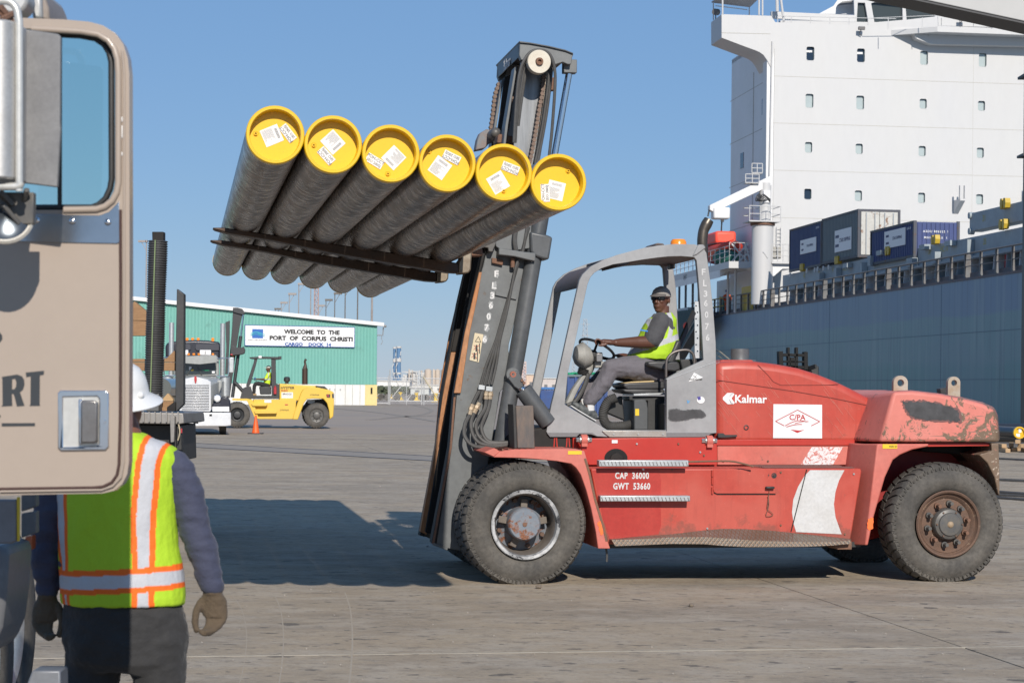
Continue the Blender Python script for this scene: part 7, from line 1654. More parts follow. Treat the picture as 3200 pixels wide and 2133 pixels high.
for dy, w, zt_, in ((0, .46, 905), (.3, .62, 880), (1.0, .80, 862), (1.9, .98, 852)):
    z1 = kw(597, zt_, dy).z; rows.append([mb.vv(p) for p in ((-w, dy, .95), (-w, dy, z1 - .18), (-w * .7, dy, z1 - .04), (0, dy, z1), (w * .7, dy, z1 - .04), (w, dy, z1 - .18), (w, dy, .95))])
for a, b_ in zip(rows, rows[1:]): mb.ring(a, b_)
mb.ff(*rows[0]); mb.ff(*rows[-1][::-1]); mb.build('hood', m_kgr, KW, bevel=.02, smooth=50)
kbuild('fender', m_kdk, [(760, 1150), (765, 1125), (830, 1120), (838, 1080), (870, 1062), (915, 1068), (940, 1100), (946, 1200), (760, 1205)], .02, 1.3, .05, True, 3)
kbuild('fender_step', m_white, [(763, 1160), (928, 1160), (930, 1208), (765, 1208)], -.02, .015, .01, True)
for sx_ in (1, -1):
    a = kw(813, 1078, -.05); mb = MB(); mb.lathe([(0, -.02), (.08, -.01), (.125, .03), (.13, .12), (.1, .2), (0, .22)], (a.x * sx_, -.05, a.z), n=24); hl_ = mb.build('headlight', m_chrome, KW)
    mb = MB(); mb.lathe([(0, -.03), (.07, -.025), (.105, .0), (0, 0)], (a.x * sx_, -.05, a.z), n=20); mb.build('lens', m_white, hl_)
    mb = MB(); a = kw(862, 1395, .4); mb.lathe([(0, 0), (.25, 0), (.3, .02), (.48, .03), (.51, .08), (.51, .26), (.0, .26)], (0, 0, 0), 'x', 32)
    o = mb.build('wheel', m_tyre, KW); o.location = (a.x * sx_ - .13, .85, .51)
mb = MB(); mb.box(-.9, .9, .6, 6, .35, .8); mb.build('chassis', m_black, KW, smooth=0)
kbuild('cab', m_kgr, [(392, 690), (800, 655), (828, 690), (830, 860), (392, 860)], 1.9, 3.2, .05, True)
kbuild('windshield', m_glass, [(400, 765), (480, 745), (795, 735), (798, 832), (740, 838), (400, 842)], 1.86, 1.895, .0)
for k, (pts, mt_) in enumerate((([(535, 768), (560, 768), (560, 800), (535, 800)], m_stick), ([(555, 795), (580, 795), (580, 808), (555, 808)], m_yst), ([(760, 812), (788, 812), (788, 832), (760, 832)], m_stick), ([(660, 800), (700, 796), (740, 806), (700, 810)], MATS['green_net']))): kbuild('dash_clutter', mt_, pts, 1.85, 1.858, 0)
for a, b_ in (((575, 770), (510, 850)), ((612, 762), (662, 850))): mb = MB(); mb.beam(kw(*a, 1.84), kw(*b_, 1.84), .03, .02); mb.build('wiper', m_black, KW)
kbuild('sun_visor', m_kgr, [(392, 672), (800, 655), (808, 728), (640, 746), (392, 730)], 1.45, 1.50, .01)
for zx in (531, 582, 632, 769):
    a = kw(zx, 650, 1.7); mb = MB(); mb.box(a.x - .045, a.x + .045, 1.6, 1.8, a.z - .03, a.z + .045); mb.build('marker_light', m_orange, KW, bevel=.02)
for zx in (494, 675, 716): a = kw(zx, 631, 2.2); mb = MB(); mb.box(a.x - .12, a.x + .12, 2.1, 2.5, a.z - .09, a.z + .09); mb.build('air_horn_box', m_white, KW, bevel=.02)
slp = [(305, 700), (302, 560), (330, 530), (450, 515), (580, 508), (720, 512), (838, 528), (840, 700)]
kbuild('sleeper', m_kdk, slp, 3.3, 5.5, .08, seg=3)
for pts in ([(400, 555), (540, 545), (552, 560), (552, 605), (400, 612)], [(608, 545), (830, 550), (830, 610), (610, 612), (596, 590), (598, 556)]): kbuild('sleeper_panel', M('truck_navy_edge', (.035, .037, .05), .5), pts, 3.24, 3.29, .01)
for zx in (373, 517, 570, 625, 768):
    a = kw(zx, 500, 3.4); mb = MB(); mb.box(a.x - .05, a.x + .05, 3.4, 3.6, a.z - .1, a.z + .05); mb.build('marker_light', m_orange, KW, bevel=.02)
for sx_ in (1, -1):
    a, b_ = kw(866, 345, 3.2), kw(866, 850, 3.2); mb = MB(); mb.cyl((a.x * sx_, 3.2, 1.2), (a.x * sx_, 3.2, a.z), .085 * 3, n=20) if 0 else mb.cyl((a.x * sx_, 3.2, 1.0), (a.x * sx_, 3.2, a.z), .09 * 1.0, n=20); mb.build('exhaust_stack', m_galv, KW)
    a, b_ = kw(888, 868, 1.9), kw(888, 1060, 1.9); mb = MB(); mb.cyl((a.x * sx_, 1.9, b_.z), (a.x * sx_, 1.9, a.z), .17, n=20); mb.build('air_cleaner', m_galv, KW, bevel=.02)
    q = [kw(x, y, 1.7) for x, y in ((800, 860), (905, 860), (922, 835), (922, 700), (905, 685), (810, 692))]; mb = MB(); mb.tube([(p.x * sx_, 1.7, p.z) for p in q], .022, 8, sm=3); mb.build('mirror_arm', m_chrome, KW)
    a, b_ = kw(925, 675, 1.7), kw(975, 830, 1.7); mb = MB(); mb.box(a.x * sx_, b_.x * sx_, 1.65, 1.8, b_.z, a.z); mb.build('mirror', m_galv, KW, bevel=.03)
kbuild('fender_side', m_kgr, [(803, 900), (858, 900), (858, 960), (825, 1045), (803, 1045)], .9, 1.7, .03, True)
# ================================================================== YELLOW FORKLIFT
g0 = G(740, 1335); HF = Frame((g0.x, g0.y, 0), 8)
HY = thing('yellow_forklift', 'clean yellow heavy forklift with black mast near the teal warehouse', 'forklift', HF.O, HF.a)
zh1 = lambda x, y: (x / 2.768 + 400, y / 2.768 + 880)
def hp(zx, zy, y=0): q = HF.at(*zh1(zx, zy), 'y', y); return Vector((q.x, y, q.z))
def hb(name, mat, pts, y0, y1, bevel=.015, par=None, seg=2, smooth=38):
    mb = MB(); mb.prism([(hp(a, b_, y0).x, hp(a, b_, y0).z) for a, b_ in pts], y0, y1); return mb.build(name, mat, par or HY, bevel=bevel, seg=seg, smooth=smooth)
m_hy = M('forklift_yellow', (.70, .46, .055), .45, c2=(.62, .42, .08), s=1.5, a=.6, fine=.04)
m_hyd = M('forklift_black', (.035, .037, .04), .45)
for zx, par_r in ((945, 1), (1633, 0)):
    c = hp(zx, 1155, 0); R_ = .50
    for yy in ((0, .38, 1.75, 2.1) if par_r else (0.0, 1.95)):
        mb = MB(); mb.lathe([(.27, .04), (.29, 0), (.40, -.01), (.46, .02), (R_ - .01, .05), (R_, .1), (R_, .26), (R_ - .03, .33), (0, .33)], (0, 0, 0), n=40)
        for k in range(28):
            t_ = 2 * pi * k / 28; mb.beam((R_ * .97 * cos(t_), .03, R_ * .97 * sin(t_)), (R_ * 1.0 * cos(t_ + .06), .33, R_ * 1.0 * sin(t_ + .06)), .07, .03, (cos(t_), 0, sin(t_)))
        w = mb.build('wheel', m_tyre, HY); w.location = (c.x, yy, R_ + .005)
        mb = MB(); mb.lathe([(.27, .04), (.25, .1 if par_r else .05), (.16, .14 if par_r else .05), (.13, -.01 if par_r else .0), (.07, -.02), (0, -.02)], n=28); mb.build('rim', m_hyd if par_r else m_axle, w)
        if not par_r and yy == 0:
            for k in range(8): t_ = 2 * pi * k / 8; mb = MB(); mb.cyl((.19 * cos(t_), .0, .19 * sin(t_)), (.19 * cos(t_), .06, .19 * sin(t_)), .025, n=6); mb.build('wheel_nut', m_axle, w)
hb('side_tank', m_hy, [(1085, 1018), (1455, 1018), (1450, 1100), (1425, 1187), (1130, 1187), (1112, 1150), (1085, 1085)], .12, 1.9)
hb('fender', m_hy, [(905, 1010), (1030, 1010), (1078, 1020), (1132, 1183), (1097, 1180), (1055, 1082), (1030, 1030), (900, 1024)], -.02, .75, .006)
hb('hood', m_hy, [(1310, 880), (1630, 900), (1735, 932), (1600, 960), (1520, 1030), (1310, 1030)], .55, 1.8, .04, seg=3)
hb('counterweight', m_hy, [(1423, 1190), (1470, 1192), (1500, 1110), (1522, 1050), (1548, 1015), (1600, 1010), (1690, 1012), (1722, 1050), (1738, 1110), (1745, 1190), (1776, 1165), (1783, 1050), (1780, 955), (1742, 935), (1640, 914), (1560, 912), (1520, 925), (1495, 965), (1470, 1040), (1440, 1120)], .02, 2.3, .03)
hb('counterweight_top', m_hyd, [(1625, 898), (1700, 903), (1730, 930), (1640, 916)], .3, 2.1, .01)
hb('arch_lining', m_hyd, [(1500, 1110), (1560, 1020), (1690, 1015), (1738, 1110), (1700, 1160), (1520, 1160)], .7, 1.6, 0)
hb('light_panel', m_galv, [(1548, 1020), (1620, 1020), (1612, 1060), (1555, 1050)], .6, .69, .01)
hb('tail_lamp', m_hyd, [(1714, 972), (1750, 972), (1748, 1002), (1720, 1000)], .005, .03, 0); hb('tail_lens', m_redp, [(1718, 978), (1736, 978), (1738, 996), (1724, 992)], .0, .006, 0); hb('tail_grille', m_hyd, [(1764, 968), (1782, 968), (1782, 1004), (1766, 1004)], .005, .03, 0)
for pts in ([(1068, 1055), (1208, 1055), (1196, 1074), (1078, 1074)], [(1093, 1117), (1290, 1117), (1284, 1138), (1100, 1140)]): hb('step', m_hy, pts, -.1, .12, .006)
hb('cab_base', m_hyd, [(972, 1000), (1000, 918), (1030, 905), (1062, 905), (1085, 985), (1308, 985), (1308, 1012), (972, 1012)], .5, 1.8, .01)
hb('front_pillar', m_hyd, [(1040, 912), (1020, 900), (1086, 700), (1095, 660), (1122, 660), (1110, 710), (1062, 880)], .55, .65, .01); hb('front_pillar', m_hyd, [(1040, 912), (1020, 900), (1086, 700), (1095, 660), (1122, 660), (1110, 710), (1062, 880)], 1.7, 1.8, .01)
hb('rear_pillar', m_hyd, [(1238, 655), (1278, 655), (1282, 880), (1312, 890), (1312, 1000), (1243, 1000)], .55, .68, .01); hb('rear_pillar', m_hyd, [(1238, 655), (1278, 655), (1282, 880), (1290, 1000), (1243, 1000)], 1.7, 1.8, .01)
hb('roof', m_hyd, [(1052, 652), (1140, 646), (1328, 650), (1328, 668), (1290, 672), (1240, 664), (1130, 664), (1100, 668), (1060, 662)], .5, 1.85, .01)
hb('work_light', m_hyd, [(1300, 645), (1328, 643), (1328, 672), (1300, 668)], .4, .55, .01); hb('beacon_mount', m_white, [(1128, 640), (1158, 640), (1156, 660), (1130, 660)], .45, .6, .01)
hb('seat', m_hyd, [(1135, 906), (1240, 906), (1238, 975), (1145, 975)], .8, 1.5, .03); hb('seat_back', m_hyd, [(1228, 880), (1242, 800), (1252, 800), (1250, 900), (1230, 905)], .9, 1.4, .02)
mb = MB(); a, b_ = hp(1068, 835, 1.1), hp(1118, 850, 1.1); mb.torus(((a.x + b_.x) / 2 - .05, 1.15, (a.z + b_.z) / 2), .17, .015, Matrix.Rotation(radians(25), 3, 'Y'), 24, 6); mb.build('steering_wheel', m_hyd, HY)
a, b_ = hp(1530, 888, 1.3), hp(1530, 750, 1.3)
mb = MB(); mb.cyl(a, b_, .115, n=20); mb.tube([b_, hp(1534, 715, 1.3), hp(1530, 690, 1.3), hp(1540, 668, 1.3)], [.11, .05, .045, .05], 12, sm=4); mb.build('muffler', M('burnt_muffler', (.07, .045, .035), .5, .4), HY)
a = hp(1374, 880, 1.3); mb = MB(); zt_ = hp(1374, 820, 1.3).z; mb.lathe([(0, zt_), (.09, zt_ - .01), (.13, zt_ - .06), (.13, zt_ - .18), (.07, zt_ - .22), (.07, a.z), (0, a.z)], (a.x, 1.3, 0), 'z', 20); mb.build('air_intake', m_hyd, HY)
ms = [(908, 226), (988, 234), (1012, 275), (985, 300), (960, 430), (935, 600), (880, 1005), (850, 1005), (880, 620), (900, 400)]
hb('mast_beam', m_hyd, ms, .78, .9, .01); hb('mast_beam', m_hyd, ms, 1.6, 1.72, .01)
hb('mast_crosshead', m_hyd, [(908, 224), (950, 224), (990, 236), (1014, 272), (990, 285), (910, 262)], .7, 1.8, .01)
for y in (.72, 1.75):
    mb = MB(); mb.cyl(hp(998, 285, y), hp(965, 570, y), .035, n=12); mb.build('lift_rod', m_chrome, HY)
    mb = MB(); mb.cyl(hp(975, 470, y), hp(903, 1000, y), .07, n=14); mb.build('lift_cylinder', m_hyd, HY)
hb('carriage_plate', m_hyd, [(888, 540), (935, 568), (985, 568), (1000, 558), (1016, 590), (1010, 618), (960, 632), (885, 640)], .4, 2.0, .02)
hb('fork_shank', m_hyd, [(843, 350), (882, 335), (880, 500), (862, 800), (840, 800), (850, 560)], .3, .5, .01); hb('fork_shank', m_hyd, [(843, 350), (882, 335), (880, 500), (862, 800), (840, 800), (850, 560)], 1.9, 2.1, .01)
hb('mast_label', m_yst, [(898, 640), (918, 640), (914, 680), (896, 680)], .76, .779, 0); hb('mast_decal', m_redp, [(888, 622), (905, 624), (904, 636), (887, 634)], .38, .395, 0)
mb = MB(); mb.cyl(hp(925, 870, .6), hp(1060, 1018, .6), .075, n=16); mb.build('tilt_cylinder', m_hyd, HY)
mb = MB(); mb.cyl(hp(1272, 970, .5), hp(1272, 912, .5), .06, n=14); mb.cyl(hp(1272, 912, .5), hp(1272, 898, .5), .025, n=8); mb.build('fire_extinguisher', m_redp, HY)
def hfit(s_, x0, x1, zy, hpx, mat, y, bold=.02): 
    a, b_ = hp(x0, zy, y), hp(x1, zy, y); return fit_text('lettering', s_, a.x, b_.x, a.z, hpx * (b_.x - a.x) / (x1 - x0), mat, HY, y, bold)
hfit('HYSTER', 1322, 1441, 916, 22, m_ink, .545, .03); hfit('360', 1323, 1382, 940, 17, M('decal_red', (.35, .03, .02), .5), .545, .03)
hb('dealer_plate', m_stick, [(1328, 955), (1427, 955), (1427, 1006), (1328, 1006)], .540, .549, 0); hfit('BRIGGS', 1338, 1416, 970, 16, m_ink, .537, .02); hfit('E Q U I P M E N T', 1336, 1418, 987, 5, m_ink, .537, 0)
hfit('279096R', 1575, 1655, 978, 14, m_ink, .015, .005); hfit('279096R', 1312, 1393, 1109, 14, m_ink, .115, .005)
hb('data_plate', m_stick, [(1180, 1020), (1240, 1020), (1240, 1045), (1180, 1045)], .11, .119, 0); hb('red_tag', m_redp, [(1357, 1058), (1384, 1058), (1384, 1067), (1357, 1067)], .11, .119, 0)
# ================================================================== FLATBED TRAILER WITH STAKES
YTR = 21.0; tr0 = P(480, 1300, YTR)
TR = thing('flatbed_trailer', 'flatbed trailer with a tall ribbed stake and a square stake behind the hard hat', 'trailer', (tr0.x, YTR, 0))
def tp(px, py, dy=0): q = P(px, py, YTR + dy); return Vector((q.x - tr0.x, dy, q.z))
def tb(name, mat, pts, d0, d1, bevel=.01, par=None, smooth=38):
    mb = MB(); mb.prism([(tp(a, b_, d0).x, tp(a, b_, d0).z) for a, b_ in pts], d0, d1); return mb.build(name, mat, par or TR, bevel=bevel, smooth=smooth)
top_, bot_ = tp(494, 752), tp(479, 1238)
m_slv = M('ribbed_black_sleeve', (.045, .045, .047), .38, c2=(.075, .075, .075), s=5)
n_ = 66; mb = MB(); pts = []; rs = []
for k in range(n_ * 4 + 1):
    f_ = k / (n_ * 4); pts.append(top_.lerp(bot_, f_)); rs.append((.093, .104, .104, .093)[k % 4] * (1 + .02 * sin(k * .05)))
mb.tube(pts, rs, 24); sl_ = mb.build('ribbed_sleeve', m_slv, TR, smooth=50)
mb = MB(); d = (bot_ - top_).normalized(); mb.beam(top_ + Vector((-.012, -.101, 0)), bot_ + Vector((-.012, -.101, 0)), .012, .008, (0, 1, 0)); mb.build('green_stripe', M('faded_green_line', (.16, .22, .10), .7), sl_, smooth=0)
tb('stake_post', m_grease_shade, [(475, 724), (511, 724), (511, 756), (476, 756)], -.06, .06, .006)
stk = [zq(*p) for p in [(415, 6), (486, 60), (482, 1135), (412, 1206), (400, 1206), (406, 500)]]
tb('square_stake', M('dull_black_steel', (.05, .052, .055), .45, .3, c2=(.09, .085, .08), s=5), stk, -.06, .06, .006)
tb('stake_foot', m_grease_shade, [zq(*p) for p in [(318, 1165), (390, 1112), (404, 1112), (404, 1206), (318, 1206)]], -.1, .1, .006)
tb('stake_socket', M('dull_steel', (.13, .13, .13), .5, .4), [(457, 1240), (497, 1228), (497, 1285), (457, 1285)], -.1, .1, .01)
m_alu = M('weathered_aluminium', (.33, .32, .31), .5, .5, c2=(.2, .18, .16), s=3, a=.8)
tb('deck', m_alu, [(150, 1281), (572, 1290), (576, 1322), (560, 1325), (150, 1318)], -.1, 1.3, .01)
for k in range(9): tb('deck_rib', m_alu, [(410 + k * 18, 1286), (414 + k * 18, 1286), (414 + k * 18, 1318), (410 + k * 18, 1318)], -.13, -.101, 0)
tb('bracket', m_alu, [(531, 1297), (546, 1300), (544, 1380), (533, 1382)], -.2, -.12, .004)
tb('under_frame', m_black, [(200, 1325), (565, 1327), (568, 1440), (200, 1440)], .2, 1.2, .01)
tb('mud_guard', m_black, [(552, 1330), (566, 1330), (568, 1405), (552, 1405)], -.05, .1, .004); tb('side_light', m_redp, [(565, 1338), (569, 1338), (569, 1352), (565, 1352)], -.08, -.051, 0)
for dx in (-.55, -.1):
    mb = MB(); mb.cyl((dx - .13, 1.0, .5), (dx + .13, 1.0, .5), .5, n=28); mb.build('wheel', m_tyre, TR)
mb = MB(); mb.tube([tp(558, 1325, -.14), tp(562, 1350, -.15), tp(556, 1375, -.14)], .008, 6, sm=3); mb.build('strap_end', MATS['rope_tan'], TR)
for k, (pts, dy, lb) in enumerate((([(380, 985), (408, 955), (419, 941), (466, 980), (466, 1002), (380, 1000)], .5, 'notched upper timber of the raised block left of the ribbed stake'), ([(380, 1001), (466, 1003), (466, 1049), (380, 1049)], .5, 'lower timber of the raised block left of the ribbed stake'),
        ([(380, 1121), (520, 1120), (543, 1096), (549, 1098), (549, 1131), (380, 1131)], .6, 'long thin timber with notched end behind both stakes'), ([(380, 1132), (549, 1132), (549, 1158), (380, 1158)], .6, 'lower long timber behind both stakes'),
        ([(504, 1250), (524, 1228), (540, 1246), (541, 1253), (504, 1253)], .2, 'small peaked timber standing on the trailer deck'), ([(504, 1254), (541, 1254), (541, 1284), (504, 1284)], .2, 'square timber under the small peaked one'))):
    mb = MB(); o_ = tp(pts[0][0], pts[0][1], dy); mb.prism([(tp(a, b_, dy).x - o_.x, tp(a, b_, dy).z - o_.z) for a, b_ in pts], 0, .12 if k < 4 else .1)
    o = tag(mb.build('timber', M('cargo_timber', (.34, .20, .10), .8, c2=(.22, .12, .06), s=5, a=.8, st=(1, 3, 7), fine=.25) if k != 4 else M('pale_timber', (.50, .34, .18), .8, c2=(.4, .26, .13), s=6, st=(1, 3, 7)), bevel=.005), lb, 'timber'); o.location = (tr0.x + o_.x, YTR + dy, o_.z)
mb = MB(); q = P(530, 1210, 40); mb.cyl((0, 0, 0), (0, 2, 0), .22, n=28); hz_ = P(505, 1212, 45).z; mb.box(-.1, .1, .3, .4, -hz_, -.15); mb.box(-.1, .1, 1.6, 1.7, -hz_, -.15); mb.box(-.3, .3, .2, 1.8, -hz_, -hz_ + .05); o = tag(mb.build('fuel_tank', M('mirror_fairing', (.35, .33, .28), .15, .9, fine=.05)), 'shiny rounded mirror fairing of another truck seen between the ribbed stake and the grey truck', 'fairing'); o.location = (P(505, 1215, 45).x, 45, P(505, 1212, 45).z)  # simplified stand-in for another truck's mirror fairing, on an added stand
# ================================================================== BEIGE TRUCK DOOR, MIRRORS, WHEELS (LEFT)
YD = 5.7; dl = P(150, 1545, YD)
BT = thing('beige_truck', 'beige truck close at the left edge with its door, mirrors and window', 'truck', (dl.x, YD, 0))
def bp(px, py, dy=0): q = P(px, py, YD + dy); return Vector((q.x - dl.x, dy, q.z))
def bxz(pts, dy): return [(bp(a, b_, dy).x, bp(a, b_, dy).z) for a, b_ in pts]
def bb(name, mat, pts, d0, d1, bevel=.004, holes=(), par=None, seg=2, smooth=38, label=None):
    mb = MB(); mb.prism(bxz(pts, d0), d0, d1, [bxz(h, d0) for h in holes]); return mb.build(name, mat, par or BT, bevel=bevel, seg=seg, smooth=smooth, label=label)
m_bei = M('beige_truck_paint', (.36, .295, .24), .38, c2=(.33, .27, .22), s=2, a=.5, fine=.02, coat=.3)
door = [(-160, 45), (88, 57), (200, 61), (278, 68), (322, 80), (360, 104), (385, 138), (399, 180), (404, 230), (405, 900), (403, 1440), (398, 1480), (382, 1512), (355, 1533), (320, 1541), (200, 1543), (0, 1547), (-160, 1549)]
win = [(-110, 84), (100, 90), (250, 99), (303, 108), (335, 127), (353, 152), (363, 185), (366, 230), (366, 570), (361, 600), (347, 627), (325, 645), (298, 654), (200, 656), (-110, 656)]
dr = bb('door', m_bei, door, 0, .055, .010, [win], seg=3)
def contour(pts, r, dy, mat, name, par=dr, closed=False, sm=0):
    q = [bp(a, b_, dy) for a, b_ in pts]; mb = MB(); mb.tube(q + ([q[0]] if closed else []), r, 10, sm=sm); return mb.build(name, mat, par)
contour([(x + (4 if x > 200 else 0), y) for x, y in win][1:-1], .010, -.002, m_bei, 'window_bead')
ins = [(100, 104), (250, 112), (298, 121), (326, 140), (341, 165), (348, 195), (349, 560), (344, 590), (330, 620), (308, 640), (285, 648), (100, 648)]
contour(ins, .009, .030, m_black, 'window_gasket')
gm = bpy.data.materials.new('tinted_window'); gm.use_nodes = True; t = gm.node_tree; t.nodes.clear()
o_ = t.nodes.new('ShaderNodeOutputMaterial'); mx = t.nodes.new('ShaderNodeMixShader'); tr = t.nodes.new('ShaderNodeBsdfTransparent'); gl = t.nodes.new('ShaderNodeBsdfGlossy')
tr.inputs[0].default_value = (.76, .93, .84, 1); gl.inputs['Roughness'].default_value = .03; gl.inputs['Color'].default_value = (.8, .9, .9, 1); mx.inputs[0].default_value = .07
t.links.new(tr.outputs[0], mx.inputs[1]); t.links.new(gl.outputs[0], mx.inputs[2]); t.links.new(mx.outputs[0], o_.inputs[0])
mb = MB(); mb.prism(bxz([(-110, 90), (250, 104), (303, 112), (345, 150), (360, 200), (360, 600), (320, 648), (-110, 652)], .035), .035, .036); mb.f = [mb.f[-1]]; mb.mi = [0]; mb.build('window_glass', gm, dr, smooth=0)
contour([(376, 655), (377, 900), (376, 1300), (372, 1450), (366, 1483), (350, 1506), (322, 1520), (290, 1523), (0, 1527), (-150, 1529)], .0045, -.001, M('door_gap', (.06, .03, .025), .8), 'door_gap')
contour([(382, 160), (388, 230), (388, 900), (386, 1440), (378, 1490), (352, 1518), (318, 1530), (0, 1535)], .0035, -.006, m_bei, 'door_edge_bead')
for px, py, l in ((379, 373, 8), (379, 412, 20), (379, 481, 6)):
    bb('chip', m_stick, [(376, py - l), (383, py - l), (383, py + l), (376, py + l)], -.004, .004, .002)
st_pl = bb('steel_trim_plate', M('polished_trim', (.50, .53, .58), .22, 1.0, c2=(.35, .38, .42), s=4, a=.6, fine=.05), [(-150, 664), (100, 668), (200, 671), (310, 673), (340, 662), (362, 640), (372, 628), (374, 756), (366, 761), (200, 758), (100, 755), (-150, 750)], -.004, .002, .001)
for px, py in ((114, 688), (226, 691), (337, 694)):
    a = bp(px, py, -.004); mb = MB(); mb.ball((a.x, -.003, a.z), (.0105, .006, .0105), 16, 8); mb.build('rivet', m_chrome, st_pl)
# handle
hf = bb('handle_frame', m_chrome, [(188, 1219), (330, 1219), (340, 1228), (340, 1395), (330, 1406), (190, 1408), (180, 1398), (180, 1228)], -.008, .0, .003, [[(197, 1240), (303, 1238), (310, 1246), (308, 1385), (300, 1393), (197, 1396)]], seg=3)
bb('handle_recess', M('satin_recess', (.62, .61, .57), .35, .5), [(197, 1240), (309, 1238), (309, 1393), (197, 1396)], -.0035, -.001, 0, par=hf)
bb('handle_paddle', m_steel, [(252, 1250), (296, 1250), (304, 1258), (304, 1378), (296, 1384), (252, 1384)], -.026, -.008, .006, par=hf, seg=3)
bb('handle_hinge', m_chrome, [(244, 1246), (256, 1246), (256, 1388), (244, 1388)], -.020, -.004, .004, par=hf)
a = bp(321, 1315, -.008); mb = MB(); mb.cyl((a.x, -.014, a.z), (a.x, -.006, a.z), .008, n=16); mb.build('key_lock', m_chrome, hf)
# lettering, heavy condensed poster capitals drawn as shapes
m_let = M('door_black', (.025, .03, .035), .5, fine=.05)
zd = lambda x, y: (x / 1.96, y / 1.96 + 700)
R_o = [(10, 935), (105, 920), (135, 932), (148, 955), (150, 985), (140, 1015), (122, 1030), (150, 1112), (104, 1116), (84, 1040), (72, 1040), (75, 1113), (8, 1116), (16, 1106), (14, 950)]
bb('letter', m_let, [zd(*p) for p in R_o], -.0012, .001, 0, [[zd(*p) for p in [(74, 950), (92, 946), (100, 965), (98, 995), (88, 1010), (74, 1012)]]], smooth=0)
bb('letter', m_let, [zd(*p) for p in [(158, 908), (270, 897), (268, 922), (244, 926), (243, 1104), (246, 1112), (180, 1113), (186, 1102), (188, 932), (160, 937)]], -.0012, .001, 0, smooth=0)
bb('letter', m_let, [zd(*p) for p in [(-60, 655), (-10, 652), (12, 680), (14, 705), (0, 725), (-50, 730)]], -.0012, .001, 0, smooth=0)
bb('underline', m_let, [zd(*p) for p in [(10, 1218), (214, 1217), (214, 1236), (10, 1238)]], -.0012, .001, 0, smooth=0)
bb('letter', m_let, [zd(*p) for p in [(-60, 1172), (4, 1170), (2, 1184), (-60, 1190)]], -.0012, .001, 0, smooth=0)
# mirror set
m_msh = M('aluminium_shell', (.50, .50, .49), .45, .5, c2=(.40, .39, .37), s=12, a=.6)
mb = MB(); pts = [bp(20, 80, -.24), bp(20, 568, -.24)]
mb.loft([(bp(10, 80, -.30), (.055, 0, 0), (0, .10, 0)), (bp(8, 568, -.30), (.055, 0, 0), (0, .10, 0))], 32, ex=.7); mb.build('mirror_shell', m_msh, BT, bevel=.006)
mb = MB(); mb.tube([bp(*p, -.36) for p in [(-40, 6), (20, 4), (48, 22), (58, 60), (60, 120), (60, 560), (60, 576)]], .0105, 12, sm=5); mb.build('mirror_tube', M('pale_mirror_tube', (.62, .61, .57), .3, .4), BT)
mb = MB(); mb.tube([bp(*p, -.36) for p in [(-60, 582), (40, 583), (60, 580), (64, 570)]], .011, 12, sm=4); mb.build('mirror_tube', M('pale_mirror_tube', (.62, .61, .57), .3, .4), BT)
bb('mirror_plate', M('dull_mirror_back', (.17, .17, .175), .5, .4, c2=(.24, .24, .24), s=9, a=.8), [(75, 90), (182, 106), (190, 115), (188, 380), (190, 400), (180, 585), (76, 572)], -.25, -.235, .003)
bb('vent_strip', m_glass, [(110, 586), (182, 588), (190, 400), (192, 648), (112, 650)], .05, .056, .001) if 0 else None
bb('vent_post', m_black, [(179, 110), (191, 110), (191, 652), (179, 652)], .020, .034, .002)
mb = MB(); a = bp(16, 684, -.26); mb.lathe([(0, .05), (.04, .045), (.068, .022), (.079, -.006), (.075, -.014), (.07, -.008), (.0, .0)], (0, 0, 0), n=32)
o = mb.build('convex_mirror', M('spot_mirror_white', (.66, .64, .58), .3, c2=(.45, .36, .25), s=10, a=.5), BT); o.location = a; o.rotation_euler = (radians(-22), 0, radians(10)); cvm = o
mb = MB(); mb.lathe([(0, -.016), (.05, -.013), (.071, -.006), (.07, -.002), (0, -.002)], n=32); mb.build('mirror_glass', M('dark_mirror', (.10, .115, .13), .15, .7), cvm)
mb = MB()
for (p0, p1, w) in (((0, 600), (40, 640), .016), ((85, 592), (75, 625), .014), ((10, 640), (60, 700), .012), ((-20, 610), (20, 650), .02)): mb.beam(bp(*p0, -.30), bp(*p1, -.27), w, w)
mb.box(bp(0, 600, -.29).x, bp(100, 600, -.29).x, -.27, -.24, bp(50, 700, -.27).z, bp(50, 600, -.27).z); mb.build('mirror_bracket', m_axle, BT, bevel=.003)
mb = MB()
for (p0, p1, w) in (((-10, 10), (35, 70), .018), ((5, 60), (45, 40), .014), ((-20, 40), (40, 55), .01)): mb.beam(bp(*p0, -.25), bp(*p1, -.2), w, w)
mb.build('upper_bracket', m_rust, BT, bevel=.003)
mb = MB(); a = bp(60, 5, .1); mb.cyl((a.x - .01, .06, a.z), (a.x - .01, .16, a.z), .045, n=28); mb.build('cab_lamp', m_msh, BT, bevel=.01)
bb('cab_body', m_msh, [(96, -40), (128, -40), (132, 60), (100, 60)], .2, .5, .01); bb('cab_body', M('shade_beige', (.25, .21, .18), .5), [(126, -40), (140, -10), (152, 24), (155, 64), (126, 60)], .22, .5, .008)
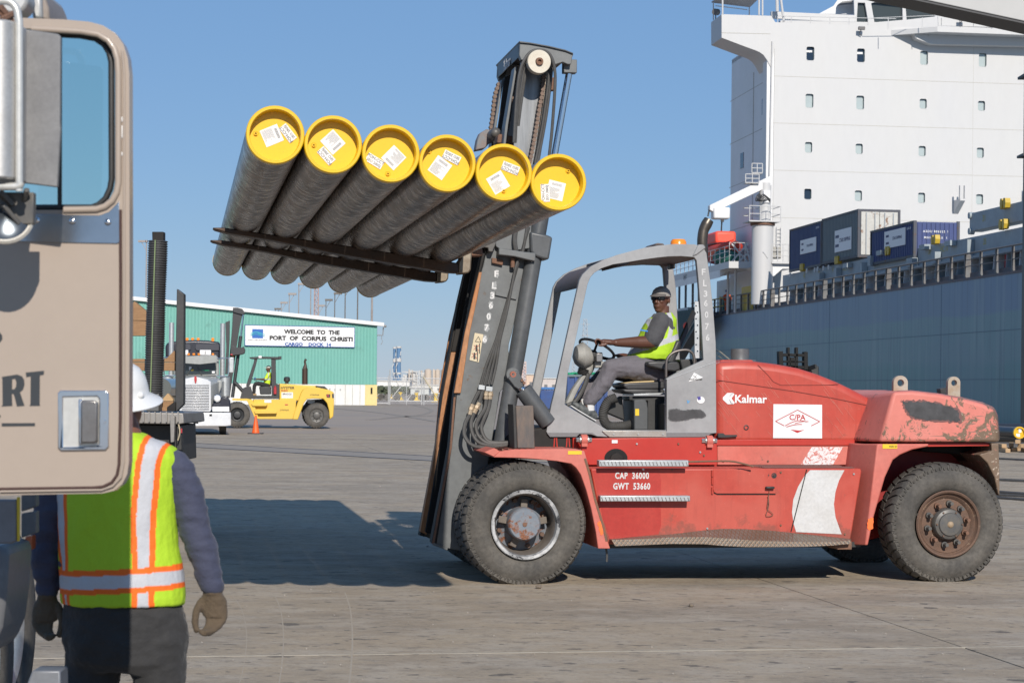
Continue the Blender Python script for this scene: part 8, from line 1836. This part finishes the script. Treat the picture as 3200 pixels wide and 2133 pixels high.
# what shows under the door
bb('side_skirt', M('skirt_grey', (.20, .20, .21), .5), [(-120, 1560), (52, 1560), (52, 1690), (35, 1698), (-120, 1700)], .5, .53, .006); bb('skirt_edge', m_yst, [(52, 1552), (59, 1552), (58, 1690), (53, 1692)], .5, .52, .002)
for k, (ya, yb) in enumerate(((1500, 1590), (1596, 1672))): bb('tool_box_panel', M('panel_grey', (.13, .13, .13), .6, c2=(.18, .17, .16), s=8), [(66, ya + 8), (112, ya), (112, yb - 8), (66, yb + 8)], .9, .95, .004)
bb('fuel_tank', M('tank_grey', (.14, .14, .145), .45, c2=(.2, .2, .2), s=5), [(-160, 1705), (24, 1705), (16, 1850), (2, 1960), (-30, 2040), (-160, 2100)], .6, .95, .03)
for px, py in ((34, 1745), (60, 1712), (90, 1698)): bb('side_light', M('dim_orange_lens', (.45, .10, .03), .4), [(px - 12, py - 22), (px + 10, py - 26), (px + 10, py + 18), (px - 12, py + 24)], 1.3, 1.36, .005)
for k, (py_, Yw, edge) in enumerate(((0, 9.3, 103), (0, 8.15, 30))):
    X = P(edge, 1900, Yw).x - dl.x - .10
    mb = MB(); mb.lathe([(.30, -.02), (.33, 0), (.44, .01), (.49, -.02), (.52, -.08), (.52, -.28), (0, -.28)], (0, 0, 0), 'x', 48); w = mb.build('wheel', m_tyre, BT); w.location = (X, Yw - YD, .52)
    mb = MB(); mb.lathe([(0, -.10), (.12, -.10), (.22, -.02), (.29, -.01), (.305, -.02)], (0, 0, 0), 'x', 40); mb.build('rim', m_galv, w)
bb('step_plate', M('dull_step', (.22, .23, .25), .5, .4), [(100, 2094), (188, 2094), (190, 2200), (60, 2200)], 1.0, 1.12, .006)

# ================================================================== PEOPLE
def ell(mb, c, r, n=16, m=10): mb.ball(c, r, n, m)
def head_mb(scale=1.0, hair=False):
    """head facing -x, centre of the skull at the origin, chin near z = -.12"""
    mb = MB(); s = scale
    mb.ball((.01 * s, 0, .025 * s), (.098 * s, .078 * s, .098 * s), 24, 16)
    mb.ball((-.03 * s, 0, -.045 * s), (.068 * s, .060 * s, .078 * s), 20, 14)
    mb.ball((-.062 * s, 0, -.098 * s), (.030 * s, .034 * s, .024 * s), 14, 8)
    mb.loft([((-.088 * s, 0, .018 * s), (.004 * s, 0, 0), (0, .009 * s, 0)), ((-.104 * s, 0, -.018 * s), (.014 * s, 0, .004), (0, .014 * s, 0)), ((-.100 * s, 0, -.034 * s), (.014 * s, 0, 0), (0, .020 * s, 0)), ((-.088 * s, 0, -.042 * s), (.01 * s, 0, 0), (0, .018 * s, 0))], 12)
    mb.ball((-.088 * s, 0, -.062 * s), (.016 * s, .026 * s, .008 * s), 14, 8); mb.ball((-.086 * s, 0, -.074 * s), (.015 * s, .023 * s, .008 * s), 14, 8)
    mb.ball((-.078 * s, 0, .028 * s), (.018 * s, .055 * s, .010 * s), 16, 8)
    for q in (1, -1):
        mb.ball((.012 * s, q * .078 * s, -.01 * s), (.018 * s, .010 * s, .032 * s), 12, 8); mb.ball((-.062 * s, q * .036 * s, -.02 * s), (.028 * s, .024 * s, .022 * s), 12, 8)
    return mb
def add_mb(dst, src, M4):
    k = len(dst.v)
    for p in src.v: dst.v.append(M4 @ p)
    for f_ in src.f: dst.f.append(tuple(i + k for i in f_)); dst.mi.append(0)
def limb(mb, pts, rs, n=14, sm=4):
    mb.tube(pts, rs, n, sm=sm); mb.ball(pts[0], rs[0] * .98, n, 8); mb.ball(pts[-1], rs[-1] * .98, n, 8)
def finger(mb, pts, r): 
    mb.tube(pts, [r, r * .95, r * .8], 8, sm=3); mb.ball(pts[-1], r * .8, 8, 6); mb.ball(pts[0], r, 8, 6)
m_skin = M('dark_skin', (.115, .050, .032), .45, c2=(.085, .036, .024), s=25, a=.5, fine=.05)
m_skin2 = M('brown_skin', (.20, .085, .05), .5, c2=(.15, .06, .04), s=25, a=.5, fine=.05)
def cloth(name, col, c2=None, r=.85, **k): return M(name, col, r, c2=c2 or tuple(c * .8 for c in col), s=9, a=.5, fine=.06, sheen=.1, **k)
LIME, SILV, ORNG, PALE = (.39, .60, .022), (.47, .48, .51), (.85, .14, .01), (.62, .74, .08)
m_vest = M('vest_cloth', 1.0, .8, attr='Col', fine=.10, s=60, coord='Object', bump=.6, bs=16)
# ---- driver of the red forklift
dx0 = kp(*zk(880, 1100), 1.2); DO = tow(KF, dx0.x, 1.2, 0)
DV = thing('person', 'driver in lime safety vest and grey cap at the wheel of the red forklift', 'person', DO, KF.a)
def dp(zx, zy, y): q = kp(*zk(zx, zy), y); return Vector((q.x - dx0.x, y - 1.2, q.z))
y_n, y_f = .955, 1.445
sh_n, sh_f = dp(905, 705, y_n), dp(905, 700, y_f)
el_n, el_f = dp(838, 845, .93), dp(790, 900, 1.47)
wr_n, wr_f = dp(598, 850, 1.03), dp(690, 945, 1.36)
hip_n, hip_f = dp(895, 1050, 1.08), dp(895, 1050, 1.32); kn_n, kn_f = dp(560, 1022, 1.05), dp(545, 1040, 1.38)
an_n, an_f = dp(405, 1290, 1.05), dp(365, 1255, 1.36)
nk = dp(902, 640, 1.2); hd = dp(905, 555, 1.2)
bm_ = MB(); hm = head_mb(1.0); HR = Matrix.Translation(hd) @ Matrix.Rotation(radians(50), 4, 'Z') @ Matrix.Rotation(radians(-3), 4, 'Y')
add_mb(bm_, hm, HR)
bm_.tube([hd + Vector((.02, 0, -.06)), nk + Vector((.02, 0, -.03)), nk + Vector((.03, 0, -.12))], [.058, .062, .08], 16)
bm_.loft([(dp(905, 690, 1.2), (.09, 0, 0), (0, .19, 0)), (dp(920, 800, 1.2), (.11, 0, 0), (0, .17, 0)), (dp(900, 960, 1.2), (.12, 0, 0), (0, .16, 0)), (dp(895, 1070, 1.2), (.12, 0, 0), (0, .16, 0))], 20)
limb(bm_, [sh_n, el_n], [.062, .055], sm=0); limb(bm_, [el_n, el_n.lerp(wr_n, .35) + Vector((0, 0, .0)), wr_n], [.062, .056, .035]); limb(bm_, [sh_f, el_f], [.06, .05], sm=0); limb(bm_, [el_f, wr_f], [.05, .032], sm=0)
limb(bm_, [hip_n, kn_n], [.085, .06], sm=0); limb(bm_, [hip_f, kn_f], [.085, .06], sm=0); limb(bm_, [kn_n, an_n], [.055, .04], sm=0); limb(bm_, [kn_f, an_f], [.055, .04], sm=0)
# near hand on top of the wheel rim
pm = dp(530, 850, 1.02); bm_.loft([(wr_n, (0, 0, .026), (0, .034, 0)), (dp(560, 848, 1.02), (0, 0, .028), (0, .042, 0)), (dp(512, 842, 1.02), (0, 0, .024), (0, .044, 0)), (dp(490, 846, 1.02), (0, 0, .018), (0, .040, 0))], 16)
for k in range(4):
    y = .985 + k * .024; finger(bm_, [dp(500, 838, y), dp(474 + k * 2, 826 + k * 2, y), dp(458 + k * 2, 838 + k * 2, y), dp(460 + k * 2, 858 + k, y)], .0105)
finger(bm_, [dp(535, 860, .99), dp(505, 870, .985), dp(482, 868, .99)], .012)
# far hand lower on the wheel
bm_.loft([(wr_f, (0, .03, 0), (0, 0, .025)), (dp(650, 940, 1.33), (0, .042, 0), (0, 0, .027)), (dp(610, 940, 1.30), (0, .042, 0), (0, 0, .022))], 14)
for k in range(4):
    y = 1.26 + k * .023; finger(bm_, [dp(620, 935, y), dp(590, 936 + k, y), dp(575, 950 + k, y), dp(580, 966, y)], .0105)
finger(bm_, [dp(640, 950, 1.25), dp(610, 965, 1.24), dp(590, 966, 1.245)], .012)
put('body', fuse(bm_, .0062, 3, 'body', [m_skin]), DV)
sm_ = MB(); sm_.loft([(dp(905, 655, 1.2), (.07, 0, 0), (0, .09, 0)), (dp(905, 690, 1.2), (.105, 0, 0), (0, .205, 0)), (dp(920, 800, 1.2), (.13, 0, 0), (0, .20, 0)), (dp(895, 980, 1.2), (.145, 0, 0), (0, .18, 0)), (dp(895, 1060, 1.2), (.14, 0, 0), (0, .18, 0))], 24)
slv = sh_n.lerp(el_n, .86); limb(sm_, [sh_n, sh_n.lerp(el_n, .5), slv], [.088, .086, .082]); limb(sm_, [sh_f, sh_f.lerp(el_f, .6)], [.078, .075], sm=0)
me = fuse(sm_, .009, 4, 'shirt', [cloth('charcoal_tee', (.065, .066, .072), bump=.8, bs=18)]); wrinkle(me, .006, 14); put('shirt', me, DV)
vm = MB(); vm.loft([(dp(925, 650, 1.2), (.072, 0, .01), (0, .10, 0)), (dp(912, 690, 1.2), (.135, 0, 0), (0, .18, 0)), (dp(890, 760, 1.2), (.165, 0, 0), (0, .215, 0)), (dp(878, 850, 1.2), (.205, 0, 0), (0, .235, 0)), (dp(845, 930, 1.2), (.23, 0, 0), (0, .235, 0)), (dp(835, 962, 1.2), (.225, 0, -.01), (0, .225, 0))], 28)
me = fuse(vm, .008, 5, 'vest', [m_vest])
def vest_dr(p):
    z = p.z; x = p.x + dx0.x
    q = dp(905, 800, 1.2); zz1 = dp(900, 825, 1.0).z; zz0 = dp(900, 865, 1.0).z
    off = (p.x - 0) * .32
    if zz0 + off < z < zz1 + off: return SILV
    xc = .078 - .2 * abs(z - dp(905, 760, 1).z) if 0 else .075
    if abs(p.x - (.055 + .03 * sin((z - zz1) * 9))) < .024 and z > zz1 + off and p.y < .05: return SILV
    if abs(p.x + .10) < .020 and z > zz1 - .02: return SILV
    return LIME
paint(me, vest_dr); wrinkle(me, .007, 10, (1, 1, 1)); put('vest', me, DV)
tm = MB(); limb(tm, [hip_n + Vector((.02, 0, .0)), hip_n.lerp(kn_n, .5) + Vector((0, 0, .02)), kn_n], [.118, .112, .083]); limb(tm, [hip_f, hip_f.lerp(kn_f, .5), kn_f], [.118, .11, .083])
limb(tm, [kn_n + Vector((.01, 0, -.01)), kn_n.lerp(an_n, .5) + Vector((.01, 0, 0)), an_n + Vector((.02, 0, .06))], [.084, .078, .064]); limb(tm, [kn_f, an_f + Vector((.02, 0, .06))], [.082, .062], sm=0)
tm.loft([(dp(900, 985, 1.2), (.15, 0, 0), (0, .18, 0)), (dp(900, 1080, 1.2), (.15, 0, 0), (0, .19, 0))], 20)
me = fuse(tm, .009, 4, 'trousers', [cloth('grey_trousers', (.135, .125, .14), (.10, .095, .11), bump=1.0, bs=14)]); wrinkle(me, .010, 8, (1, 1, 1.6)); wrinkle(me, .004, 22, (1.6, 1, .6), seed=3); put('trousers', me, DV)
for an, yy in ((an_n, 1.05), (an_f, 1.36)):
    mb = MB(); mb.tube([an + Vector((.015, 0, .09)), an + Vector((.02, 0, -.03))], .046, 14); mb.build('sock', M('white_sock', .65, .9, c2=.5, s=40), DV)
    mb = MB(); t0 = an + Vector((.03, 0, -.06)); d_ = (dp(340, 1318, yy) - dp(412, 1360, yy)).normalized(); up_ = Vector((-d_.z, 0, d_.x)) * -1
    if up_.z < 0: up_ = -up_
    mb.loft([(t0 - d_ * .06, up_ * .03, (0, .03, 0)), (t0 - d_ * .02, up_ * .05, (0, .04, 0)), (t0 + d_ * .06, up_ * .05, (0, .045, 0)), (t0 + d_ * .14, up_ * .032, (0, .05, 0)), (t0 + d_ * .2, up_ * .02, (0, .035, 0))], 16, ex=.8); sh_o = mb.build('shoe', M('black_trainer', (.03, .035, .04), .6, c2=(.2, .21, .2), s=30, a=.6), DV, bevel=0)
    mb = MB(); mb.loft([(t0 - d_ * .07 - up_ * .035, up_ * .012, (0, .035, 0)), (t0 + d_ * .1 - up_ * .035, up_ * .012, (0, .05, 0)), (t0 + d_ * .2 - up_ * .03, up_ * .01, (0, .03, 0))], 12); mb.build('sole', m_stick, sh_o)
# cap and sunglasses
cpm = MB(); cpm.lathe([(0, .138), (.03, .136), (.062, .122), (.088, .095), (.100, .06), (.103, .03), (.098, .026)], (.008, 0, 0), 'z', 32)
for v in cpm.v: v.y *= .86; v.z *= .86
cm = M('grey_cap', (.29, .27, .25), .85, c2=(.2, .19, .18), s=12)
o = cpm.build('cap', cm, DV); o.matrix_local = HR @ Matrix.Rotation(radians(4), 4, 'Y')
mb = MB(); rows = []
for k in range(11):
    t_ = radians(-70 + 14 * k); ox, oy = -.098 * cos(t_), .080 * sin(t_); f_ = cos(t_) ** .8; rows.append([mb.vv((ox, oy, .046)), mb.vv((ox - .068 * f_, oy * 1.0, .030 - .012 * f_ * (1 - abs(sin(t_)) * .3))), mb.vv((ox - .068 * f_, oy, .026 - .012 * f_)), mb.vv((ox, oy, .040))])
for a, b_ in zip(rows, rows[1:]): mb.ring(a, b_)
mb.ff(*rows[0]); mb.ff(*rows[-1][::-1]); b2_ = mb.build('cap_bill', M('dark_bill', (.12, .11, .105), .85), o, smooth=60)
mb = MB()
for q in (1, -1):
    mb.loft([((-.094, q * .012, .008), (0, 0, .016), (.004, 0, 0)), ((-.092, q * .034, .008), (0, 0, .020), (.005, 0, 0)), ((-.076, q * .062, .010), (0, 0, .017), (.004, q * .003, 0)), ((-.060, q * .074, .012), (0, 0, .009), (.003, 0, 0))], 12)
    mb.beam((-.062, q * .075, .014), (.005, q * .083, .008), .004, .007)
mb.beam((-.097, -.014, .012), (-.097, .014, .012), .005, .006); o = mb.build('sunglasses', M('gloss_black', (.01, .01, .012), .1), DV); o.matrix_local = HR
mb = MB(); a = dp(790, 772, .99); mb.beam(a + Vector((-.05, -.06, .01)), a + Vector((.03, -.075, -.005)), .02, .012); mb.build('pen', M('pen_blue', (.03, .2, .6), .4), DV)
# ---- worker with his back to us
YWk = 7.15; wc = P(372, 1600, YWk)
WK = thing('person', 'worker seen from behind in white hard hat and lime vest with orange stripes', 'person', (wc.x, YWk, 0))
def wp(px, py, dy=0): q = P(px, py, YWk + dy); return Vector((q.x - wc.x, dy, q.z))
def sec(px0, px1, py, d, dy=0): a, b_ = wp(px0, py), wp(px1, py); c = (a + b_) / 2; return (c + Vector((0, dy, 0)), Vector(((b_.x - a.x) / 2, 0, 0)), Vector((0, d, 0)))
hd2 = wp(366, 1243); bm_ = MB(); HR2 = Matrix.Translation(hd2) @ Matrix.Rotation(radians(-118), 4, 'Z') @ Matrix.Rotation(radians(8), 4, 'Y'); add_mb(bm_, head_mb(1.05), HR2)
bm_.tube([hd2 + Vector((0, -.01, -.06)), wp(378, 1335), wp(378, 1385)], [.062, .065, .09], 18)
bm_.loft([sec(270, 480, 1405, .06), sec(215, 520, 1500, .09), sec(220, 520, 1700, .09), sec(240, 520, 1880, .09), sec(250, 510, 1990, .09)], 20)
sR, eR, wR = wp(548, 1440, 0), wp(622, 1650, .02), wp(660, 1830, .02); sL, eL, wL = wp(182, 1450, 0), wp(128, 1650, .02), wp(140, 1830, .02)
limb(bm_, [wp(528, 1445), wp(578, 1545, .01), wp(608, 1650, .02), wp(640, 1745, .02), wp(660, 1828, .02)], [.05, .045, .038, .034, .028]); limb(bm_, [wp(190, 1455), wp(165, 1560, .01), wp(150, 1650, .02), wp(142, 1745, .02), wp(150, 1840, .02)], [.05, .045, .038, .034, .028])
hipR, hipL = wp(480, 1960), wp(270, 1960); ftR, ftL = Vector((.14, .1, .08)), Vector((-.14, -.02, .08)); knR, knL = Vector((.12, .05, .48)), Vector((-.13, -.02, .48))
for a, k_, f_ in ((hipR, knR, ftR), (hipL, knL, ftL)): limb(bm_, [a, k_, f_], [.065, .05, .04], sm=0)
put('body', fuse(bm_, .008, 3, 'body', [m_skin2]), WK)
sm_ = MB(); sm_.loft([sec(345, 428, 1352, .07), sec(300, 470, 1372, .085), sec(212, 545, 1402, .09), sec(175, 565, 1440, .10), sec(185, 535, 1550, .12), sec(195, 550, 1880, .13)], 26)
limb(sm_, [wp(545, 1450), wp(584, 1545, .01), wp(610, 1650, .02), wp(640, 1745, .02), wp(660, 1828, .02)], [.060, .064, .060, .055, .043]); limb(sm_, [wp(190, 1455), wp(165, 1560, .01), wp(150, 1650, .02), wp(142, 1745, .02), wp(150, 1840, .02)], [.078, .068, .060, .054, .043])
me = fuse(sm_, .0085, 4, 'shirt', [cloth('navy_work_shirt', (.047, .053, .092), (.034, .038, .068), bump=1.0, bs=15)]); wrinkle(me, .009, 7, (1.0, 1, 2.0)); wrinkle(me, .0055, 15, (.6, .8, 2.6), seed=2); put('shirt', me, WK)
vm = MB(); vm.loft([sec(352, 440, 1352, .075), sec(290, 490, 1372, .10), sec(212, 552, 1396, .125), sec(182, 566, 1428, .14), sec(172, 556, 1500, .152), sec(176, 554, 1600, .155), sec(182, 560, 1700, .155), sec(186, 573, 1790, .158), sec(190, 577, 1860, .160), sec(194, 574, 1884, .158)], 36)
me = fuse(vm, .0048, 6, 'vest', [m_vest])
def interp(y, tab):
    ys = [t[0] for t in tab]; return float(np.interp(y, ys, [t[1] for t in tab])), float(np.interp(y, ys, [t[2] for t in tab]))
tabR = [(1350, 462, 552), (1400, 453, 530), (1450, 444, 517), (1600, 432, 505), (1700, 434, 504), (1770, 438, 503), (1900, 436, 502)]
tabL = [(1350, 180, 252), (1500, 178, 234), (1545, 172, 230), (1650, 178, 231), (1770, 196, 234), (1900, 210, 242)]
s6 = F / YWk
def vest_wk(p):
    w = Vector(p); u = (p.x + wc.x) / YWk; v = (p.z - CZ) / YWk
    px = CX + F * (u * cos(ROLL) + v * sin(ROLL)); py = YH - F * (-u * sin(ROLL) + v * cos(ROLL))
    base = 1776 - (px - 372) * -.0 + (372 - px) * .045
    d = py - base
    if -9 < d < 9 or 49 < d < 66: return ORNG
    if 9 <= d <= 49: return SILV
    for tab in (tabR, tabL):
        a, b_ = interp(py, tab); o = 17 if tab is tabR else 13
        if a < px < b_: return SILV if a + o < px < b_ - o else ORNG
    return LIME
paint(me, vest_wk); wrinkle(me, .007, 6, (1.6, 1, .5)); wrinkle(me, .0025, 22, (1.4, 1, .7), seed=5); put('vest', me, WK)
tm = MB(); tm.loft([sec(200, 548, 1850, .13), sec(196, 572, 1900, .15), sec(192, 590, 1990, .155), sec(205, 585, 2060, .15), sec(230, 560, 2090, .12)], 28)
limb(tm, [wp(488, 1990), wp(500, 2110), knR + Vector((.01, 0, .05)), ftR + Vector((0, 0, .02))], [.105, .102, .082, .07]); limb(tm, [wp(292, 1990), wp(285, 2110), knL + Vector((0, 0, .05)), ftL + Vector((0, 0, .02))], [.105, .102, .082, .07])
me = fuse(tm, .0085, 3, 'trousers', [cloth('black_jeans', (.030, .029, .029), (.016, .016, .017), bump=1.0, bs=14)]); wrinkle(me, .012, 7, (1.2, 1, 1.0)); wrinkle(me, .004, 20, (.8, 1, 1.6), seed=9); tro = put('trousers', me, WK)
mb = MB()
for a, b_ in (((428, 1900), (445, 1990)), ((445, 1990), (498, 1996)), ((498, 1996), (548, 1980)), ((552, 1880), (556, 1960))):
    pass
for f_ in (ftR, ftL):
    mb = MB(); mb.loft([(f_ + Vector((0, -.08, -.03)), (.04, 0, 0), (0, 0, .04)), (f_ + Vector((0, 0, -.02)), (.05, 0, 0), (0, 0, .055)), (f_ + Vector((0, .12, -.04)), (.05, 0, 0), (0, 0, .04)), (f_ + Vector((0, .19, -.055)), (.035, 0, 0), (0, 0, .022))], 16); mb.build('boot', m_black, WK)
def glove(wr, sgn, nm='glove'):
    g_ = MB(); w = wr
    # palm hangs down, knuckles outwards, fingers curl towards the back and inside
    g_.tube([w + Vector((0, 0, .03)), w + Vector((.004 * sgn, 0, -.02))], [.040, .034], 14)
    g_.loft([(w + Vector((0, 0, -.005)), (.030, 0, 0), (0, .028, 0)), (w + Vector((.006 * sgn, 0, -.04)), (.047, 0, 0), (0, .027, 0)), (w + Vector((.008 * sgn, 0, -.08)), (.050, 0, 0), (0, .026, 0)), (w + Vector((.010 * sgn, -.004, -.10)), (.044, 0, 0), (0, .022, 0))], 18)
    for k, (dx, l) in enumerate(((-.018, .052), (.0, .058), (.018, .060), (.036, .054))):
        b = w + Vector((sgn * (.008 + dx), -.004, -.098)); finger(g_, [b, b + Vector((sgn * -.004 * k, -.012, -l * .55)), b + Vector((sgn * (-.010 * k - .012), -.030, -l * .95)), b + Vector((sgn * (-.012 * k - .022), -.048, -l * .98))], .0135)
    b = w + Vector((sgn * -.036, -.004, -.045)); finger(g_, [b, b + Vector((sgn * -.018, -.012, -.035)), b + Vector((sgn * -.022, -.020, -.075)), b + Vector((sgn * -.016, -.026, -.10))], .0155)
    me = fuse(g_, .0045, 3, nm, [cloth('tan_work_glove', (.10, .07, .042), (.055, .04, .025), bump=.5, bs=90)]); wrinkle(me, .003, 30); return put(nm, me, WK)
glove(wp(664, 1838, .02), 1); glove(wp(150, 1852, .02), -1)
# hard hat
hh = MB(); hh.lathe([(0, .150), (.03, .148), (.06, .138), (.09, .115), (.110, .08), (.118, .045), (.121, .015), (.128, .004), (.158, -.014), (.170, -.022), (.168, -.026), (.150, -.02), (.118, -.004), (.110, .0)], n=48, axis='z')
for v in hh.v: v.x *= 1.0; v.z *= .88
hat_c = wp(360, 1238)
o = hh.build('hard_hat', M('hard_hat_white', (.70, .70, .69), .35, fine=.02, c2=.62, s=6), WK, smooth=60); HM = Matrix.Translation(hat_c) @ Matrix.Rotation(radians(13), 4, 'X') @ Matrix.Rotation(radians(-20), 4, 'Z'); o.matrix_local = HM
mb = MB(); mb.ball((.118, -.02, .02), (.012, .016, .012), 10, 8); o2_ = mb.build('hat_slot', MATS['hard_hat_white'], o)
mb = MB(); mb.tube([Vector((.098 * cos(t), -.098 * sin(t), -.03)) for t in np.linspace(-.2, 3.3, 14)], .014, 8); mb.build('headband', m_black, o)
# ---- driver of the yellow forklift
hx0 = hp(1200, 960, 1.15)
YD2 = thing('person', 'distant driver in yellow shirt and white cap in the yellow forklift', 'person', tow(HF, hx0.x, 1.15, 0), HF.a)
def yp(zx, zy, y): q = hp(zx, zy, y); return Vector((q.x - hx0.x, y - 1.15, q.z))
b3 = MB(); hdm = yp(1216, 750, 1.15); add_mb(b3, head_mb(1.0), Matrix.Translation(hdm) @ Matrix.Rotation(radians(20), 4, 'Z')); b3.tube([hdm, yp(1218, 790, 1.15)], .06, 12)
limb(b3, [yp(1215, 800, .97), yp(1180, 845, .93)], [.06, .05], sm=0); limb(b3, [yp(1180, 845, .93), yp(1110, 842, 1.0)], [.048, .032], sm=0)
limb(b3, [yp(1215, 900, 1.0), yp(1100, 880, 1.0), yp(1092, 975, 1.0)], [.08, .06, .04], sm=0)
for k in range(4): finger(b3, [yp(1112, 838, .98 + k * .02), yp(1100, 834, .98 + k * .02), yp(1092, 842, .98 + k * .02)], .012)
b3.loft([(yp(1215, 795, 1.15), (.08, 0, 0), (0, .17, 0)), (yp(1210, 900, 1.15), (.11, 0, 0), (0, .15, 0))], 16)
put('body', fuse(b3, .014, 2, 'body', [m_skin]), YD2)
b3 = MB(); b3.loft([(yp(1222, 782, 1.15), (.07, 0, 0), (0, .09, 0)), (yp(1218, 798, 1.15), (.11, 0, 0), (0, .19, 0)), (yp(1210, 850, 1.15), (.15, 0, 0), (0, .19, 0)), (yp(1200, 900, 1.15), (.17, 0, 0), (0, .19, 0))], 20); limb(b3, [yp(1215, 802, .97), yp(1190, 840, .94)], [.08, .07], sm=0)
me = fuse(b3, .014, 3, 'shirt', [m_vest]); zb1, zb0 = yp(1200, 838, 1).z, yp(1200, 850, 1).z; paint(me, lambda p: SILV if zb0 < p.z < zb1 or (abs(p.x - .06) < .02 and p.z > zb1) else (.55, .78, .03)); put('shirt', me, YD2)
b3 = MB(); limb(b3, [yp(1205, 900, 1.0), yp(1105, 882, 1.0), yp(1090, 960, 1.0)], [.11, .085, .065]); limb(b3, [yp(1205, 900, 1.3), yp(1105, 882, 1.3), yp(1090, 960, 1.3)], [.11, .085, .065])
put('trousers', fuse(b3, .016, 2, 'trousers', [cloth('black_trousers', (.02, .02, .022))]), YD2)
mb = MB(); mb.loft([(yp(1080, 966, 1.0), (.05, 0, 0), (0, .045, 0)), (yp(1112, 985, 1.0), (.05, 0, 0), (0, .045, 0))], 12) if 0 else mb.box(*sorted((yp(1078, 975, 1).x, yp(1112, 975, 1).x)), -.2, -.1, yp(1080, 985, 1).z, yp(1080, 965, 1).z); mb.build('boot', M('tan_boot', (.35, .24, .13), .8), YD2, bevel=.03)
mb = MB(); mb.lathe([(0, .12), (.06, .11), (.095, .07), (.10, .03)], (hdm.x, 0, hdm.z), 'z', 20); mb.prism([(hdm.x - .19, -.05), (hdm.x - .08, -.07), (hdm.x - .08, .07), (hdm.x - .19, .05)], hdm.z + .03, hdm.z + .042, plane='xy'); mb.build('cap', M('pale_cap', (.6, .58, .52), .8), YD2)
mb = MB(); mb.ball(yp(1098, 836, .99), (.045, .05, .035), 10, 8); mb.build('glove', M('blue_glove', (.03, .07, .3), .7), YD2)
